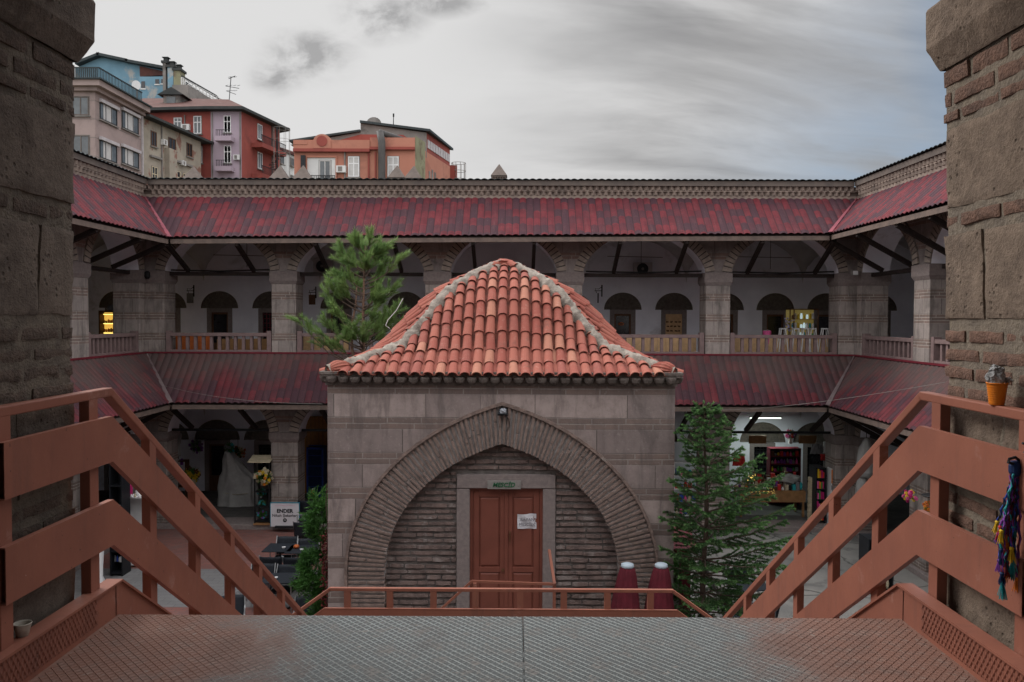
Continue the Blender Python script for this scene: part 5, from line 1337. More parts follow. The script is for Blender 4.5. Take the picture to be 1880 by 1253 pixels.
mb = MB(); mb.box(dmr.x-.9, dmr.x+.9, 85.4, 88, dmr.z-1.0, dmr.z+.5); dd_ = mb.build('dormer', 'b_grey', B)
mb = MB(); mb.box(dmr.x-.55, dmr.x+.4, 85.33, 85.42, dmr.z-.7, dmr.z+.35); mb.build('window', 'b_pane', dd_)
mb = MB(); mb.prism([(dmr.x-1.4, 85, dmr.z+.5), (dmr.x+1.4, 85, dmr.z+.5), (dmr.x+.1, 85, dmr.z+1.3)], (0,3.4,0)); mb.build('dormer_roof', 'b_dkroof', dd_)
for (a, b, y0, y1) in ((322, 336, 217, 238), (358, 372, 214, 246), (361, 373, 269, 300)): FL3.win(B, a, b, y0, y1, 'cross')
for (y0, y1, yb0, yb1) in ((213, 242, 243, 262), (268, 298, 298, 317)):
    FM.win(B, 413, 426, y0, y1+2, 'cross')
    u0, _ = FM.u_at(402); u1, _ = FM.u_at(432); zb, zt = FM.z_at(417, yb1), FM.z_at(417, yb0)
    bal = MB(); fbox(bal, FM.a, FM.du, FM.dn, u0, u1, .03, .95, zb, zb+(zt-zb)*.45); bo = bal.build('balcony', 'b_lilac', B)
    bal = MB(); 
    for k in range(9): uu = u0+.15+(u1-u0-.3)*k/8; fbox(bal, FM.a, FM.du, FM.dn, uu-.02, uu+.02, .88, .92, zb+(zt-zb)*.45, zt)
    fbox(bal, FM.a, FM.du, FM.dn, u0+.1, u1-.1, .87, .93, zt, zt+.05); bal.build('railing', 'iron', bo)
for (y0, y1, yb0, yb1) in ((227, 255, 252, 272), (279, 309, 308, 328)):
    FR.win(B, 474, 482, y0, y1, 'sash')
    u0, _ = FR.u_at(462); u1, _ = FR.u_at(507); zb, zt = FR.z_at(465, yb1), FR.z_at(465, yb0)
    bal = MB(); fbox(bal, FR.a, FR.du, FR.dn, u0, u1, .03, 1.3, zb, zb+(zt-zb)*.4); bo = bal.build('balcony', 'b_red', B)
    bal = MB()
    for k in range(22): uu = u0+.1+(u1-u0-.2)*k/21; fbox(bal, FR.a, FR.du, FR.dn, uu-.02, uu+.02, 1.22, 1.26, zb+(zt-zb)*.4, zt+.1)
    fbox(bal, FR.a, FR.du, FR.dn, u0, u1, 1.2, 1.28, zt+.1, zt+.16); bal.build('railing', 'iron', bo)
# aerial on the red roof
q = P(420, 186, 89); top = P(424, 143, 89)
an = thing('tv_aerial', 'thin television aerial standing on the ridge of the red hotel', 'aerial', (q.x, 89, q.z-.5))
mb = MB(); mb.tube([(q.x, 89, q.z-.5), (top.x, 89, top.z)], .045, 6)
for f, w2, sl_ in ((.98, .5, .25), (.62, 1.0, -.2), (.40, .7, -.3)):
    z = q.z+(top.z-q.z)*f; x = q.x+(top.x-q.x)*f; mb.bar((x-w2*.5, 89, z-sl_*.3), (x+w2, 89, z+sl_), .05, .05)
    for k in range(4): xx = x-w2*.4+w2*1.3*k/3; mb.bar((xx, 88.7, z+.0), (xx+.1, 89.3, z+.25), .035, .035)
mb.build('mast', 'iron', an)
# --- B4 blue building behind
B = thing('blue_building', 'weathered light blue gabled building rising behind the pink block', 'building', (-52, 108, ZB))
Yb = 106
poly = [P(140, 190, Yb), P(140, 126, Yb), P(147, 122, Yb), P(186, 105, Yb), P(238, 117, Yb), P(305, 130, Yb), P(305, 200, Yb)]
poly[0].z = ZB; poly[-1].z = ZB
mb = MB(); mb.prism([(p.x, p.y, p.z) for p in poly], (0,14,0)); mb.build('wall', 'b_blue', B, fixn=True)
mb = MB()
for a, b in ((2,3),(3,4),(4,5)): mb.prism([(poly[a].x-.2, Yb-.9, poly[a].z), (poly[b].x+.1, Yb-.9, poly[b].z), (poly[b].x+.1, Yb-.9, poly[b].z+.35), (poly[a].x-.2, Yb-.9, poly[a].z+.35)], (0,15,0))
mb.build('roof', 'dark_roof', B)
mb = MB(); a, b, c, d = P(256, 121.5, Yb-.3), P(303, 132, Yb-.3), P(303, 138, Yb-.3), P(257, 141, Yb-.3); mb.prism([tuple(x) for x in (a, b, c, d)], (0,.5,0)); mb.build('bare_brick_patch', 'b_tile', B)
mb = MB(); a, c = P(256, 141, Yb-.8), P(312, 200, Yb-.8); mb.box(a.x, c.x, Yb-.8, Yb-.02, c.z, a.z); mb.build('wing', 'b_blue', B)
for (px0, px1, y0, y1) in ((243, 250, 150, 160), (258, 265, 149, 162), (284, 291, 145, 154), (295, 300, 145, 153), (283, 291, 184, 191), (295, 300, 183, 190)):
    a, b = P(px0, y0, Yb-1), P(px1, y1, Yb-1); mb = MB(); mb.box(a.x, b.x, Yb-.85, Yb-.7, b.z, a.z, 1); mb.box(a.x-.1, b.x+.1, Yb-.88, Yb-.7, b.z-.15, b.z, 0); mb.build('window', ['b_white', 'glass_dk'], B)
# flues and terrace
for (px, w_, yt, m_, nm) in ((301.5, 6, 116, 'b_grey', 'flue_pipe'), (313, 11, 124, 'b_blue', 'chimney_stack'), (325, 13, 130, 'b_yell', 'chimney_stack')):
    a = P(px-w_/2, yt, Yb-3); b = P(px+w_/2, 200, Yb-3); mb = MB(); mb.box(a.x, b.x, Yb-3, Yb-1.5, b.z, a.z); ch = mb.build(nm, m_, B)
    mb = MB(); mb.box(a.x-.15, b.x+.15, Yb-3.15, Yb-1.35, a.z, a.z+.3); mb.box((a.x+b.x)/2-.25, (a.x+b.x)/2+.25, Yb-2.6, Yb-2.0, a.z+.3, a.z+.75); mb.box((a.x+b.x)/2-.4, (a.x+b.x)/2+.4, Yb-2.7, Yb-1.9, a.z+.8, a.z+.9); mb.build('cap', 'b_dkroof', ch)
B = thing('terrace_building', 'grey roof terrace block with a long dark canopy behind the red hotel', 'building', (-36, 100, ZB))
pl_ = [P(316, 158, 100), P(345, 155, 100), P(420, 186, 112)]
mb = MB(); mb.prism([(P(316,158,100).x, 100, ZB), (P(345,155,100).x, 100, ZB), (P(422,183,112).x, 112, ZB), (P(316,158,112).x, 112, ZB)], (0,0,P(345,156,100).z-ZB)); mb.build('wall', 'b_grey', B, fixn=True)
zt = P(345,156,100).z; a = Vector((P(333,156,100).x, 100, zt)); b = Vector((P(420,183,112).x, 112, zt))
mb = MB()
for k in range(15): p = a.lerp(b, k/14); mb.box(p.x-.05, p.x+.05, p.y-.05, p.y+.05, zt, zt+.9)
mb.bar(a+Vector((0,0,.9)), b+Vector((0,0,.9)), .1, .08); mb.bar(a+Vector((0,0,.45)), b+Vector((0,0,.45)), .06, .05); mb.build('railing', 'b_white', B)
mb = MB(); a2 = P(333, 141, 101); b2 = P(397, 170, 110); mb.prism([(a2.x, 101, a2.z), (b2.x, 110, a2.z), (b2.x-.6, 113, a2.z+.3), (a2.x-.2, 106, a2.z+.3)], (0,0,.22)); mb.build('canopy', 'b_dkroof', B, fixn=True)
for f in (.05, .4, .8): p = Vector((a2.x, 101, 0)).lerp(Vector((b2.x, 110, 0)), f); mb = MB(); mb.box(p.x-.07, p.x+.07, p.y-.07, p.y+.07, zt, a2.z); mb.build('canopy_post', 'b_white', B)
# --- B5 small white house and the spiral stair
B = thing('white_house', 'small white house between the red hotel and the orange building', 'building', (-26, 95, ZB))
F5 = Facade(pxy(512, 92), pxy(545, 97)); 
if F5.dn.y > 0: F5.dn = -F5.dn
zt = P(520, 276, 93).z
block('wall', 'b_white', B, [pxy(505, 92), pxy(545, 97), (pxy(545, 97)[0], 104), (pxy(505, 92)[0], 104)], ZB, zt)
mb = MB(); p0, p1 = pxy(503, 91.6), pxy(547, 96.6); mb.prism([(p0[0], p0[1], zt), (p1[0], p1[1], zt), (p1[0], 104, zt+1), (p0[0], 104, zt+1)], (0,0,.3)); mb.build('roof', 'b_tile', B, fixn=True)
for (a, b, y0, y1) in ((516, 522, 285, 300), (535, 540, 290, 304), (536, 541, 322, 335)): F5.win(B, a, b, y0, y1, 'sash', 'b_grey')
SPX = P(513, 280, 84).x; s5 = thing('spiral_stair', 'black spiral fire stair inside thin wire hoops beside the red hotel', 'stair', (SPX, 84, ZB))
z0, z1 = P(513, 332, 84).z, P(513, 236, 84).z; mb = MB(); mb.tube([(SPX-.25, 84, z0-3), (SPX-.25, 84, z1+.2)], .09, 8); mb.build('column', 'iron', s5)
mb = MB()
for k in range(26):
    an_ = k*.52; z = P(513, 300, 84).z-.22*k+1.2; d = Vector((math.cos(an_), math.sin(an_), 0)); mb.bar(Vector((SPX-.25, 84, z)), Vector((SPX-.25, 84, z))+d*.85, .22, .04)
mb.build('treads', 'iron', s5)
mb = MB()
for k in range(8): an_ = k*math.pi/4; x, y = SPX+.25+.85*math.cos(an_), 84+.85*math.sin(an_); mb.tube([(x, y, z0-2), (x, y, z1)], .02, 5)
for z in (z1, z1-1.2, z1-2.6): mb.tube([(SPX+.25+.85*math.cos(t*math.pi/8), 84+.85*math.sin(t*math.pi/8), z) for t in range(17)], .02, 5, False)
mb.build('wire_cage', 'b_grey', s5)
# --- B6 orange building
B = thing('orange_building', 'orange building with a round pediment disc and dark upper gable', 'building', (-12, 64, ZB))
Y6 = 60; c0 = pxy(541, Y6); c1 = pxy(762, Y6); c2 = pxy(826, 68.8); XS = c1[0]
zc = P(650, 274, Y6).z
block('wall', 'b_orange', B, [c0, c1, c2, (c2[0]-9, 68.8), (c0[0], 68.8)], ZB, P(600, 265, Y6).z)
FF = Facade(c0, c1); FS = Facade(c1, c2)
if FS.dn.x < 0: FS.dn = -FS.dn
uL, _ = FF.u_at(541); uR, _ = FF.u_at(762); uk, _ = FF.u_at(680)
zk = P(650, 276, Y6).z
FF.band(B, 0, uk, zk-.18, zk+.05, 'maroon' if False else 'b_red', .35); FF.band(B, uk, uR, zk+.0, zk+.2, 'b_red', .28)
FF.band(B, 0, uk, zk+.05, P(650, 258.5, Y6).z, 'b_orange', .22, 'parapet'); FF.band(B, uk+.005, uR, zk+.2, P(700, 256, Y6).z+.1, 'b_orange', .12, 'parapet')
FF.band(B, 0, 1.05, P(600, 262, Y6).z-.2, P(550, 261.5, Y6).z, 'b_orange', .26, 'parapet_end')
dc = P(591, 260, Y6-.3); mb = MB()
mb.prism([(dc.x+.66*math.cos(t*math.pi/12), Y6-.29, dc.z+.50*math.sin(t*math.pi/12)*1.1) for t in range(13)]+[(dc.x-.66, Y6-.29, dc.z-.5), (dc.x+.66, Y6-.29, dc.z-.5)], (0,.5,0)); pdm = mb.build('round_pediment', 'b_orange', B, fixn=True)
mb = MB(); mb.prism([(dc.x+.40*math.cos(t*math.pi/12), Y6-.33, dc.z+.02+.40*math.sin(t*math.pi/12)) for t in range(24)], (0,.05,0)); mb.build('disc', 'b_red', pdm, fixn=True)
# recessed balcony
u0, _ = FF.u_at(565); u1, _ = FF.u_at(617); zz1, zz0 = FF.z_at(590, 290), FF.z_at(590, 345)
mb = MB(); fbox(mb, FF.a, FF.du, FF.dn, u0, u1, .004, .012, zz0, zz1, 0); fbox(mb, FF.a, FF.du, FF.dn, u0-.1, u1+.1, .0, .12, zz1, zz1+.12, 1); fbox(mb, FF.a, FF.du, FF.dn, u0-.1, u0, 0, .12, zz0, zz1, 1); fbox(mb, FF.a, FF.du, FF.dn, u1, u1+.1, 0, .12, zz0, zz1, 1)
lo_ = mb.build('loggia', ['b_white', 'b_orange'], B)
FF.win(B, 587, 608, 295, 345, 'sash', 'b_curt', name='balcony_door'); 
mb = MB(); 
for k in range(13): uu = u0+.05+(u1-u0-.1)*k/12; fbox(mb, FF.a, FF.du, FF.dn, uu-.015, uu+.015, .2, .23, FF.z_at(590,345), FF.z_at(590,324))
fbox(mb, FF.a, FF.du, FF.dn, u0, u1, .19, .24, FF.z_at(590,324), FF.z_at(590,323)); mb.build('railing', 'iron', lo_)
FF.win(B, 640, 660, 288, 325, 'cross', blind=(.1,.9,.0)); FF.win(B, 712, 732, 288, 332, 'cross', blind=(.1,.9,.05))
u0, _ = FF.u_at(676); u1, _ = FF.u_at(684); FF.band(B, u0, u0+.12, ZB, zk-.2, 'b_red', .10, 'pilaster_line')
mb = MB(); u0, _ = FF.u_at(555); u1, _ = FF.u_at(563); fbox(mb, FF.a, FF.du, FF.dn, u0, u1, 0, .35, FF.z_at(560, 345), FF.z_at(560, 287)); mb.build('vent_duct', 'black', B)
# side: dirty strip and clerestory
ue, _ = FS.u_at(780); mb = MB(); fbox(mb, FS.a, FS.du, FS.dn, 0, ue, 0, .03, ZB, P(762, 256, Y6).z+.25); mb.build('dirty_strip', 'b_yell', B)
gz = P(662, 228, Y6+2.5)
g = [P(533, 262, Y6+2.5), P(662, 243, Y6+2.5), P(662, 227, Y6+2.5), P(783, 244, Y6+2.5), P(783, 266, Y6+2.5)]
mb = MB(); mb.prism([(g[0].x, Y6+2.5, P(533,266,Y6+2.5).z), tuple(g[1]), tuple(g[2]), tuple(g[3]), (g[4].x, Y6+2.5, g[4].z-1)], (0,1.2,0)); mb.build('gable', 'b_grey', B, fixn=True)
mb = MB(); a, b = P(600, 262, Y6+2.45), P(780, 248, Y6+2.45); mb.prism([tuple(P(600,264,Y6+2.45)), tuple(P(662,247,Y6+2.45)), tuple(P(740,248,Y6+2.45)), tuple(P(762,264,Y6+2.45))], (0,.04,0)); mb.build('gable_face', 'b_red', B)
mb = MB(); za_ = P(783, 243, Y6+2.5).z; xa_ = g[3].x; c3 = pxy(832, 68.8+.5)
zend = P(830, 298, 69).z
mb.idx([(g[2].x, Y6+2.2, g[2].z), (xa_+.3, Y6+2.2, za_), (c3[0], 69.3, za_), (g[2].x, 69.3, g[2].z), (g[2].x, Y6+2.2, g[2].z+.18), (xa_+.3, Y6+2.2, za_+.18), (c3[0], 69.3, za_+.18), (g[2].x, 69.3, g[2].z+.18)], [(3,2,1,0),(4,5,6,7),(0,1,5,4),(1,2,6,5),(2,3,7,6),(3,0,4,7)])
mb.idx([(g[0].x, Y6+2.2, g[0].z), (g[1].x, Y6+2.2, g[1].z), (g[1].x, 69, g[1].z), (g[0].x, 69, g[0].z), (g[0].x, Y6+2.2, g[0].z+.15), (g[1].x, Y6+2.2, g[1].z+.15), (g[1].x, 69, g[1].z+.15), (g[0].x, 69, g[0].z+.15)], [(3,2,1,0),(4,5,6,7),(0,1,5,4),(1,2,6,5),(2,3,7,6),(3,0,4,7)])
mb.build('roof', 'dark_roof', B)
FS2 = Facade((xa_, Y6+2.6), (c2[0], 68.8)); 
if FS2.dn.x < 0: FS2.dn = -FS2.dn
mb = MB(); zc0 = P(783, 268, Y6+2.6).z; fbox(mb, FS2.a, FS2.du, FS2.dn, 0, FS2.L, -.3, -.02, zc0-1.2, za_); cl = mb.build('clerestory_wall', 'b_red', B)
for k in range(9):
    mb = MB(); u = .25+k*(FS2.L-.3)/9; fbox(mb, FS2.a, FS2.du, FS2.dn, u, u+.55, -.02, .03, za_-1.15, za_-.5); mb.build('window', 'b_drain', cl)
for px, yt in ((788, 315), (793, 312), (798, 317)):
    u, _ = FS.u_at(px); mb = MB(); fbox(mb, FS.a, FS.du, FS.dn, u-.15, u+.2, 0, .04, FS.z_at(px, 345), FS.z_at(px, yt)); mb.build('window', 'b_grey', B)
letters('OTEL', 1.3, (FS.a.x+FS.du.x*5.2+.12, FS.a.y+FS.du.y*5.2, P(797, 296, 64.5).z), mk('faded_letter_paint', (.36,.20,.24), (.33,.18,.22)), B, name='faded_lettering', rot=(math.pi/2, 0, math.atan2(FS.du.y, FS.du.x)), depth=.02) if False else None
# duct up the front
mb = MB(); x = P(701, 300, Y6-.5).x; mb.tube([(x, Y6-.5, ZB), (x, Y6-.5, P(701, 262, Y6-.5).z), (x-.15, Y6-.5, P(701, 244, Y6).z)], .27, 12); mb.tube([(x-.15, Y6-.45, P(701,246,Y6).z), (x+1.6, Y6+2.2, P(701,246,Y6).z-.1)], .22, 10); mb.build('smoke_duct', mk('sooty_duct', (.085,.080,.078), (.06,.056,.055), 2, .6), B, smooth=True)
q = P(687, 228, Y6+5); ds = thing('satellite_dish', 'dark round satellite dish on the orange building roof', 'satellite dish', (q.x, Y6+5, q.z-.6))
mb = MB(); mb.lathe([(.02,0),(.3,.04),(.55,.14),(.62,.2)], (0,0,0), 18); mb.v = [(q.x+v[0]*1.0, Y6+5-v[2], q.z-.05+v[1]*.9) for v in mb.v]; mb.build('reflector', 'b_grey', ds)
mb = MB(); mb.tube([(q.x, Y6+5.1, q.z-.8), (q.x, Y6+5.1, q.z)], .05, 6); mb.build('mast', 'iron', ds)
q0 = P(722, 236, Y6+4); q1 = P(722.5, 209, Y6+4); po = thing('antenna_pole', 'thin vertical antenna pole above the orange building', 'aerial', (q0.x, Y6+4, q0.z-.6))
mb = MB(); mb.tube([(q0.x, Y6+4, q0.z-.6), (q1.x, Y6+4, q1.z)], [.045, .03], 6); mb.build('pole', 'iron', po); mb = MB(); mb.tube([(q1.x, Y6+4, q1.z-.25), (q1.x, Y6+4, q1.z)], .07, 6); mb.build('tip', 'iron', po)
q = P(842, 315, 70); cg = thing('ladder_cage', 'round wire ladder cage at the right end of the orange building', 'ladder', (q.x, 70, ZB))
zt, zb = P(842, 300, 70).z, P(842, 345, 70).z; mb = MB()
for k in range(10): an_ = k*math.pi/5; mb.tube([(q.x+.62*math.cos(an_), 70+.62*math.sin(an_), zb), (q.x+.62*math.cos(an_), 70+.62*math.sin(an_), zt)], .022, 5)
for z in (zt, zt-.7, zt-1.4): mb.tube([(q.x+.62*math.cos(t*math.pi/8), 70+.62*math.sin(t*math.pi/8), z) for t in range(17)], .022, 5, False)
mb.build('hoops', 'b_grey', cg)
q = P(832, 317, 69.6); mb = MB(); mb.box(q.x-.55, q.x+.3, 69.5, 70.3, P(832,335,69.6).z, P(832,304,69.6).z); mb.build('red_box', 'b_red', B)

# small facade clutter: wall units, cables, downpipes
def wall_unit(F, parent, px, py, w2=.42, h2=.30):
    u, _ = F.u_at(px); z = F.z_at(px, py); mb = MB(); fbox(mb, F.a, F.du, F.dn, u-w2, u+w2, .03, .36, z-h2, z+h2); o = mb.build('air_conditioner', 'b_white', parent)
    mb = MB(); fbox(mb, F.a, F.du, F.dn, u-w2*.6, u+w2*.3, .36, .38, z-h2*.7, z+h2*.7); mb.build('grille', 'b_grey', o)
def drop(F, parent, px, y0, y1, w2=.06, mat='b_grey', name='downpipe'):
    u, _ = F.u_at(px); mb = MB(); fbox(mb, F.a, F.du, F.dn, u-w2, u+w2, .0, .13, F.z_at(px, y1), F.z_at(px, y0)); mb.build(name, mat, parent)
OB = bpy.data.objects
wall_unit(FL3, OB['hotel'], 345, 235); wall_unit(FM, OB['hotel'], 437, 290, .3, .25); wall_unit(F, OB['house'], 300, 262, .3, .25); wall_unit(F, OB['house'], 334, 300, .3, .22); wall_unit(FF, OB['orange_building'], 628, 312, .35, .25)
for px in (391, 444): drop(FM, OB['hotel'], px+(1 if px < 400 else -1), 207, 345)
drop(FR, OB['hotel'], 500, 225, 345, .05); drop(F, OB['house'], 298, 225, 345, .05); drop(FF, OB['orange_building'], 634, 280, 345, .05); drop(FF, OB['orange_building'], 690, 280, 345, .05, 'b_red'); drop(FL3, OB['hotel'], 342, 212, 345, .05)
# ================================================================ TREES AND PLANTS
MT['bark'] = mk('bark', (.12,.085,.065), (.07,.05,.042), 12, .95, 1.0, 30)
MT['bark_red'] = mk('pine_bark', (.22,.13,.09), (.13,.085,.065), 12, .95, 1.0, 30)
def leaf_mat(name, c1, c2, c3):
    m, t, b = base_mat(name); g = t.new('ShaderNodeNewGeometry').outputs['Random Per Island']; co = t.new('ShaderNodeTexCoord').outputs['Object']
    c = t.mix(g, c1, c2); c = t.mix(t.m('MULTIPLY', t.ramp(t.noise(co, 2.2, 4), .42, .66), .8), c, c3)
    t.put(b.inputs['Base Color'], c); b.inputs['Roughness'].default_value = .6; b.inputs['Specular IOR Level'].default_value = .3
    tr = t.new('ShaderNodeBsdfTranslucent'); t.put(tr.inputs['Color'], c)
    mx = t.new('ShaderNodeMixShader', {'Fac': .25}); t.l.new(b.outputs[0], mx.inputs[1]); t.l.new(tr.outputs[0], mx.inputs[2])
    t.l.new(mx.outputs[0], [n for n in t.n if n.type == 'OUTPUT_MATERIAL'][0].inputs[0]); return m
MT['pine'] = leaf_mat('pine_needles', (.155,.255,.075), (.225,.33,.11), (.10,.19,.06))
MT['spruce'] = leaf_mat('spruce_needles', (.048,.115,.036), (.085,.18,.060), (.032,.080,.030))
MT['spruce_tip'] = leaf_mat('spruce_tip_needles', (.12,.25,.080), (.17,.32,.11), (.09,.19,.065))
MT['spruce_old'] = leaf_mat('spruce_old_needles', (.045,.055,.022), (.085,.075,.030), (.03,.04,.02))
MT['thuja'] = leaf_mat('thuja_foliage', (.045,.13,.025), (.085,.22,.045), (.03,.09,.02))
MT['creeper'] = leaf_mat('red_creeper_leaves', (.12,.018,.018), (.20,.035,.03), (.08,.02,.02))
def needle(mb, p, d, L, w):
    s = d.cross(Vector((random.uniform(-1,1), random.uniform(-1,1), random.uniform(-1,1))));
    if s.length < 1e-3: return
    s = s.normalized()*w; i = len(mb.v); q = p+d*L
    mb.v.extend([tuple(p-s), tuple(p+s), tuple(q)]); mb.f.append((i,i+1,i+2)); mb.uv.append(None); mb.mi.append(0)
def tuft(mb, path_, L, w, n, ang, up=.0):
    """needles round a twig (list of points)"""
    for k in range(n):
        f = random.random()**.8; i = min(len(path_)-2, int(f*(len(path_)-1))); t = f*(len(path_)-1)-i
        p = path_[i].lerp(path_[i+1], t); d = (path_[i+1]-path_[i]).normalized(); o = d.orthogonal().normalized(); o = Matrix.Rotation(random.uniform(0, 6.283), 3, d) @ o
        a = ang*random.uniform(.7, 1.25)
        needle(mb, p, (d*math.cos(a)+o*math.sin(a)+Vector((0,0,up))).normalized(), L*random.uniform(.75, 1.1), w)
random.seed(11)
# ---- long-needled pine behind the prayer house, left
px0, Yp = 676, 21.0
base = P(px0, 640, Yp); T0 = thing('pine_tree', 'young bright green long-needled pine rising behind the prayer house roof, left', 'tree', (base.x, Yp, ZG))
top = P(668, 452, Yp)
tw = MB(); tp = []
for k in range(13):
    f = k/12; z = ZG+(top.z-ZG)*f; tp.append(Vector((base.x+(top.x-base.x)*f+.05*math.sin(f*7), Yp+.05*math.sin(f*5+1), z)))
tw.tube(tp, [.115-.10*(k/12) for k in range(13)], 8)
p2 = [Vector((base.x-.42, Yp, -.9)), Vector((base.x-.46, Yp, -.3)), Vector((base.x-.33, Yp, .3)), Vector((base.x-.30, Yp, .8))]
tw.tube([Vector((base.x-.02, Yp, -2.2))]+p2, [.05,.045,.035,.028,.015], 6)
ndl = MB(); br = MB()
specs = []
def tz(z): 
    f = (z-ZG)/(top.z-ZG); return Vector((base.x+(top.x-base.x)*f+.05*math.sin(f*7), Yp+.05*math.sin(f*5+1), z))
for k in range(46):
    f = random.random(); z = -1.1+(top.z-.15+1.1)*f**.92
    L = (.92-.60*((z+1.1)/(top.z+1.1)))*random.uniform(.5, 1.1)
    specs.append((z, random.uniform(0, 6.283), L, random.uniform(.35, .95)))
for (px, py, L, yo) in ((548, 590, 0, -.3), (570, 600, 0, .1), (590, 612, 0, -.3), (738, 470, 0, 0), (735, 515, 0, -.2), (728, 575, 0, -.2), (735, 560, 0, .2), (600, 520, 0, 0), (603, 560, 0, .2), (620, 470, 0, .1), (615, 500, 0, -.3), (705, 450, 0, 0), (652, 448, 0, 0), (590, 585, 0, -.2), (620, 630, 0, .1), (650, 620, 0, -.2), (700, 470, 0, .1), (625, 460, 0, -.1), (600, 540, 0, -.2)):
    q = P(px, py, Yp+yo); z = max(-1.4, q.z-abs(q.x-tz(q.z).x)*.75-.05); specs.append((z, None, q, .6))
for (z, az_, L, upf) in specs:
    p = tz(z)
    if az_ is None: q = L
    else: q = p+Vector((math.cos(az_)*L, math.sin(az_)*L, L*upf))
    m_ = p.lerp(q, .55)+Vector((0,0,-.12*(q-p).length)); pts = [p, p.lerp(m_, .5)+Vector((0,0,-.02)), m_, m_.lerp(q, .5)+Vector((0,0,-.01)), q]
    br.tube(pts, [.026,.021,.016,.011,.007], 5)
    ends = [(m_.lerp(q, .3), q)]
    for s in range(5):
        f = random.uniform(.35, .95); a = pts[2].lerp(q, (f-.35)/.6); dirv = (q-p).normalized(); o = dirv.orthogonal().normalized(); o = Matrix.Rotation(random.uniform(0, 6.28), 3, dirv) @ o
        e = a+(dirv*.7+o*.6+Vector((0,0,.45))).normalized()*random.uniform(.18, .38); ends.append((a, e)); br.tube([a, e], [.008,.005], 4)
    for (a, e) in ends:
        mdl = a.lerp(e, .5); tuft(ndl, [a, mdl, e+(e-a).normalized()*.04], .165, .0056, 112, .66, .12)
tuft(ndl, [top-Vector((0,0,.5)), top], .16, .006, 200, .5, .2)
tr = tw.build('trunk', 'bark_red', T0, smooth=True); br.build('branches', 'bark', tr); ndl.build('needles', 'pine', T0)
# ---- spruce at the right corner
random.seed(5)
Ys = 13.1; top = P(1291, 742, Ys); bx = P(1293, 1100, Ys).x
T1 = thing('spruce_tree', 'dark green spruce with lighter tips beside the right corner of the prayer house', 'tree', (bx, Ys, ZG))
tw = MB(); tw.tube([Vector((bx+.03*math.sin(k), Ys, ZG+(top.z-ZG)*k/12)) if k < 12 else Vector((top.x, Ys, top.z)) for k in range(13)], [.075-.068*(k/12) for k in range(13)], 8)
nd = MB(); nt = MB(); no = MB(); br = MB()
H = top.z-ZG; z = top.z-.18; wi = 0
def swig(p, q, L, n, dens=1.0, tipf=.0):
    pts = [p, p.lerp(q, .5), q]; br.tube([p, q], [.005, .003], 4)
    old = z < ZG+1.7 and random.random() < .4
    tuft(no if old else nd, pts, .042, .0058, int(n*dens), .95, .12)
    e = q-p
    if e.length > .02: tuft(nt, [p.lerp(q, .72), q+e.normalized()*.02], .040, .0062, max(4, int(n*dens*.50)), .75, .15)
while z > ZG+.55:
    f = (top.z-z)/H; R = min(1.08, .08+2.35*f**.92)*(1 if f < .5 else 1-.5*(f-.5)/.5)
    nb = 6 if f < .15 else 7
    for b_ in range(nb):
        az_ = b_*6.283/nb+wi*1.1+random.uniform(-.25, .25); L = R*random.uniform(.78, 1.12)
        if f > .22 and math.cos(az_) > .35: L *= 1.32
        if math.cos(az_) < -.3 and f > .2: L *= .62
        d = Vector((math.cos(az_), math.sin(az_), 0)); p = Vector((bx, Ys, z)); rise = .55-.95*f+random.uniform(-.08,.08)
        pts = [p]+[p+d*L*t+Vector((0,0, L*(rise*t+.22*t*t-.06*t))) for t in (.25,.5,.75,1.0)]
        br.tube(pts, [.017,.013,.010,.007,.004], 5)
        nsub = max(3, int(L/.115))
        for s in range(nsub):
            t = .16+.84*(s+random.random()*.6)/nsub; t = min(t, .999); i = min(3, int(t*4)); a = pts[i].lerp(pts[i+1], t*4-i)
            for sg in (-1, 1):
                lat = Vector((-d.y, d.x, 0))*sg; ln = (.10+.36*(1-t)*min(1, L))*random.uniform(.7, 1.15); e = a+(d*.75+lat*.85+Vector((0,0,random.uniform(-.12,.18)))).normalized()*ln
                swig(a, e, ln, 34+int(ln*300))
        swig(pts[3], pts[4], .1, 60)
        tuft(nd, pts, .030, .0045, int(90*L), .9, .1)
    z -= .19+.17*f*1.0+random.uniform(-.03,.04); wi += 1
for k in range(5):
    a = k*1.256; p = Vector((top.x, Ys, top.z-.16)); swig(p, p+Vector((math.cos(a)*.16, math.sin(a)*.16, .17)), .2, 60)
tuft(nd, [Vector((top.x, Ys, top.z-.35)), Vector((top.x, Ys, top.z+.02))], .03, .005, 160, .7)
tr = tw.build('trunk', 'bark', T1, smooth=True); br.build('branches', 'bark', tr)
cr = nd.build('needles', 'spruce', T1); nt.build('light_tips', 'spruce_tip', cr); no.build('brown_needles', 'spruce_old', cr)
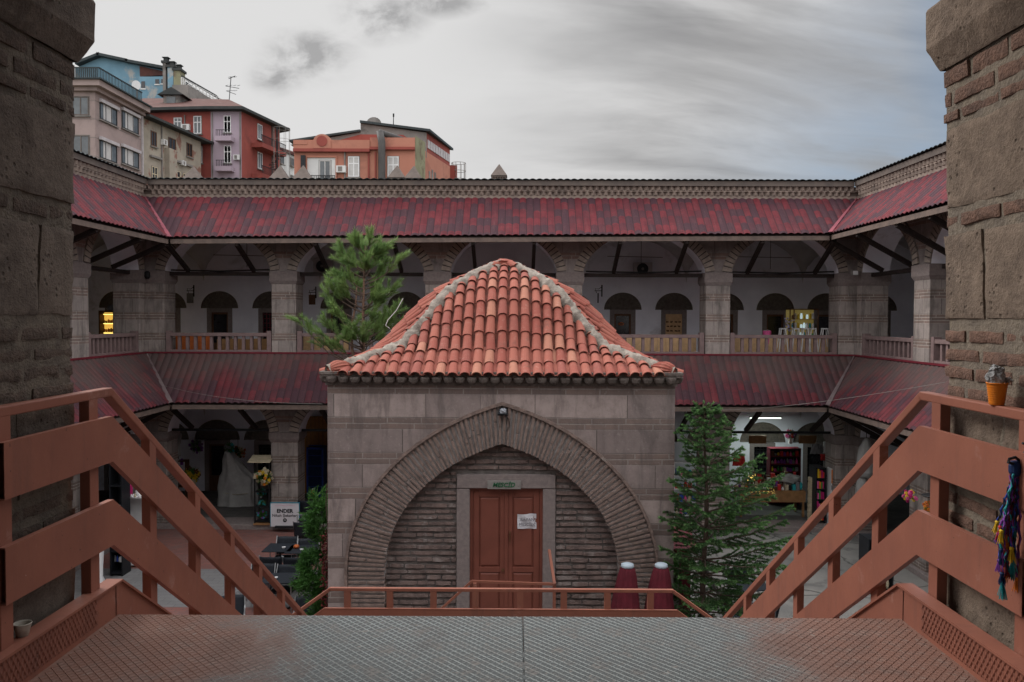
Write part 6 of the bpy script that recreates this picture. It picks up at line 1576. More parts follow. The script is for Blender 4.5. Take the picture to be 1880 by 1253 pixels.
# ---- thuja shrub and red creeper by the left wall
random.seed(9)
def fronds(mb, c, rx, ry, z0, z1, n, L, w):
    """loose sprays gathered in irregular clumps"""
    nc = max(5, n//26)
    for k in range(nc):
        f = (k+random.random())/nc; a = random.uniform(0, 6.283); r = random.uniform(.35, 1.15)*(1-.55*max(0, f-.55)/.45)
        cc = Vector((c[0]+rx*r*math.cos(a), c[1]+ry*r*math.sin(a), z0+(z1-z0)*f)); out = Vector((math.cos(a)*.7, math.sin(a)*.7, .5)).normalized(); cr = random.uniform(.05, .11)
        for q in range(26):
            p = cc+Vector((random.gauss(0,1), random.gauss(0,1), random.gauss(0,1)))*cr*.55; d = (out+Vector((random.gauss(0,.55), random.gauss(0,.55), random.gauss(0,.45)))).normalized()
            for t_ in range(6): needle(mb, p+d*L*.16*t_, (d+Vector((random.uniform(-.8,.8), random.uniform(-.8,.8), random.uniform(-.5,.6)))).normalized(), L*random.uniform(.4, .9), w)
cpos = P(588, 1000, 14.2); SHX = cpos.x
T2 = thing('thuja_shrub', 'bright green thuja shrub against the left corner of the prayer house', 'shrub', (SHX, 14.2, ZG))
mb = MB(); zt = P(598, 912, 14.2).z
fronds(mb, (SHX, 14.2), .20, .25, P(0,990,14.2).z, zt, 750, .12, .009)
fronds(mb, (SHX-.12, 14.15), .27, .25, P(0,1088,14.2).z, P(0,1010,14.2).z, 850, .13, .009)
fronds(mb, (SHX+.05, 14.3), .22, .25, ZG+.1, P(0,1070,14.2).z, 900, .12, .009)
mb.build('foliage', 'thuja', T2); mb = MB(); mb.tube([(SHX+.02, 14.25, ZG), (SHX+.05, 14.22, zt-.3)], [.03,.01], 6); mb.build('stem', 'bark', T2)
T3 = thing('creeper', 'dark red creeper climbing the left edge of the prayer house wall', 'creeper', (MX0-.05, 13.9, ZG))
mb = MB(); st = MB(); q = [Vector((MX0-.05, 13.62, ZG+.1+(zt-ZG+.25)*k/9)) + Vector((.02*math.sin(k*2.1), .04*math.sin(k), 0)) for k in range(10)]; st.tube(q, .008, 5)
for k in range(650):
    f = random.random(); z = ZG+(zt-ZG-.5)*f; p = Vector((MX0-.05+random.uniform(-.10,.04), 13.56+random.uniform(-.03,.3), z)); mb.obox(p, .035, .006, .03, Matrix.Rotation(random.uniform(0,3), 3, 'Z') @ Matrix.Rotation(random.uniform(-1,1), 3, 'X'))
mb.build('leaves', 'creeper', T3); st.build('stem', 'bark', T3)
T4 = thing('climbing_plant', 'low green climber at the right corner of the prayer house behind the closed parasols', 'plant', (2.9, 13.5, ZG))
mb = MB(); fronds(mb, (P(1243, 1080, 13.9).x, 13.9), .13, .2, ZG+.2, P(1243, 1030, 13.9).z, 350, .07, .014); mb.build('foliage', 'thuja', T4)
mb = MB(); mb.tube([(2.92, 13.9, ZG), (2.93, 13.9, ZG+1.4)], .012, 5); mb.build('stem', 'bark', T4)
# small weeds on the far right of the yard
q = G(1695, 1040, ZG); T5 = thing('potted_plant', 'small leafy green plant at the foot of the right pier', 'plant', (q.x, q.y, ZG))
mb = MB(); fronds(mb, (q.x, q.y), .22, .2, ZG+.12, ZG+.42, 160, .12, .02); mb.build('foliage', 'thuja', T5); mb = MB(); mb.lathe([(.10,0),(.14,.16),(.15,.18)], (q.x, q.y, ZG), 12); mb.build('pot', 'brown', T5)
# ================================================================ THINGS IN AND AROUND THE ARCADES
random.seed(33)
MT['umb'] = mk('parasol_cloth', (.120,.016,.026), (.080,.012,.019), 6, .85, .3, 20)
MT['rattan'] = mk('black_weave', (.022,.027,.036), (.014,.017,.022), 30, .6, .3, 60)
MT['alu'] = mk('chair_frame_metal', (.36,.37,.38), (.28,.29,.30), 5, .35, metal=.6)
MT['tarp'] = mk('grey_tarpaulin', (.36,.355,.345), (.27,.265,.26), 3, .8, .5, 6)
MT['orange_cup'] = mk('orange_plastic', (.72,.21,.02), (.66,.18,.018), 6, .35, .05)
MT['foil'] = mk('crumpled_clear_plastic', (.42,.42,.42), (.26,.26,.26), 30, .35, .5, 90)
MT['gold_lit'] = mk('lit_gold_shelf', (.6,.4,.1), (.4,.25,.05), 20, .5, emit=(1.0,.58,.10), es=.55)
MT['tube_on'] = mk('lit_tube', (.9,.95,.9), None, 5, .5, emit=(.85,1.0,.85), es=2.0)
MT['led_y'] = mk('yellow_led', (.9,.7,.2), None, 5, .5, emit=(1.0,.75,.18), es=2.2)
MT['jar_glow'] = mk('pale_jar_glow', (.8,.9,.9), None, 5, .5, emit=(.7,.95,1.0), es=.3)  # glow put into some of the showcase jars
MT['warm'] = mk('warm_brown_board', (.42,.22,.08), (.28,.14,.05), 2, .8)
# ---- closed parasols
for i, (px, lab) in enumerate(((1152, 'closed maroon parasol with a white top, left one of the pair'), (1214, 'closed maroon parasol with a white top, right one of the pair'))):
    Yu = 12.7; tp = P(px, 1034, Yu); U = thing('parasol', lab, 'parasol', (tp.x, Yu, ZG), 'closed maroon parasols')
    zt = tp.z; mb = MB(); ph = random.random()*6
    fn = lambda t, z: 1+(.10+.14*min(1.0, max(0, zt-z)))*abs(math.cos(4*t+ph))-.10+.07*math.cos(11*t+ph*2)
    mb.lathe([(.30,-1.55),(.34,-1.42),(.29,-1.2),(.255,-.95),(.225,-.7),(.19,-.45),(.15,-.22),(.12,-.10),(.09,-.05)], (tp.x, Yu, zt), 48, fn); 
    for v in range(len(mb.v)):
        x, y, z = mb.v[v]; mb.v[v] = (x+.05*math.sin((zt-z)*2.1+ph)*min(1, zt-z), y, z+(.10*math.cos(3*math.atan2(y-Yu, x-tp.x)+ph) if zt-z > 1.1 else 0))
    mb.build('canopy', 'umb', U, smooth=True)
    mb = MB(); mb.lathe([(.09,-.075),(.108,-.055),(.100,-.018),(.07,-.004),(.02,.0)], (tp.x, Yu, zt), 20); mb.build('cap', mk('blue_white_cap', (.42,.50,.56), (.34,.40,.46), 5, .6), U, smooth=True)
    mb = MB(); mb.tube([(tp.x, Yu, ZG), (tp.x, Yu, zt-.2)], .025, 8); mb.build('pole', 'brown', U); mb = MB(); mb.lathe([(.28,0),(.28,.06),(.05,.09)], (tp.x, Yu, ZG), 16); mb.build('base', 'concrete', U)
# ---- cafe chairs and tables
def chair():
    t = thing('cafe_chair', 'black woven cafe chair', 'chair')
    mb = MB(); mb.box(-.25, .25, -.24, .24, .42, .46); mb.build('seat', 'rattan', t, bevel=.012)
    mb = MB(); V = []
    for j in range(7):
        for i in range(7): u = -1+2*i/6; z = .47+.42*j/6; V.append((u*.25, .22+.10*j/6+.04*(1-u*u), z))
    mb.idx(V, [(j*7+i, j*7+i+1, (j+1)*7+i+1, (j+1)*7+i) for j in range(6) for i in range(6)]); b = mb.build('backrest', 'rattan', t, smooth=True); md = b.modifiers.new('t', 'SOLIDIFY'); md.thickness = .025
    for s in (-1, 1):
        mb = MB(); mb.tube([(s*.265, -.24, .0), (s*.265, -.25, .63), (s*.265, -.20, .67), (s*.265, .18, .66), (s*.265, .24, .70), (s*.262, .33, .91)], .013, 6); mb.build('frame', 'alu', t)
        mb = MB(); mb.tube([(s*.26, .26, .0), (s*.26, .20, .45), (s*.26, .20, .66)], .013, 6); mb.build('leg', 'alu', t)
    return t
def table():
    t = thing('cafe_table', 'small square black cafe table', 'table')
    mb = MB(); mb.box(-.35, .35, -.35, .35, .715, .74); mb.build('table_top', 'rattan', t, bevel=.006)
    mb = MB(); mb.tube([(0,0,.03),(0,0,.715)], .03, 8); mb.build('leg', 'iron', t)
    mb = MB(); mb.bar((-.27,-.27,.02),(.27,.27,.02),.05,.03); mb.bar((-.27,.27,.02),(.27,-.27,.02),.05,.026); mb.build('foot', 'iron', t); return t
CH, TB = chair(), table()
used = {'c': 0, 't': 0}
def put(proto, key, x, y, rz, label, group):
    if not used[key]: o = proto; used[key] = 1
    else: o = copy_tree(proto)
    o.location = (x, y, ZG); o.rotation_euler = (0, 0, rz); o['label'] = label; o['group'] = group; return o
def cpos(px, py, h=.91): return G(px, py, ZG+h)
# (px, py of back top centre, rotation, label): rotation 0 puts the back on the far side
CHS = [(528, 984, 0, 'black cafe chair behind the left half of the twin table, its back to the arcade'), (567, 988, .1, 'black cafe chair behind the right half of the twin table, next to the shrub'),
       (497, 1021, math.pi, 'black cafe chair pulled up on the near side of the twin table, left'), (541, 1022, math.pi+.1, 'black cafe chair on the near side of the twin table, half hidden by the shrub'),
       (484, 1034, .05, 'black cafe chair cut by the stair rail behind the nearer table'), (531, 1036, -.1, 'black cafe chair with a shiny armrest behind the nearer single table'),
       (567, 1093, .15, 'black cafe chair in the corner between the low railing and the shrub'), (556, 958, math.pi, 'black cafe chair on its own between the sign board and the shrub'),
       (562, 918, math.pi, 'black cafe chair highest up, next to the table with the orange bottle'), (585, 932, -1.2, 'black cafe chair half hidden in front of the table with the orange bottle'),
       (424, 1092, .3, 'black cafe chair seen under the left stair rail, next to the grey bag')]
for px, py, rz, lab in CHS:
    q = cpos(px, py); s = math.sin(rz); c = math.cos(rz); put(CH, 'c', q.x+.33*s, q.y-.33*c, rz, lab, 'black cafe chairs')
for px, py, rz, lab in ((1352, 1042, .1, 'black cafe chair under the spruce branches on the right'), (1425, 1092, -1.5, 'black cafe chair seen sideways under the right stair rail'), (1330, 1085, .9, 'black cafe chair behind the lower end of the right stair rail')):
    q = cpos(px, py); s = math.sin(rz); c = math.cos(rz); put(CH, 'c', q.x+.33*s, q.y-.33*c, rz, lab, 'black cafe chairs')
TBS = [(514, 1006, 0, 'black cafe table, left half of the twin table in front of the sign board'), (555, 1009, 0, 'black cafe table, right half of the twin table, beside the shrub'), (514, 1062, .05, 'black cafe table nearest to the stairs'), (575, 951, 0, 'black cafe table farthest back, next to the pier'), (1380, 1075, .2, 'black cafe table under the right stair rail')]
for px, py, rz, lab in TBS:
    q = cpos(px, py, .73); put(TB, 't', q.x, q.y, rz, lab, 'black cafe tables')
def ash(px, py, Z, lab):
    q = G(px, py, Z); mb = MB(); mb.lathe([(.03,0),(.05,.035),(.045,.035),(.03,.012)], (q.x, q.y, Z), 12); one(mb, 'ashtray', 'white', lab, 'ashtray', 'white ashtrays')
for px, py, lab in ((521, 1007, 'white ashtray on the left half of the twin table'), (554, 1011, 'white ashtray on the right half of the twin table'), (506, 1063, 'white ashtray on the table nearest to the stairs')): ash(px, py, ZG+.741, lab)
q = G(544, 1007, ZG+.741); mb = MB(); mb.blob((q.x, q.y, q.z+.045), .075, .075, .05, 10, 6, .1, 3); one(mb, 'candle_bowl', 'orangewood', 'round brown bowl on the twin cafe table', 'bowl')
# bottle: lathe properly
q = G(574, 913, ZG+.741); o = bpy.data.objects.get('bottle')
t9 = thing('bottle', 'orange bottle standing on the farthest cafe table', 'bottle', (q.x, q.y, ZG+.741))
mb = MB(); mb.lathe([(.05,0),(.06,.02),(.06,.15),(.03,.20),(.025,.24)], (q.x, q.y, ZG+.741), 12); mb.build('body', 'orange_cup', t9, smooth=True); mb = MB(); mb.lathe([(.028,.24),(.028,.27)], (q.x, q.y, ZG+.741), 10); mb.build('stopper', 'white', t9)
q = G(432, 1110, ZG+.5); mb = MB(); mb.blob((q.x, q.y, ZG+.60), .22, .18, .16, 12, 8, .35, 6); one(mb, 'bag', 'grey', 'crumpled grey bag lying on a chair below the left stair rail', 'bag')
# ---- shop sign board
a, b = P(497, 924, 23.6), P(549, 962, 23.6); S = thing('sign_board', 'white standing board reading ENDER Nikah Sekerleri with a blue edge', 'sign', ((a.x+b.x)/2, 23.6, ZA))
mb = MB(); zb = ZA+.02; zt = a.z; mb.box(a.x, b.x, 23.6, 23.64, zb, zt); mb.build('panel', mk('sign_white', (.62,.60,.63), (.57,.55,.58), 3, .6), S)
mb = MB(); mb.box(a.x-.015, a.x, 23.59, 23.65, zb, zt); mb.box(b.x, b.x+.015, 23.59, 23.65, zb, zt); mb.box(a.x-.015, b.x+.015, 23.59, 23.65, zt, zt+.015); mb.build('edge', mk('cyan_edge', (.05,.28,.40), None), S)
mb = MB(); mb.box(a.x+.14, b.x-.09, 23.52, 23.599, ZA-.0, ZA+.05); mb.build('foot', 'black', S)
cx = (a.x+b.x)/2; MT['ink_dk'] = mk('black_ink', (.02,.02,.025), None)
letters('ENDER', .155, (cx, 23.596, zt-.24), 'ink_dk', S, bold=.006, depth=.003); letters('Nikah Şekerleri', .118, (cx, 23.596, zt-.375), 'ink_dk', S, depth=.003, bold=.001, name='lettering')
mb = MB(); mb.prism([(cx+.06*math.cos(t*math.pi/10), 23.594, zt-.515+.06*math.sin(t*math.pi/10)) for t in range(20)], (0,.004,0)); mb.build('emblem', 'ink_dk', S, fixn=True)
letters('M', .075, (cx, 23.590, zt-.515), 'white', S, depth=.002, name='emblem_letter')
mb = MB(); mb.tube([(cx-.30+.05*k, 23.595, zt-.07-.012*math.sin(k*1.3)) for k in range(13)], .003, 4); mb.build('scroll_line', 'pink', S)
# ---- flower cabinet by the pier, left
a, b = P(466, 872, 23.9), P(497, 957, 23.9); C = thing('display_cabinet', 'narrow black glass cabinet with green contents left of the sign board', 'cabinet', ((a.x+b.x)/2, 24, ZA))
mb = MB(); y0, y1 = 23.85, 24.25; x0, x1 = a.x+.04, b.x-.02; zt = P(0, 845, 24).z
for x in (x0, x1): 
    for y in (y0, y1): mb.box(x-.018, x+.018, y-.018, y+.018, ZA+.06, zt)
for k in range(5): z = ZA+.10+(zt-ZA-.1)*k/4; mb.box(x0, x1, y0, y1, z-.012, z+.012)
mb.build('frame', 'iron', C); mb = MB(); mb.box(x0-.04, x1+.04, y0-.03, y1+.02, ZA, ZA+.06); mb.build('base', 'wood', C)
mb = MB(); mb.idx([(x0-.18,y0-.1,zt),(x1+.05,y0-.1,zt),(x1+.05,y1,zt+.12),(x0-.18,y1,zt+.12),(x0-.18,y0-.1,zt+.03),(x1+.05,y0-.1,zt+.03),(x1+.05,y1,zt+.15),(x0-.18,y1,zt+.15)], [(3,2,1,0),(4,5,6,7),(0,1,5,4),(1,2,6,5),(2,3,7,6),(3,0,4,7)]); mb.build('canopy', 'cream', C)
def flowers(name, lab, cat, c, r, cols, n=60, size=.03, leafn=40, pot=None, group=None):
    t = thing(name, lab, cat, c, group); mbs = {k: MB() for k in cols}; lf = MB()
    for k in range(n):
        d = Vector((random.gauss(0,1), random.gauss(0,1), random.gauss(0,1))).normalized()*r*random.uniform(.6,1); m_ = mbs[random.choice(cols)]; p = Vector(c)+d
        for q in range(5): a = q*1.256; m_.obox(p+Vector((size*.6*math.cos(a), -.01, size*.6*math.sin(a))), size*.9, size*.3, size*.7, Matrix.Rotation(-a, 3, 'Y'))
    for k in range(leafn*3): d = Vector((random.gauss(0,1), random.gauss(0,1), random.gauss(0,1))).normalized(); needle(lf, Vector(c)+d*r*.3, d, r*random.uniform(.5,1.0), size*.45)
    for k, m_ in mbs.items():
        if m_.v: m_.build('petals', k, t)
    lf.build('leaves', 'thuja', t)
    if pot: pb = MB(); pb.lathe([(pot[0]*.75, -pot[1]), (pot[0], 0)], (c[0], c[1], c[2]-r*.5), 14); pb.build('pot', pot[2], t)
    return t
flowers('flower_bouquet', 'orange and cream flower bunch hanging on the narrow glass cabinet', 'flowers', tuple(P(484, 875, 23.75)), .26, ['cream', 'orange', 'yellow', 'pale' if 'pale' in MT else 'cream'], 46, .045, 60)
for k, (py, r) in enumerate(((905, .13), (925, .14), (945, .15))): 
    q = P(481, py, 24.05); flowers('dried_plant', ['teal green plant on the top shelf of the narrow glass cabinet', 'grey green plant on the middle shelf of the narrow glass cabinet', 'bluish plant on the lowest shelf of the narrow glass cabinet'][k], 'plant', tuple(q), r, ['teal', 'grey'] if k < 2 else ['purple', 'teal'], 16, .03, 40)
for k, (px, py, Y, cols, lab, nm) in enumerate(((361, 820, 27.6, ['purple', 'grey'], 'dark hanging flower basket left of the wooden door', 'hanging_basket'), (437, 831, 27.2, ['orangewood', 'cream', 'brown'], 'brownish hanging flower basket right of the wooden door', 'hanging_basket'))):
    q = P(px, py, Y); t = flowers(nm, lab, 'hanging basket', tuple(q), .24, cols, 34, .045, 50); mb = MB(); mb.tube([(q.x, Y, q.z), (q.x, Y, -4.0)], .008, 4); mb.build('cord', 'iron', t)
# sunflowers in a bucket
q = P(352, 872, 26.6); flowers('sunflower_bunch', 'bunch of yellow sunflowers in a pale bucket near the wall', 'flowers', tuple(q), .26, ['yellow', 'yellow', 'brown'], 16, .085, 50, (.14, .5, 'cream'))
q = P(315, 893, 26.3); flowers('flower_bunch', 'pink flowers above the left stair rail', 'flowers', tuple(q), .17, ['pink', 'cream'], 18, .05, 30, (.12, .3, 'black'))
q = P(294, 862, 26); flowers('foliage_bunch', 'green foliage seen through the left handrail', 'plant', tuple(q), .25, ['green'], 12, .05, 60, (.12, .4, 'black'))
# tarpaulin-covered stall
x0, x1 = P(398, 0, 26.4).x, P(470, 0, 26.4).x; T = thing('covered_stall', 'tall stall wrapped in a grey tarpaulin outside the wooden door', 'stall', ((x0+x1)/2, 26.4, ZA))
mb = MB(); V = []; nu, nv = 44, 22
for j in range(nv+1):
    f = j/nv; z = ZA+.02+1.78*f
    for i in range(nu):
        a = 2*math.pi*i/nu; cx_ = (x0+x1)/2+(-.22 if f > .6 else 0)*((f-.6)/.4)-.05; rx = (.68-.18*f) if f < .55 else (.58-.9*(f-.55)); ry = .42-.2*f; rx = max(.10, rx*(1.0 if f < .55 else 1))
        k = 1+.09*math.sin(a*7+f*3)+.05*math.sin(a*13-f*5)+.10*mnoise.noise(Vector((a*2, f*4, 1)))
        V.append((cx_+rx*k*math.cos(a)*(1.0 if math.cos(a) < 0 or f < .5 else 1.25-.4*f), 26.4+ry*k*math.sin(a), z-.22*max(0, math.cos(a))*f))
mb.idx(V, [(j*nu+i, j*nu+(i+1)%nu, (j+1)*nu+(i+1)%nu, (j+1)*nu+i) for j in range(nv) for i in range(nu)]+[tuple(nv*nu+i for i in range(nu))]); mb.build('tarpaulin', 'tarp', T, smooth=True)
mb = MB(); mb.tube([((x0+x1)/2+(.6+.05*math.sin(t))*math.cos(t), 26.4+.4*math.sin(t), ZA+.5+.06*math.sin(t)) for t in [k*.3 for k in range(22)]], .012, 5, False); mb.build('rope', 'rope', T)
# bundle on top
q = P(421, 822, 26.5); flowers('plastic_bundle', 'bluish bundle of leaves on top of the tarpaulin stall', 'bundle', tuple(q), .2, ['teal', 'grey'], 20, .05, 30)
# ---- blue shop fridge and warm brown panelling behind the second pier, left
a, b = P(563, 822, 27.4), P(594, 960, 27.4); fr = thing('blue_cabinet', 'tall blue framed glass cabinet behind the pier at the left edge of the prayer house', 'cabinet', ((a.x+b.x)/2, 27.4, ZA))
mb = MB(); mb.box(a.x, b.x, 27.4, 27.9, ZA, a.z); mb.build('body', 'navy', fr)
mb = MB()
for (xa, xb, za, zb_) in ((a.x, a.x+.05, ZA+.03, a.z), (b.x-.05, b.x, ZA+.03, a.z), (a.x, b.x, a.z-.06, a.z+.01), (a.x, b.x, ZA+.03, ZA+.12)): mb.box(xa, xb, 27.36, 27.405, za, zb_)
for k in range(5): z = ZA+.4+k*.36; mb.box(a.x+.05, b.x-.05, 27.38, 27.402, z, z+.02)
mb.build('door_frame', 'blue', fr)
a, b = P(556, 760, 28.2), P(608, 960, 28.2); wl = thing('wooden_panelling', 'warm brown wooden shop front panel beside the blue cabinet', 'panel', ((a.x+b.x)/2, 28.3, ZA))
mb = MB(); mb.box(a.x, b.x, 28.2, 28.3, ZA, a.z-.1); mb.build('board', 'warm', wl); mb = MB()
for k in range(8): x = a.x+(b.x-a.x)*k/7; mb.box(x-.015, x+.015, 28.17, 28.205, ZA, a.z-.1)
mb.build('battens', 'wood', wl)
# ---- far left flower and gift shop seen through the stair railing
mq = P(196, 885, 17.5); MN = thing('white_statue', 'white draped garden statue seen between the left stair panels', 'statue', (mq.x, 18.5, ZG))
zb, zt = ZG, P(176, 856, 18.5).z; X0 = P(172, 900, 18.5).x
mb = MB(); mb.lathe([(.24,0),(.25,.12),(.17,.3),(.19,.9),(.17,1.25),(.20,1.45),(.24,1.62),(.20,1.75),(.07,1.84),(.10,1.95),(.09,2.06),(.03,2.1)], (X0, 18.5, ZG), 26, lambda t, z: 1+.06*math.cos(7*t+z*3)*(z < 1.3)); mb.build('body', 'white', MN, smooth=True)
def shelf(name, lab, cat, x0, x1, y0, y1, z0, z1, n, mat, group=None, back=None):
    t = thing(name, lab, cat, ((x0+x1)/2, (y0+y1)/2, z0), group); mb = MB()
    for x in (x0, x1-.03): mb.box(x, x+.03, y0, y1, z0, z1)
    mb.build('side_panel', mat, t)
    for k in range(n): z = z0+.05+(z1-z0-.08)*k/(n-1); mb = MB(); mb.box(x0+.031, x1-.031, y0, y1, z, z+.03); mb.build('shelf', mat, t)
    if back: mb = MB(); mb.box(x0, x1, y1, y1+.02, z0, z1); mb.build('back_panel', back, t)
    return t
KINDS = [('box', 'box'), ('jar', 'jar'), ('bottle', 'bottle'), ('doll', 'toy')]
ORD = ['first','second','third','fourth','fifth','sixth','seventh','eighth','ninth','tenth','eleventh','twelfth','thirteenth','fourteenth','fifteenth','sixteenth','seventeenth','eighteenth']
CNAME = dict(navy='dark blue', jar_glow='glowing pale', orangewood='orange brown', wood='brown', cream='cream')
def goods(where, grp, x0, x1, y, z, n, cols, h=(.08,.22), kind=None, dep=.1):
    """n separate goods in a row; where = short phrase naming the row"""
    for k in range(n):
        w2 = (x1-x0)/n; c = x0+w2*(k+.5); hh = random.uniform(*h); kd = kind or random.choice(['box', 'jar', 'bottle', 'pouch']); mb = MB(); r = w2*.42; m_ = random.choice(cols)
        if kd == 'box': mb.obox((c, y, z+hh/2), r*2, dep, hh, Matrix.Rotation(random.uniform(-.2,.2), 3, 'Z'))
        elif kd == 'jar': mb.lathe([(r*.9,0),(r,.02),(r,hh*.75),(r*.7,hh*.8),(r*.75,hh)], (c, y, z), 10)
        elif kd == 'bottle': mb.lathe([(r*.8,0),(r*.85,hh*.6),(r*.3,hh*.78),(r*.28,hh)], (c, y, z), 10)
        elif kd == 'pouch': mb.blob((c, y, z+hh*.5), r, dep*.5, hh*.5, 8, 6, .2, k)
        else: mb.lathe([(r*.7,0),(r*.8,hh*.4),(r*.4,hh*.62),(r*.6,hh*.8),(r*.3,hh)], (c, y, z), 10)
        pos = (ORD[k]+' from the left ') if n > 1 else ''
        one(mb, {'jar':'goods_jar', 'bottle':'goods_bottle', 'box':'goods_box', 'pouch':'goods_pouch'}.get(kd, 'ornament'), m_, CNAME.get(m_, m_)+' '+{'doll': 'ornament'}.get(kd, kd)+', '+pos+where, 'shop goods', grp)
# dark glass display and white shelf (left, by the stairs)
ax, bx_ = P(190, 0, 19.5).x, P(214, 0, 19.5).x
dc_ = shelf('glass_display', 'dark glass display cabinet beside the white statue', 'cabinet', ax, bx_, 19.5, 19.9, ZG, P(200, 852, 19.5).z, 6, 'black', None, 'black')
for k in range(4): z = ZG+.35+.42*k; goods('on the '+['lowest','second','third','top'][k]+' shelf of the dark glass display', 'wares in the dark glass display', ax+.05, bx_-.05, 19.62, z-.02, 4, ['grey', 'white', 'black', 'blue'], (.08,.2))
ax, bx_ = P(214, 0, 20.2).x, P(262, 0, 20.2).x; zz = P(0, 912, 20.2).z
ws = shelf('white_shelf', 'white shelf with small gifts under the left stair panel', 'shelf', ax, bx_, 20.2, 20.55, ZG, zz, 3, 'white', None, 'white')
for x, m_, hh, kd in ((ax+.12, 'magenta', .28, 'box'), (ax+.33, 'white', .22, 'bottle'), (ax+.5, 'pink', .1, 'pouch')): goods('standing on top of the white shelf', 'gifts on top of the white shelf', x-.07, x+.07, 20.35, zz, 1, [m_], (hh, hh+.02), kd)
goods('in the row along the front of the white shelf', 'row of white ornaments', ax, bx_, 20.22, zz, 7, ['white', 'cream'], (.07,.11), 'doll'); goods('on the middle board of the white shelf', 'items on the middle board of the white shelf', ax+.1, bx_-.1, 20.3, ZG+(zz-ZG)*.5+.05, 6, ['black', 'brown', 'cream', 'red'], (.06,.14))
mb = MB(); q = P(216, 927, 20.15)
for k in range(40): a = random.uniform(0, 6.28); r = random.uniform(.0,.15); mb.obox((q.x+r*math.cos(a), 20.12, q.z+.14*math.sin(a)*.8), .05, .02, .05, Matrix.Rotation(a, 3, 'Y'))
one(mb, 'flower_wreath', 'magenta', 'crimson flower wreath hanging on the front of the white shelf', 'wreath')
a = P(297, 845, 26.8); hb = thing('garment_bag', 'grey white cover hanging beside the far left arcade corner', 'cover', (a.x, 25.5, ZA))
x0, x1 = P(307, 0, 25.5).x, P(324, 0, 25.5).x; mb = MB(); V = []
for j in range(9):
    for i in range(7): V.append((x0+(x1-x0)*i/6, 25.5+.04*math.sin(i*1.7+j*.5), P(0, 795+5.2*j, 25.5).z))
mb.idx(V, [(j*7+i, (j+1)*7+i, (j+1)*7+i+1, j*7+i+1) for j in range(8) for i in range(6)]); o = mb.build('cover', 'tarp', hb, smooth=True); md = o.modifiers.new('t', 'SOLIDIFY'); md.thickness = .06
ss = shelf('flower_stand', 'dark flower stand against the white wall left of the wooden door', 'stand', P(300,0,26.8).x, P(334,0,26.8).x, 26.8, 27.1, ZA, P(0, 845, 26.8).z, 4, 'brown')
goods('on the lower tier of the dark flower stand', 'pots on the dark flower stand', P(303,0,26.9).x, P(330,0,26.9).x, 26.9, ZA+.68, 4, ['red', 'white', 'orange', 'green'], (.12,.25)); goods('on the upper tier of the dark flower stand', 'pots on the dark flower stand', P(303,0,26.9).x, P(330,0,26.9).x, 26.9, ZA+1.24, 4, ['white', 'teal', 'orange', 'purple'], (.12,.22))
# ---- right hand shop under the arcade
q0, q1 = P(1377, 768, 27.2), P(1434, 768, 27.2); tl = thing('fluorescent_lamp', 'lit fluorescent tube above the shop on the right', 'lamp', ((q0.x+q1.x)/2, 27.2, q0.z))
mb = MB(); mb.tube([(q0.x, 27.2, q0.z), (q1.x, 27.2, q0.z)], .018, 8); mb.build('tube', 'tube_on', tl); mb = MB(); mb.box(q0.x-.03, q1.x+.03, 27.17, 27.24, q0.z+.021, q0.z+.07); mb.build('housing', 'white', tl)
al = bpy.data.lights.new('fluorescent_light', 'AREA'); al.shape = 'RECTANGLE'; al.size = q1.x-q0.x; al.size_y = .05; al.energy = 22; al.color = (.86, 1.0, .92)
ao = bpy.data.objects.new('fluorescent_light', al); COL.objects.link(ao); ao.parent = tl; ao.location = (0, -.02, -.04)
for px, lab in ((1391, 'wooden sign plank in front of the left blind arch of the right shop'), (1483, 'wooden sign plank above the goods rack of the right shop')):
    a, b = P(px-16, 800, 26.6), P(px+16, 815, 26.6); t = thing('sign_plank', lab, 'sign', ((a.x+b.x)/2, 26.6, b.z)); mb = MB(); mb.box(a.x, b.x, 26.6, 26.63, b.z, a.z); mb.build('board', 'wood', t, bevel=.005); mb = MB(); mb.tube([(a.x+.05, 26.61, a.z), (a.x+.05, 26.61, -3.9)], .006, 4); mb.tube([(b.x-.05, 26.61, a.z), (b.x-.05, 26.61, -3.9)], .006, 4); mb.build('chain', 'iron', t)
x0, x1 = P(1425, 0, 26.8).x, P(1483, 0, 26.8).x; zt = P(0, 817, 26.8).z
rk = shelf('goods_rack', 'tall dark red rack with rows of small colourful goods', 'rack', x0, x1, 26.8, 27.15, ZA, zt, 8, 'maroon', None, 'black')
for k in range(1, 7): goods('in the '+['lowest','second lowest','third lowest','third highest','second highest','topmost'][k-1]+' row of the dark red rack', 'goods in the dark red rack', x0+.06, x1-.06, 26.9, ZA+.08+(zt-ZA-.08)*k/7, 9, ['purple', 'pink', 'yellow', 'green', 'red', 'cream', 'grey', 'brown'], (.09,.17))
x0, x1 = P(1490, 0, 27).x, P(1522, 0, 27).x
q = P(1455, 800, 26.7); flowers('flower_pot', 'red and pink artificial flowers in a white pot on top of the red rack', 'flowers', (q.x, 26.9, q.z+.02), .2, ['red', 'pink', 'purple'], 26, .045, 20, (.09,.22,'white'))
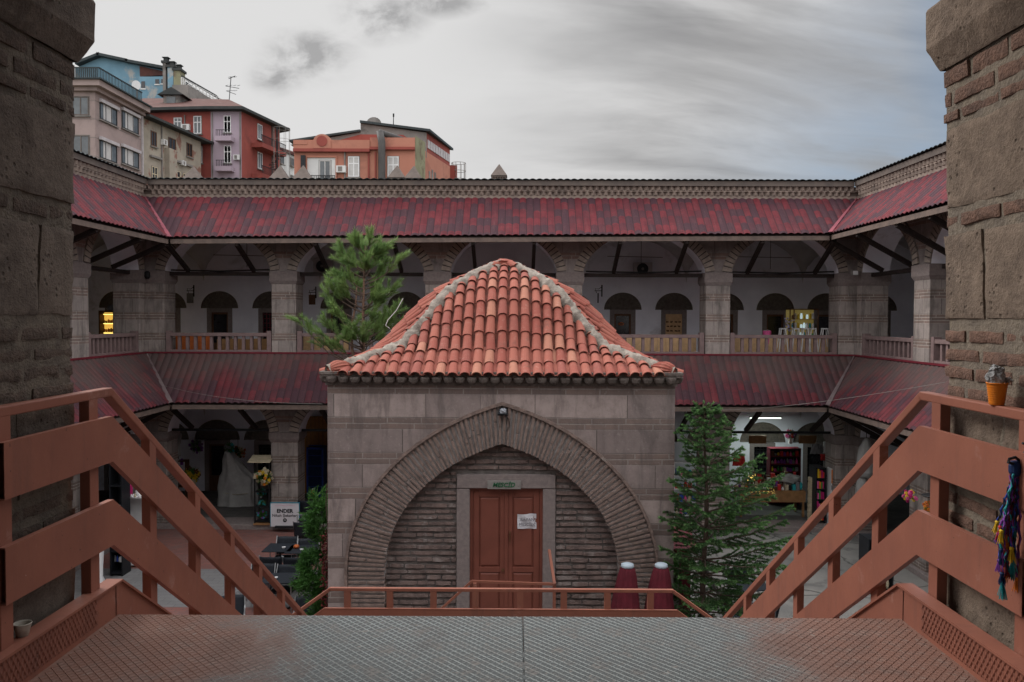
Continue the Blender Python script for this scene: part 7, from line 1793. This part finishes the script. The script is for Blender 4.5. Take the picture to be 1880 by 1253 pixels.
# draped table of goods
x0, x1 = P(1368, 0, 25.2).x, P(1490, 0, 25.2).x; z = P(0, 893, 25.2).z
tb_ = thing('stall_table', 'long wooden stall table loaded with mixed wares under the arcade, right', 'table', ((x0+x1)/2, 25.4, ZA)); mb = MB(); mb.box(x0, x1, 25.1, 25.9, z-.03, z); mb.build('table_top', 'wood', tb_)
mb = MB(); mb.box(x0, x1, 25.08, 25.12, P(0,915,25.1).z, z-.005); mb.build('front_board', 'wood', tb_)
for x in (x0+.05, x1-.05):
    for y in (25.15, 25.85): mb = MB(); mb.box(x-.03, x+.03, y-.03, y+.03, ZA, z-.03); mb.build('leg', 'wood', tb_)
goods('in the front row of the long stall table', 'front row of the long stall table', x0+.05, x1-.05, 25.2, z, 17, ['grey', 'white', 'brown', 'black', 'teal', 'red', 'cream', 'orangewood'], (.10,.30)); goods('in the middle row of the long stall table', 'middle row of the long stall table', x0+.05, x1-.05, 25.5, z, 15, ['grey', 'white', 'brown', 'navy', 'purple', 'cream'], (.16,.38)); goods('in the back row of the long stall table', 'back row of the long stall table', x0+.3, x1-.05, 25.75, z, 12, ['grey', 'brown', 'black', 'teal', 'red'], (.3,.5))
mb = MB(); q = P(1450, 880, 25.4); mb.blob((q.x, 25.4, q.z), .32, .2, .14, 14, 8, .3, 4); one(mb, 'white_cloth_bag', 'tarp', 'pale cloth heap lying on the long stall table', 'cloth')
mb = MB(); q = P(1380, 877, 24.9)
for k in range(70): a = random.uniform(0, 6.28); r = random.uniform(0,.16); mb.blob((q.x+r*1.3*math.cos(a), 24.9+random.uniform(-.05,.05), q.z+r*math.sin(a)*.8), .006, .006, .006, 5, 4, 0)
for k in range(45): mb.blob((P(random.uniform(1385,1435),0,24.95).x, 24.95, P(0,random.uniform(886,900),24.95).z), .005, .005, .005, 5, 4, 0)
tag(mb.build('string_lights', 'led_y'), 'warm yellow string lights glowing on the long stall table', 'lights', kind='stuff')
# side shelves with coloured packets
x0, x1 = P(1507, 0, 24.6).x, P(1526, 0, 24.6).x; zt = P(0, 850, 24.6).z
sk = shelf('packet_shelf', 'black shelf with yellow, green and red packets behind the right stair rail', 'shelf', x0, x1, 24.4, 25.0, ZA, zt, 6, 'black')
for k in range(1, 5): goods('on the '+['second lowest','middle','second highest','top'][k-1]+' board of the black packet shelf', 'packets on the black shelf', x0+.05, x1-.05, 24.46, ZA+.06+(zt-ZA-.08)*k/5+.03, 4, ['yellow', 'pink', 'green', 'red', 'orange', 'magenta'], (.16,.3), 'box')
goods('on the lowest board of the black packet shelf', 'packets on the black shelf', x0+.05, x1-.05, 24.46, ZA+.09, 4, ['yellow', 'white', 'green', 'red'], (.16,.28), 'box')
a, b = P(1526, 861, 24.2), P(1553, 963, 24.2); ST_ = thing('poster_stand', 'stand with an orange framed notice above magenta lettered panels', 'stand', ((a.x+b.x)/2, 24.2, ZA))
mb = MB(); mb.box(a.x, b.x, 24.2, 24.5, ZA, a.z); mb.build('body', 'white', ST_); mb = MB(); mb.box(a.x+.01, b.x-.01, 24.18, 24.199, P(0,880,24.2).z, a.z-.03); fp = mb.build('notice_frame', 'orange', ST_); mb = MB(); mb.box(a.x+.07, b.x-.07, 24.172, 24.179, P(0,877,24.2).z+.03, a.z-.08); mb.build('notice', 'cream', fp)
for (y0, y1, m_) in ((901, 908, 'magenta'), (913, 920, 'magenta'), (921, 930, 'teal'), (884, 892, 'grey')): mb = MB(); mb.box(a.x+.01, b.x-.01, 24.185, 24.199, P(0,y1,24.2).z, P(0,y0,24.2).z); mb.build('panel_strip', m_, ST_)
q = P(1542, 843, 24.3); fn_ = thing('pink_fan', 'round pink hat on top of the stand beside the right arcade corner', 'hat', (q.x, 24.3, q.z-.15)); mb = MB(); mb.blob((q.x, 24.3, q.z), .11, .06, .10, 14, 8, .05, 2); mb.build('crown', mk('pink_lilac', (.62,.22,.50), (.5,.16,.4)), fn_); mb = MB(); mb.box(q.x-.13, q.x+.13, 24.2, 24.4, a.z, q.z-.10); mb.build('box', 'black', fn_)
# posts of packed white cloth and hanging items along right shop
x0, x1 = P(1496, 0, 24.8).x, P(1504, 0, 24.8).x
mb = MB()
for k in range(26): mb.lathe([(.085,0),(.095,.02),(.09,.045)], (x0+.1+.006*math.sin(k*2), 24.8, ZA+.052*k), 12)
one(mb, 'basket_stack', 'cream', 'tall stack of pale baskets beside the packet shelf', 'baskets')
for (px, py, w_, h_, m_, lab) in ((1357, 845, 22, 22, 'red', 'red gift bag hanging behind the spruce tips'), (1270, 845, 18, 8, 'red', 'red cloth hanging behind the spruce, left part'), (1511, 840, 9, 12, 'red', 'small red box on the shelf by the white bag'), (1500, 825, 22, 18, 'grey', 'grey plastic bag hanging above the packet shelf'), (1520, 822, 17, 22, 'white', 'white sheet hanging right of the goods rack'), (1498, 843, 16, 10, 'black', 'black bag hanging under the grey plastic bag')):
    q = P(px, py, 25.6); t = thing('hanging_bag', lab, 'bag', (q.x, 25.6, q.z)); s_ = 25.6/FPX; mb = MB(); V = []; n = 6
    for j in range(n+1):
        for i in range(n+1): u, v = -1+2*i/n, -1+2*j/n; V.append((q.x+u*w_/2*s_*(1-.12*v), 25.6-.05*(1-u*u)*(1-v*v)+.02*math.sin(i*2.3+j), q.z+v*h_/2*s_+.01*math.sin(i*3)))
    mb.idx(V, [(j*(n+1)+i, j*(n+1)+i+1, (j+1)*(n+1)+i+1, (j+1)*(n+1)+i) for j in range(n) for i in range(n)]); o = mb.build('cloth', m_, t); md = o.modifiers.new('t', 'SOLIDIFY'); md.thickness = .03; mb = MB(); mb.tube([(q.x-.06, 25.6, q.z+h_/2*s_), (q.x, 25.6, q.z+h_/2*s_+.18), (q.x+.06, 25.6, q.z+h_/2*s_)], .006, 4); mb.build('handle', m_, t)
# stalls behind the spruce
x0, x1 = P(1246, 0, 25).x, P(1300, 0, 25).x
tk = shelf('toy_shelf', 'low shelf with blue and pink toys behind the spruce', 'shelf', x0, x1, 25, 25.4, ZA, ZA+1.75, 5, 'white')
for k in range(0, 4): goods('on the '+['lowest','second','third','top'][k]+' level of the shelf behind the spruce', 'toys behind the spruce', x0+.05, x1-.05, 25.1, ZA+.08+.41*k, 6, ['blue', 'teal', 'pink', 'cream', 'red'], (.12,.28))
# big bagged clothes on the corner pier, right
for k, (px, py, w_, h_, m_, lab) in enumerate(((1590, 840, .55, 1.1, 'tarp', 'large cloth bundle in clear plastic hanging on the right corner pier, upper'), (1583, 895, .40, .9, 'tarp', 'pale dress in plastic hanging below the cloth bundle on the right'))):
    q = P(px, py, 22.9); t = thing('clothes_bag', lab, 'clothes bag', (q.x, 22.9, q.z)); mb = MB(); mb.lathe([(.04,h_*.5),(.10,h_*.42),(w_*.32,h_*.25),(w_*.42,0),(w_*.5,-h_*.35),(w_*.46,-h_*.5)][::-1], (q.x, 22.9, q.z), 24, lambda a, z: 1+.08*math.cos(6*a+z*7)+.05*math.cos(11*a)); mb.build('cover', m_, t, smooth=True); mb = MB(); mb.tube([(q.x, 22.9, q.z+h_*.5), (q.x, 22.9, q.z+h_*.5+.2)], .01, 5); mb.build('hook', 'iron', t)
# far right, under the stair panel: flower racks
for k, (px, py, cols, lab) in enumerate(((1671, 912, ['magenta', 'yellow', 'pink'], 'magenta and yellow garland on the stall under the right stair panel'), (1706, 931, ['orangewood', 'orange'], 'orange bead garland between the right stair panels'), (1719, 903, ['pink', 'magenta'], 'pink flowers on a round stand between the right stair panels'), (1723, 940, ['magenta', 'pink', 'purple'], 'dark pink flowers lowest between the right stair panels'))):
    Y = 15.5; q = P(px, py, Y); flowers('flower_garland', lab, 'flowers', tuple(q), .13 if k != 2 else .11, cols, 30, .03, 16 if k else 4)
q = P(1710, 910, 15.6); fs = thing('flower_stand', 'thin black flower stand between the right stair panels', 'stand', (q.x, 15.6, ZG)); mb = MB(); mb.tube([(q.x, 15.6, ZG), (q.x, 15.6, q.z+.1)], .015, 6); mb.build('pole', 'iron', fs); mb = MB(); mb.lathe([(.16,0),(.18,.02),(.17,.03)], (q.x, 15.6, q.z-.02), 16); mb.build('tray', 'iron', fs)
x0, x1 = P(1612, 0, 18.5).x, P(1660, 0, 18.5).x; gs = shelf('dark_stall', 'dark stall with pale bags under the right stair panel', 'stall', x0, x1, 18.5, 19, ZG, ZG+1.3, 3, 'black', None, 'black'); goods('on the bottom of the dark stall', 'bags on the dark stall', x0+.05, x1-.05, 18.6, ZG+.1, 5, ['grey', 'cream', 'brown'], (.2,.3), 'pouch'); goods('on the upper board of the dark stall', 'bags on the dark stall', x0+.05, x1-.05, 18.6, ZG+.72, 5, ['grey', 'black', 'brown'], (.2,.3), 'pouch')
# maroon awning kiosk with grey post beside the prayer house
ax, bx_ = P(1240, 0, 14.3).x, P(1285, 0, 14.3).x; zt = P(0, 1000, 14.3).z
kk = thing('booth', 'small maroon booth with a slanted awning behind the spruce trunk', 'booth', ((ax+bx_)/2, 14.6, ZG)); mb = MB(); mb.box(P(1262,0,14.3).x, P(1279,0,14.3).x, 14.3, 15.0, ZG, zt); mb.build('cabinet', 'maroon', kk); mb = MB(); mb.box(P(1247,0,14.3).x, P(1257,0,14.3).x, 14.3, 14.4, ZG, zt); mb.build('post', 'b_grey', kk)
mb = MB(); mb.idx([(ax+.0,14.1,zt-.03),(bx_+.05,14.1,zt-.03),(bx_,14.9,zt+.25),(ax+.1,14.9,zt+.25),(ax,14.1,zt+.04),(bx_+.05,14.1,zt+.04),(bx_,14.9,zt+.31),(ax+.1,14.9,zt+.31)], [(3,2,1,0),(4,5,6,7),(0,1,5,4),(1,2,6,5),(2,3,7,6),(3,0,4,7)]); mb.build('awning', 'maroon', kk)
mb = MB(); a, b = G(1340, 1085, ZG), P(1293, 1030, 13.4); mb.bar(P(1290,1035,13.5), P(1325,1100,13.3), .09, .04); one(mb, 'leaning_board', 'b_grey', 'grey board leaning against the spruce trunk', 'board')
# ---- upper gallery things
a, b = P(180, 573, 27.4), P(208, 640, 27.4); cb = thing('lit_display', 'golden lit display cabinet in the upper left gallery', 'cabinet', ((a.x+b.x)/2, 25.5, ZU)); Yc = 25.5; a, b = P(182, 574, Yc), P(209, 650, Yc)
mb = MB(); mb.box(a.x, b.x, Yc+.28, Yc+.3, ZU, a.z); mb.build('back_panel', 'gold_lit', cb); mb = MB()
for x in (a.x, b.x): mb.box(x-.02, x+.02, Yc, Yc+.3, ZU, a.z)
mb.box(a.x-.02, b.x+.02, Yc, Yc+.3, a.z, a.z+.06); mb.build('frame', 'brown', cb); 
for k in range(4): z = a.z-.30*k-.02; mb = MB(); mb.box(a.x+.02, b.x-.02, Yc+.02, Yc+.27, z-.03, z-.01); s_ = mb.build('shelf', 'brown', cb); mb = MB(); mb.box(a.x+.12, b.x-.03, Yc+.03, Yc+.05, z-.05, z-.031); mb.build('light_strip', 'led_y', s_)
for k in range(3): goods('on the '+['top','middle','lowest'][k]+' shelf of the golden lit display', 'pastries in the golden lit display', a.x+.04, b.x-.04, Yc+.15, a.z-.30*(k+1)-.03, 5, ['orangewood', 'orange', 'wood'], (.06,.16), 'pouch')
mb = MB(); q = P(199, 566, Yc); mb.blob((q.x, Yc+.15, a.z+.15), .10, .10, .11, 10, 6, .1); one(mb, 'pot', 'grey', 'dark round pot on top of the golden display', 'pot')
Yc = 26.2; a, b = P(1451, 569, Yc), P(1501, 660, Yc); cb = thing('glass_showcase', 'wide glass showcase lit yellowish with pale jars in the upper right gallery', 'cabinet', ((a.x+b.x)/2, Yc, ZU))
mb = MB(); mb.box(a.x, b.x, Yc+.4, Yc+.43, ZU, a.z); MT['show_back'] = mk('showcase_back', (.40,.33,.14), (.28,.22,.09), 5, .7, emit=(.55,.42,.12), es=.12); mb.build('back_panel', 'show_back', cb); mb = MB()
for x in (a.x, a.x+.13, b.x): mb.box(x-.015, x+.015, Yc, Yc+.03, ZU, a.z)
mb.box(a.x, b.x, Yc, Yc+.43, a.z, a.z+.03); mb.build('frame', 'brown', cb)
for k in range(1, 4): z = a.z-.30*k; mb = MB(); mb.box(a.x+.02, b.x-.02, Yc+.04, Yc+.39, z-.015, z); mb.build('shelf', 'wood', cb); goods('on the '+['top','middle','lowest'][k-1]+' shelf of the wide glass showcase', 'jars in the wide glass showcase', a.x+.1, b.x-.05, Yc+.2, z, 8, ['cream', 'wood', 'jar_glow', 'teal', 'white', 'green', 'yellow'], (.12,.2), 'jar')
# white folding stands / stools along the gallery rail
for px, lab in ((1437, 'white stool by the balustrade, left of the glass showcase'), (1461, 'white stool standing at the left edge of the glass showcase'), (1478, 'white stool in front of the middle of the glass showcase'), (1492, 'white stool in front of the right edge of the glass showcase'), (1514, 'pale stool right of the glass showcase'), (1531, 'pale stool next to the right corner pier')):
    Y = 25.2; q = P(px, 604, Y); t = thing('stool', lab, 'stool', (q.x, Y, ZU), 'stools along the upper right gallery'); mb = MB(); mb.box(q.x-.09, q.x+.09, Y-.09, Y+.09, q.z-.02, q.z+.02); mb.build('seat', 'white', t)
    for sx in (-1, 1):
        for sy in (-1, 1): mb = MB(); mb.tube([(q.x+sx*.07, Y+sy*.07, q.z-.02), (q.x+sx*.19, Y+sy*.16, ZU)], .018, 5); mb.build('leg', 'white', t)
q = P(1408, 614, 25.4); t = thing('pink_bucket', 'pink bucket behind the upper right balustrade', 'bucket', (q.x, 25.4, ZU)); mb = MB(); mb.lathe([(.10,-.5),(.12,-.2),(.13,.11),(.115,.10)], (q.x, 25.4, q.z), 14); mb.build('body', 'pink', t); mb = MB(); mb.tube([(q.x-.13, 25.4, q.z+.1), (q.x, 25.35, q.z+.14), (q.x+.13, 25.4, q.z+.1)], .006, 4); mb.build('handle', 'white', t)
q = P(1448, 597, 25.6); t = thing('flower_stand', 'thin stand with pale blue flowers beside the glass showcase', 'stand', (q.x, 25.6, ZU)); mb = MB(); mb.tube([(q.x, 25.6, ZU), (q.x, 25.6, q.z+.15)], .012, 5); mb.build('pole', 'iron', t); mb = MB()
for k in range(26): mb.blob((q.x+random.uniform(-.15,.15), 25.6+random.uniform(-.1,.1), q.z+random.uniform(-.2,.22)), .03, .03, .025, 6, 4, .2, k)
mb.build('petals', mk('pale_lilac', (.45,.42,.62), (.2,.2,.35)), t)
# boards leaning behind the balustrade
def boards(px0, px1, py0, mat, lab, Y=25.3):
    a, b = P(px0, py0, Y), P(px1, 660, Y); t = thing('timber_screen', lab, 'screen', ((a.x+b.x)/2, Y, ZU)); n = max(2, int((b.x-a.x)/.24))
    for k in range(n): mb = MB(); x = a.x+(b.x-a.x)*k/n; mb.box(x+.004, x+(b.x-a.x)/n-.004, Y+random.uniform(-.01,.01), Y+.03, ZU, a.z+random.uniform(-.02,.0)); mb.build('board', mat, t)
boards(297, 392, 614, 'orangewood', 'row of orange brown boards behind the upper left balustrade'); boards(398, 490, 622, 'wood', 'row of light brown boards behind the upper left balustrade, right half')
boards(556, 640, 618, 'ply', 'pale plywood boards behind the balustrade beside the pine'); boards(1150, 1278, 618, 'ply', 'pale plywood boards behind the balustrade right of the tiled roof'); boards(1348, 1540, 618, 'ply', 'pale plywood boards behind the balustrade below the glass showcase')
# air conditioners
for px, py, Y, lab in ((1181, 494, 28.0, 'air conditioner unit high on the gallery wall right of the tiled roof'), (592, 489, 27.6, 'air conditioner unit in the dark vault left of the pine top')):
    q = P(px, py, Y); t = thing('air_conditioner', lab, 'air conditioner', (q.x, Y, q.z-.25), 'air conditioners in the gallery'); mb = MB(); mb.box(q.x-.32, q.x+.32, Y, Y+.3, q.z-.23, q.z+.23); mb.build('casing', 'b_drain', t, bevel=.015); mb = MB(); mb.lathe([(.19,-.01),(.2,0),(.19,.01)], (0,0,0), 24); mb.v = [(q.x-.02+v[0], Y-.012-v[2], q.z+v[1]) for v in mb.v]; g_ = mb.build('fan_grille', 'black', t); mb = MB(); mb.v = []
    mb = MB(); mb.lathe([(.05,-.01),(.05,.01)], (0,0,0), 12); mb.v = [(q.x-.02+v[0], Y-.03-v[2], q.z+v[1]) for v in mb.v]; mb.build('hub', 'b_grey', g_)
    mb = MB(); mb.box(q.x-.36, q.x+.36, Y-.02, Y+.5, q.z-.27, q.z-.24); mb.build('bracket', 'iron', t)
# hanging shop signs on iron brackets
for px, py, Y, lab, m_ in ((349, 545, 27.4, 'small wooden sign hanging from an iron bracket in the left gallery', 'b_grey'), (573, 548, 27.4, 'narrow reddish sign hanging from an iron bracket left of the pine', 'brown'), (1098, 545, 27.4, 'thin black sign bracket right of the tiled roof', 'iron')):
    q = P(px, py, Y); t = thing('hanging_sign', lab, 'sign', (q.x, Y, q.z)); mb = MB(); mb.box(q.x-.11 if m_ != 'iron' else q.x-.02, q.x+.11 if m_ != 'iron' else q.x+.02, Y-.02, Y+.02, q.z-.22, q.z+.12); mb.build('board', m_, t)
    mb = MB(); mb.tube([(q.x+.13, Y, q.z-.0), (q.x+.13, Y, q.z+.40)], .025, 6); mb.tube([(q.x-.12, Y, q.z+.2), (q.x+.13, Y, q.z+.2)], .012, 5); mb.tube([(q.x-.05, Y, q.z+.12), (q.x-.10, Y, q.z+.28), (q.x+.02, Y, q.z+.26), (q.x+.13, Y, q.z+.34)], .01, 5); mb.build('bracket', 'iron', t)
# wall lamp boxes and notice boards in gallery
q = P(1567, 502, 23.55); t = thing('floodlight', 'pale square floodlight on the upper right corner pier', 'lamp', (q.x, 23.5, q.z)); mb = MB(); mb.box(q.x-.09, q.x+.09, 23.42, 23.52, q.z-.07, q.z+.08); mb.build('housing', 'b_grey', t); mb = MB(); mb.box(q.x-.07, q.x+.07, 23.405, 23.419, q.z-.05, q.z+.06); mb.build('glass', 'white', t)
q = P(271, 505, 23.9); t = thing('floodlight', 'dark round lamp on the upper left corner pier', 'lamp', (q.x, 23.9, q.z)); mb = MB(); mb.lathe([(.05,-.12),(.09,-.05),(.08,.08),(.03,.12)], (q.x, 23.88, q.z), 12); mb.build('body', 'iron', t)
for T, s, lab in ((TF, -10.55, 'white fluorescent fitting hanging by the upper left corner'), (TL, 22.3, 'white fluorescent fitting slanting across the left gallery')):
    p = T(s, .5, 1.30); t = thing('light_fitting', lab, 'lamp', p); mb = MB(); a, b = (T(s-.0, .5, 1.30), T(s+.9, .5, 1.30)); mb.bar(a, b, .10, .06); mb.build('housing', 'white', t)
    mb = MB(); mb.bar(Vector(a)+Vector((0,0,-.05)), Vector(b)+Vector((0,0,-.05)), .03, .03); mb.build('tube', 'b_curt', t)
# notice with red emblem on the dark door
q = P(1141, 595, 28.45); t = thing('door_emblem', 'small red oval sign on the dark door right of the tiled roof', 'sign', (q.x, 28.5, q.z)); mb = MB(); mb.prism([(q.x+.10*math.cos(k*math.pi/10), 28.52, q.z+.055*math.sin(k*math.pi/10)) for k in range(20)], (0,.02,0)); mb.build('plate', 'orangewood', t, fixn=True); mb = MB(); mb.prism([(q.x+.07*math.cos(k*math.pi/10), 28.512, q.z+.03*math.sin(k*math.pi/10)) for k in range(20)], (0,.007,0)); mb.build('centre', 'brown', t, fixn=True)
# cables strung across the yard and along the vaults
def sag(a, b, s, n=16): return [a.lerp(b, k/n)+Vector((0,0,-s*4*(k/n)*(1-k/n))) for k in range(n+1)]
mb = MB(); mb.tube(sag(P(300,708,22.2), P(592,742,14), .12), .005, 4); one(mb, 'cable', 'b_grey', 'thin pale cable sagging in front of the lower left eave', 'cable')
mb = MB(); mb.tube(sag(P(1262,752,20), P(1735,702,9), .12), .0035, 4); one(mb, 'cable', 'b_grey', 'thin pale cable sagging in front of the lower right eave', 'cable')
mb = MB(); mb.tube([P(740,548,19), P(728,570,18.8), P(712,588,18.6), P(708,598,18.5), P(716,604,18.5)], .009, 5); one(mb, 'pipe', 'b_drain', 'bent white pipe sticking up behind the left slope of the tiled roof', 'pipe')
for (T, a, b) in ((TF, -10.5, -7.5), (TF, 2.1, 5.6), (TF, 6.5, 9.6)):
    mb = MB(); mb.tube([T(a, .2, 1.40), T((a+b)/2, .2, 1.37), T(b, .2, 1.42)], .025, 5); mb.tube([T((a+b)/2+.2, 2.0, 1.6), T((a+b)/2+.2, 2.0, 2.6)], .01, 4); mb.tube([T((a+b)/2-.9, 2.0, 2.0), T((a+b)/2+.9, 2.0, 1.97)], .012, 4); mb.build('conduit', 'iron', HAN)
# ================================================================ FOREGROUND SMALL THINGS
XHR = 2.13; zr = LZ+1.172
q = P(1830, 740, 3.52); cx_, cy_ = 2.12, 2.12*FPX/(1830-948); cz = zr
CU = thing('orange_cup', 'orange plastic cup stuffed with crumpled clear plastic on the right handrail', 'cup', (cx_, cy_, cz))
mb = MB(); prof = [(.028,0),(.030,.004)]; 
for k in range(9): z = .008+.0085*k*1.15; prof += [(.0305+.0012*k, z), (.0325+.0012*k, z+.003), (.0312+.0012*k, z+.0075)]
prof += [(.0415,.092),(.044,.095),(.044,.099),(.040,.099),(.038,.085)]; mb.lathe(prof, (cx_, cy_, cz), 28); mb.build('cup_body', 'orange_cup', CU, smooth=True)
mb = MB(); mb.blob((cx_-.006, cy_, cz+.122), .036, .033, .046, 40, 28, .14, 2); mb.blob((cx_+.038, cy_-.005, cz+.112), .022, .02, .012, 14, 8, .3, 5); mb.blob((cx_-.012, cy_-.005, cz+.158), .022, .02, .016, 20, 12, .25, 9)
mb.v = [tuple(Vector(v)+Vector((mnoise.noise(Vector(v)*75), mnoise.noise(Vector(v)*75+Vector((5,5,5))), mnoise.noise(Vector(v)*75+Vector((9,2,5)))))*.007) for v in mb.v]; mb.build('crumpled_plastic', 'foil', CU)
# paper cup on the left kick plate
cx_ = LXL-.03; cy_ = 3.23
q = G(30, 1180, LZ+.16); cx_, cy_ = LXL-.055, (LXL-.055)*FPX/(30-948)
CU = thing('paper_cup', 'pale paper cup with tea stains on the left kick plate', 'cup', (cx_, cy_, LZ+.157)); mb = MB(); mb.lathe([(.024,0),(.036,.052),(.038,.055),(.036,.057),(.033,.052),(.024,.012),(.0,.012)], (cx_, cy_, LZ+.157), 24); mb.build('cup_body', mk('paper_cup_card', (.50,.47,.40), (.36,.33,.28), 20, .7), CU, smooth=True); mb = MB(); mb.lathe([(.026,.020),(.0,.021)], (cx_, cy_, LZ+.157), 16); mb.build('dregs', 'brown', CU)
# bundle of colourful plaited cords with tassels, right edge
random.seed(4)
yk = 2.075*FPX/(1872-948); TS = thing('tassel_cords', 'bundle of colourful plaited cords ending in tassels tied to the right stair panel', 'tassels', (2.05, yk, LZ+1.0))
CC = {k: MB() for k in ('navy', 'blue', 'teal', 'purple', 'black', 'maroon')}; TC = {k: MB() for k in ('orange', 'red', 'teal', 'purple', 'blue', 'yellow', 'green', 'navy')}
MT['blue2'] = MT['blue']
top_ = P(1872, 862, yk); s_ = yk/FPX
for k in range(26):
    c = random.choice(list(CC)); x = random.uniform(-.03, .055); pxb = 1872+(x-.010)*420-22-random.uniform(0, 16); pyb = random.uniform(975, 1075)
    if k < 9: pxb = 1832+random.uniform(-2, 30); pyb = random.uniform(955, 1010)
    a = Vector((2.06+random.uniform(-.012,.012), yk+random.uniform(-.012,.012), top_.z)); b = P(pxb, pyb, yk+random.uniform(-.03,.02)); b.x = max(b.x, 2.0)
    pts = []
    for j in range(15): f = j/14; p = a.lerp(b, f); pts.append(p+Vector((.004*math.sin(j*2.2+k), .004*math.cos(j*2.2+k), 0))+Vector((.012*math.sin(f*3.1)*(x*20), 0, 0)))
    for off_ in (0, 2.1, 4.2):
        cc = CC[random.choice(list(CC))]; cc.tube([p+Vector((.0032*math.cos(j*1.9+off_), .0032*math.sin(j*1.9+off_), 0)) for j, p in enumerate(pts)], .0034, 5)
    tc_ = TC[random.choice(list(TC))]; L_ = random.uniform(.05,.075)
    tc_.lathe([(.004,0),(.0095,-.006),(.008,-.014)][::-1], tuple(pts[-1]), 8)
    for q in range(34): r1 = random.uniform(0,.006); an_ = random.uniform(0,6.28); r2 = r1*2.6+.003; p0 = pts[-1]+Vector((r1*math.cos(an_), r1*math.sin(an_), -.012)); tc_.tube([p0, pts[-1]+Vector((r2*math.cos(an_), r2*math.sin(an_), -L_*random.uniform(.8,1.05)))], .0013, 3)
for k, m_ in CC.items():
    if m_.v: m_.build('cords', k, TS)
for k, m_ in TC.items():
    if m_.v: m_.build('tassel', k, TS)
mb = MB(); mb.lathe([(.018,-.03),(.024,-.015),(.024,.01),(.016,.03)], (2.062, yk, top_.z+.005), 14); mb.build('binding', 'navy', TS)
mb = MB(); kn = [P(1874,848,yk), P(1864,840,yk-.01), P(1853,843,yk-.01), P(1851,849,yk-.01), P(1860,852,yk-.01), P(1874,850,yk)]; mb.tube(kn, .0065, 8); mb.tube([P(1870,846,yk), P(1890,820,yk), Vector((2.09, yk+.0, LZ+1.04))], .006, 6); mb.build('knot', 'black', TS)
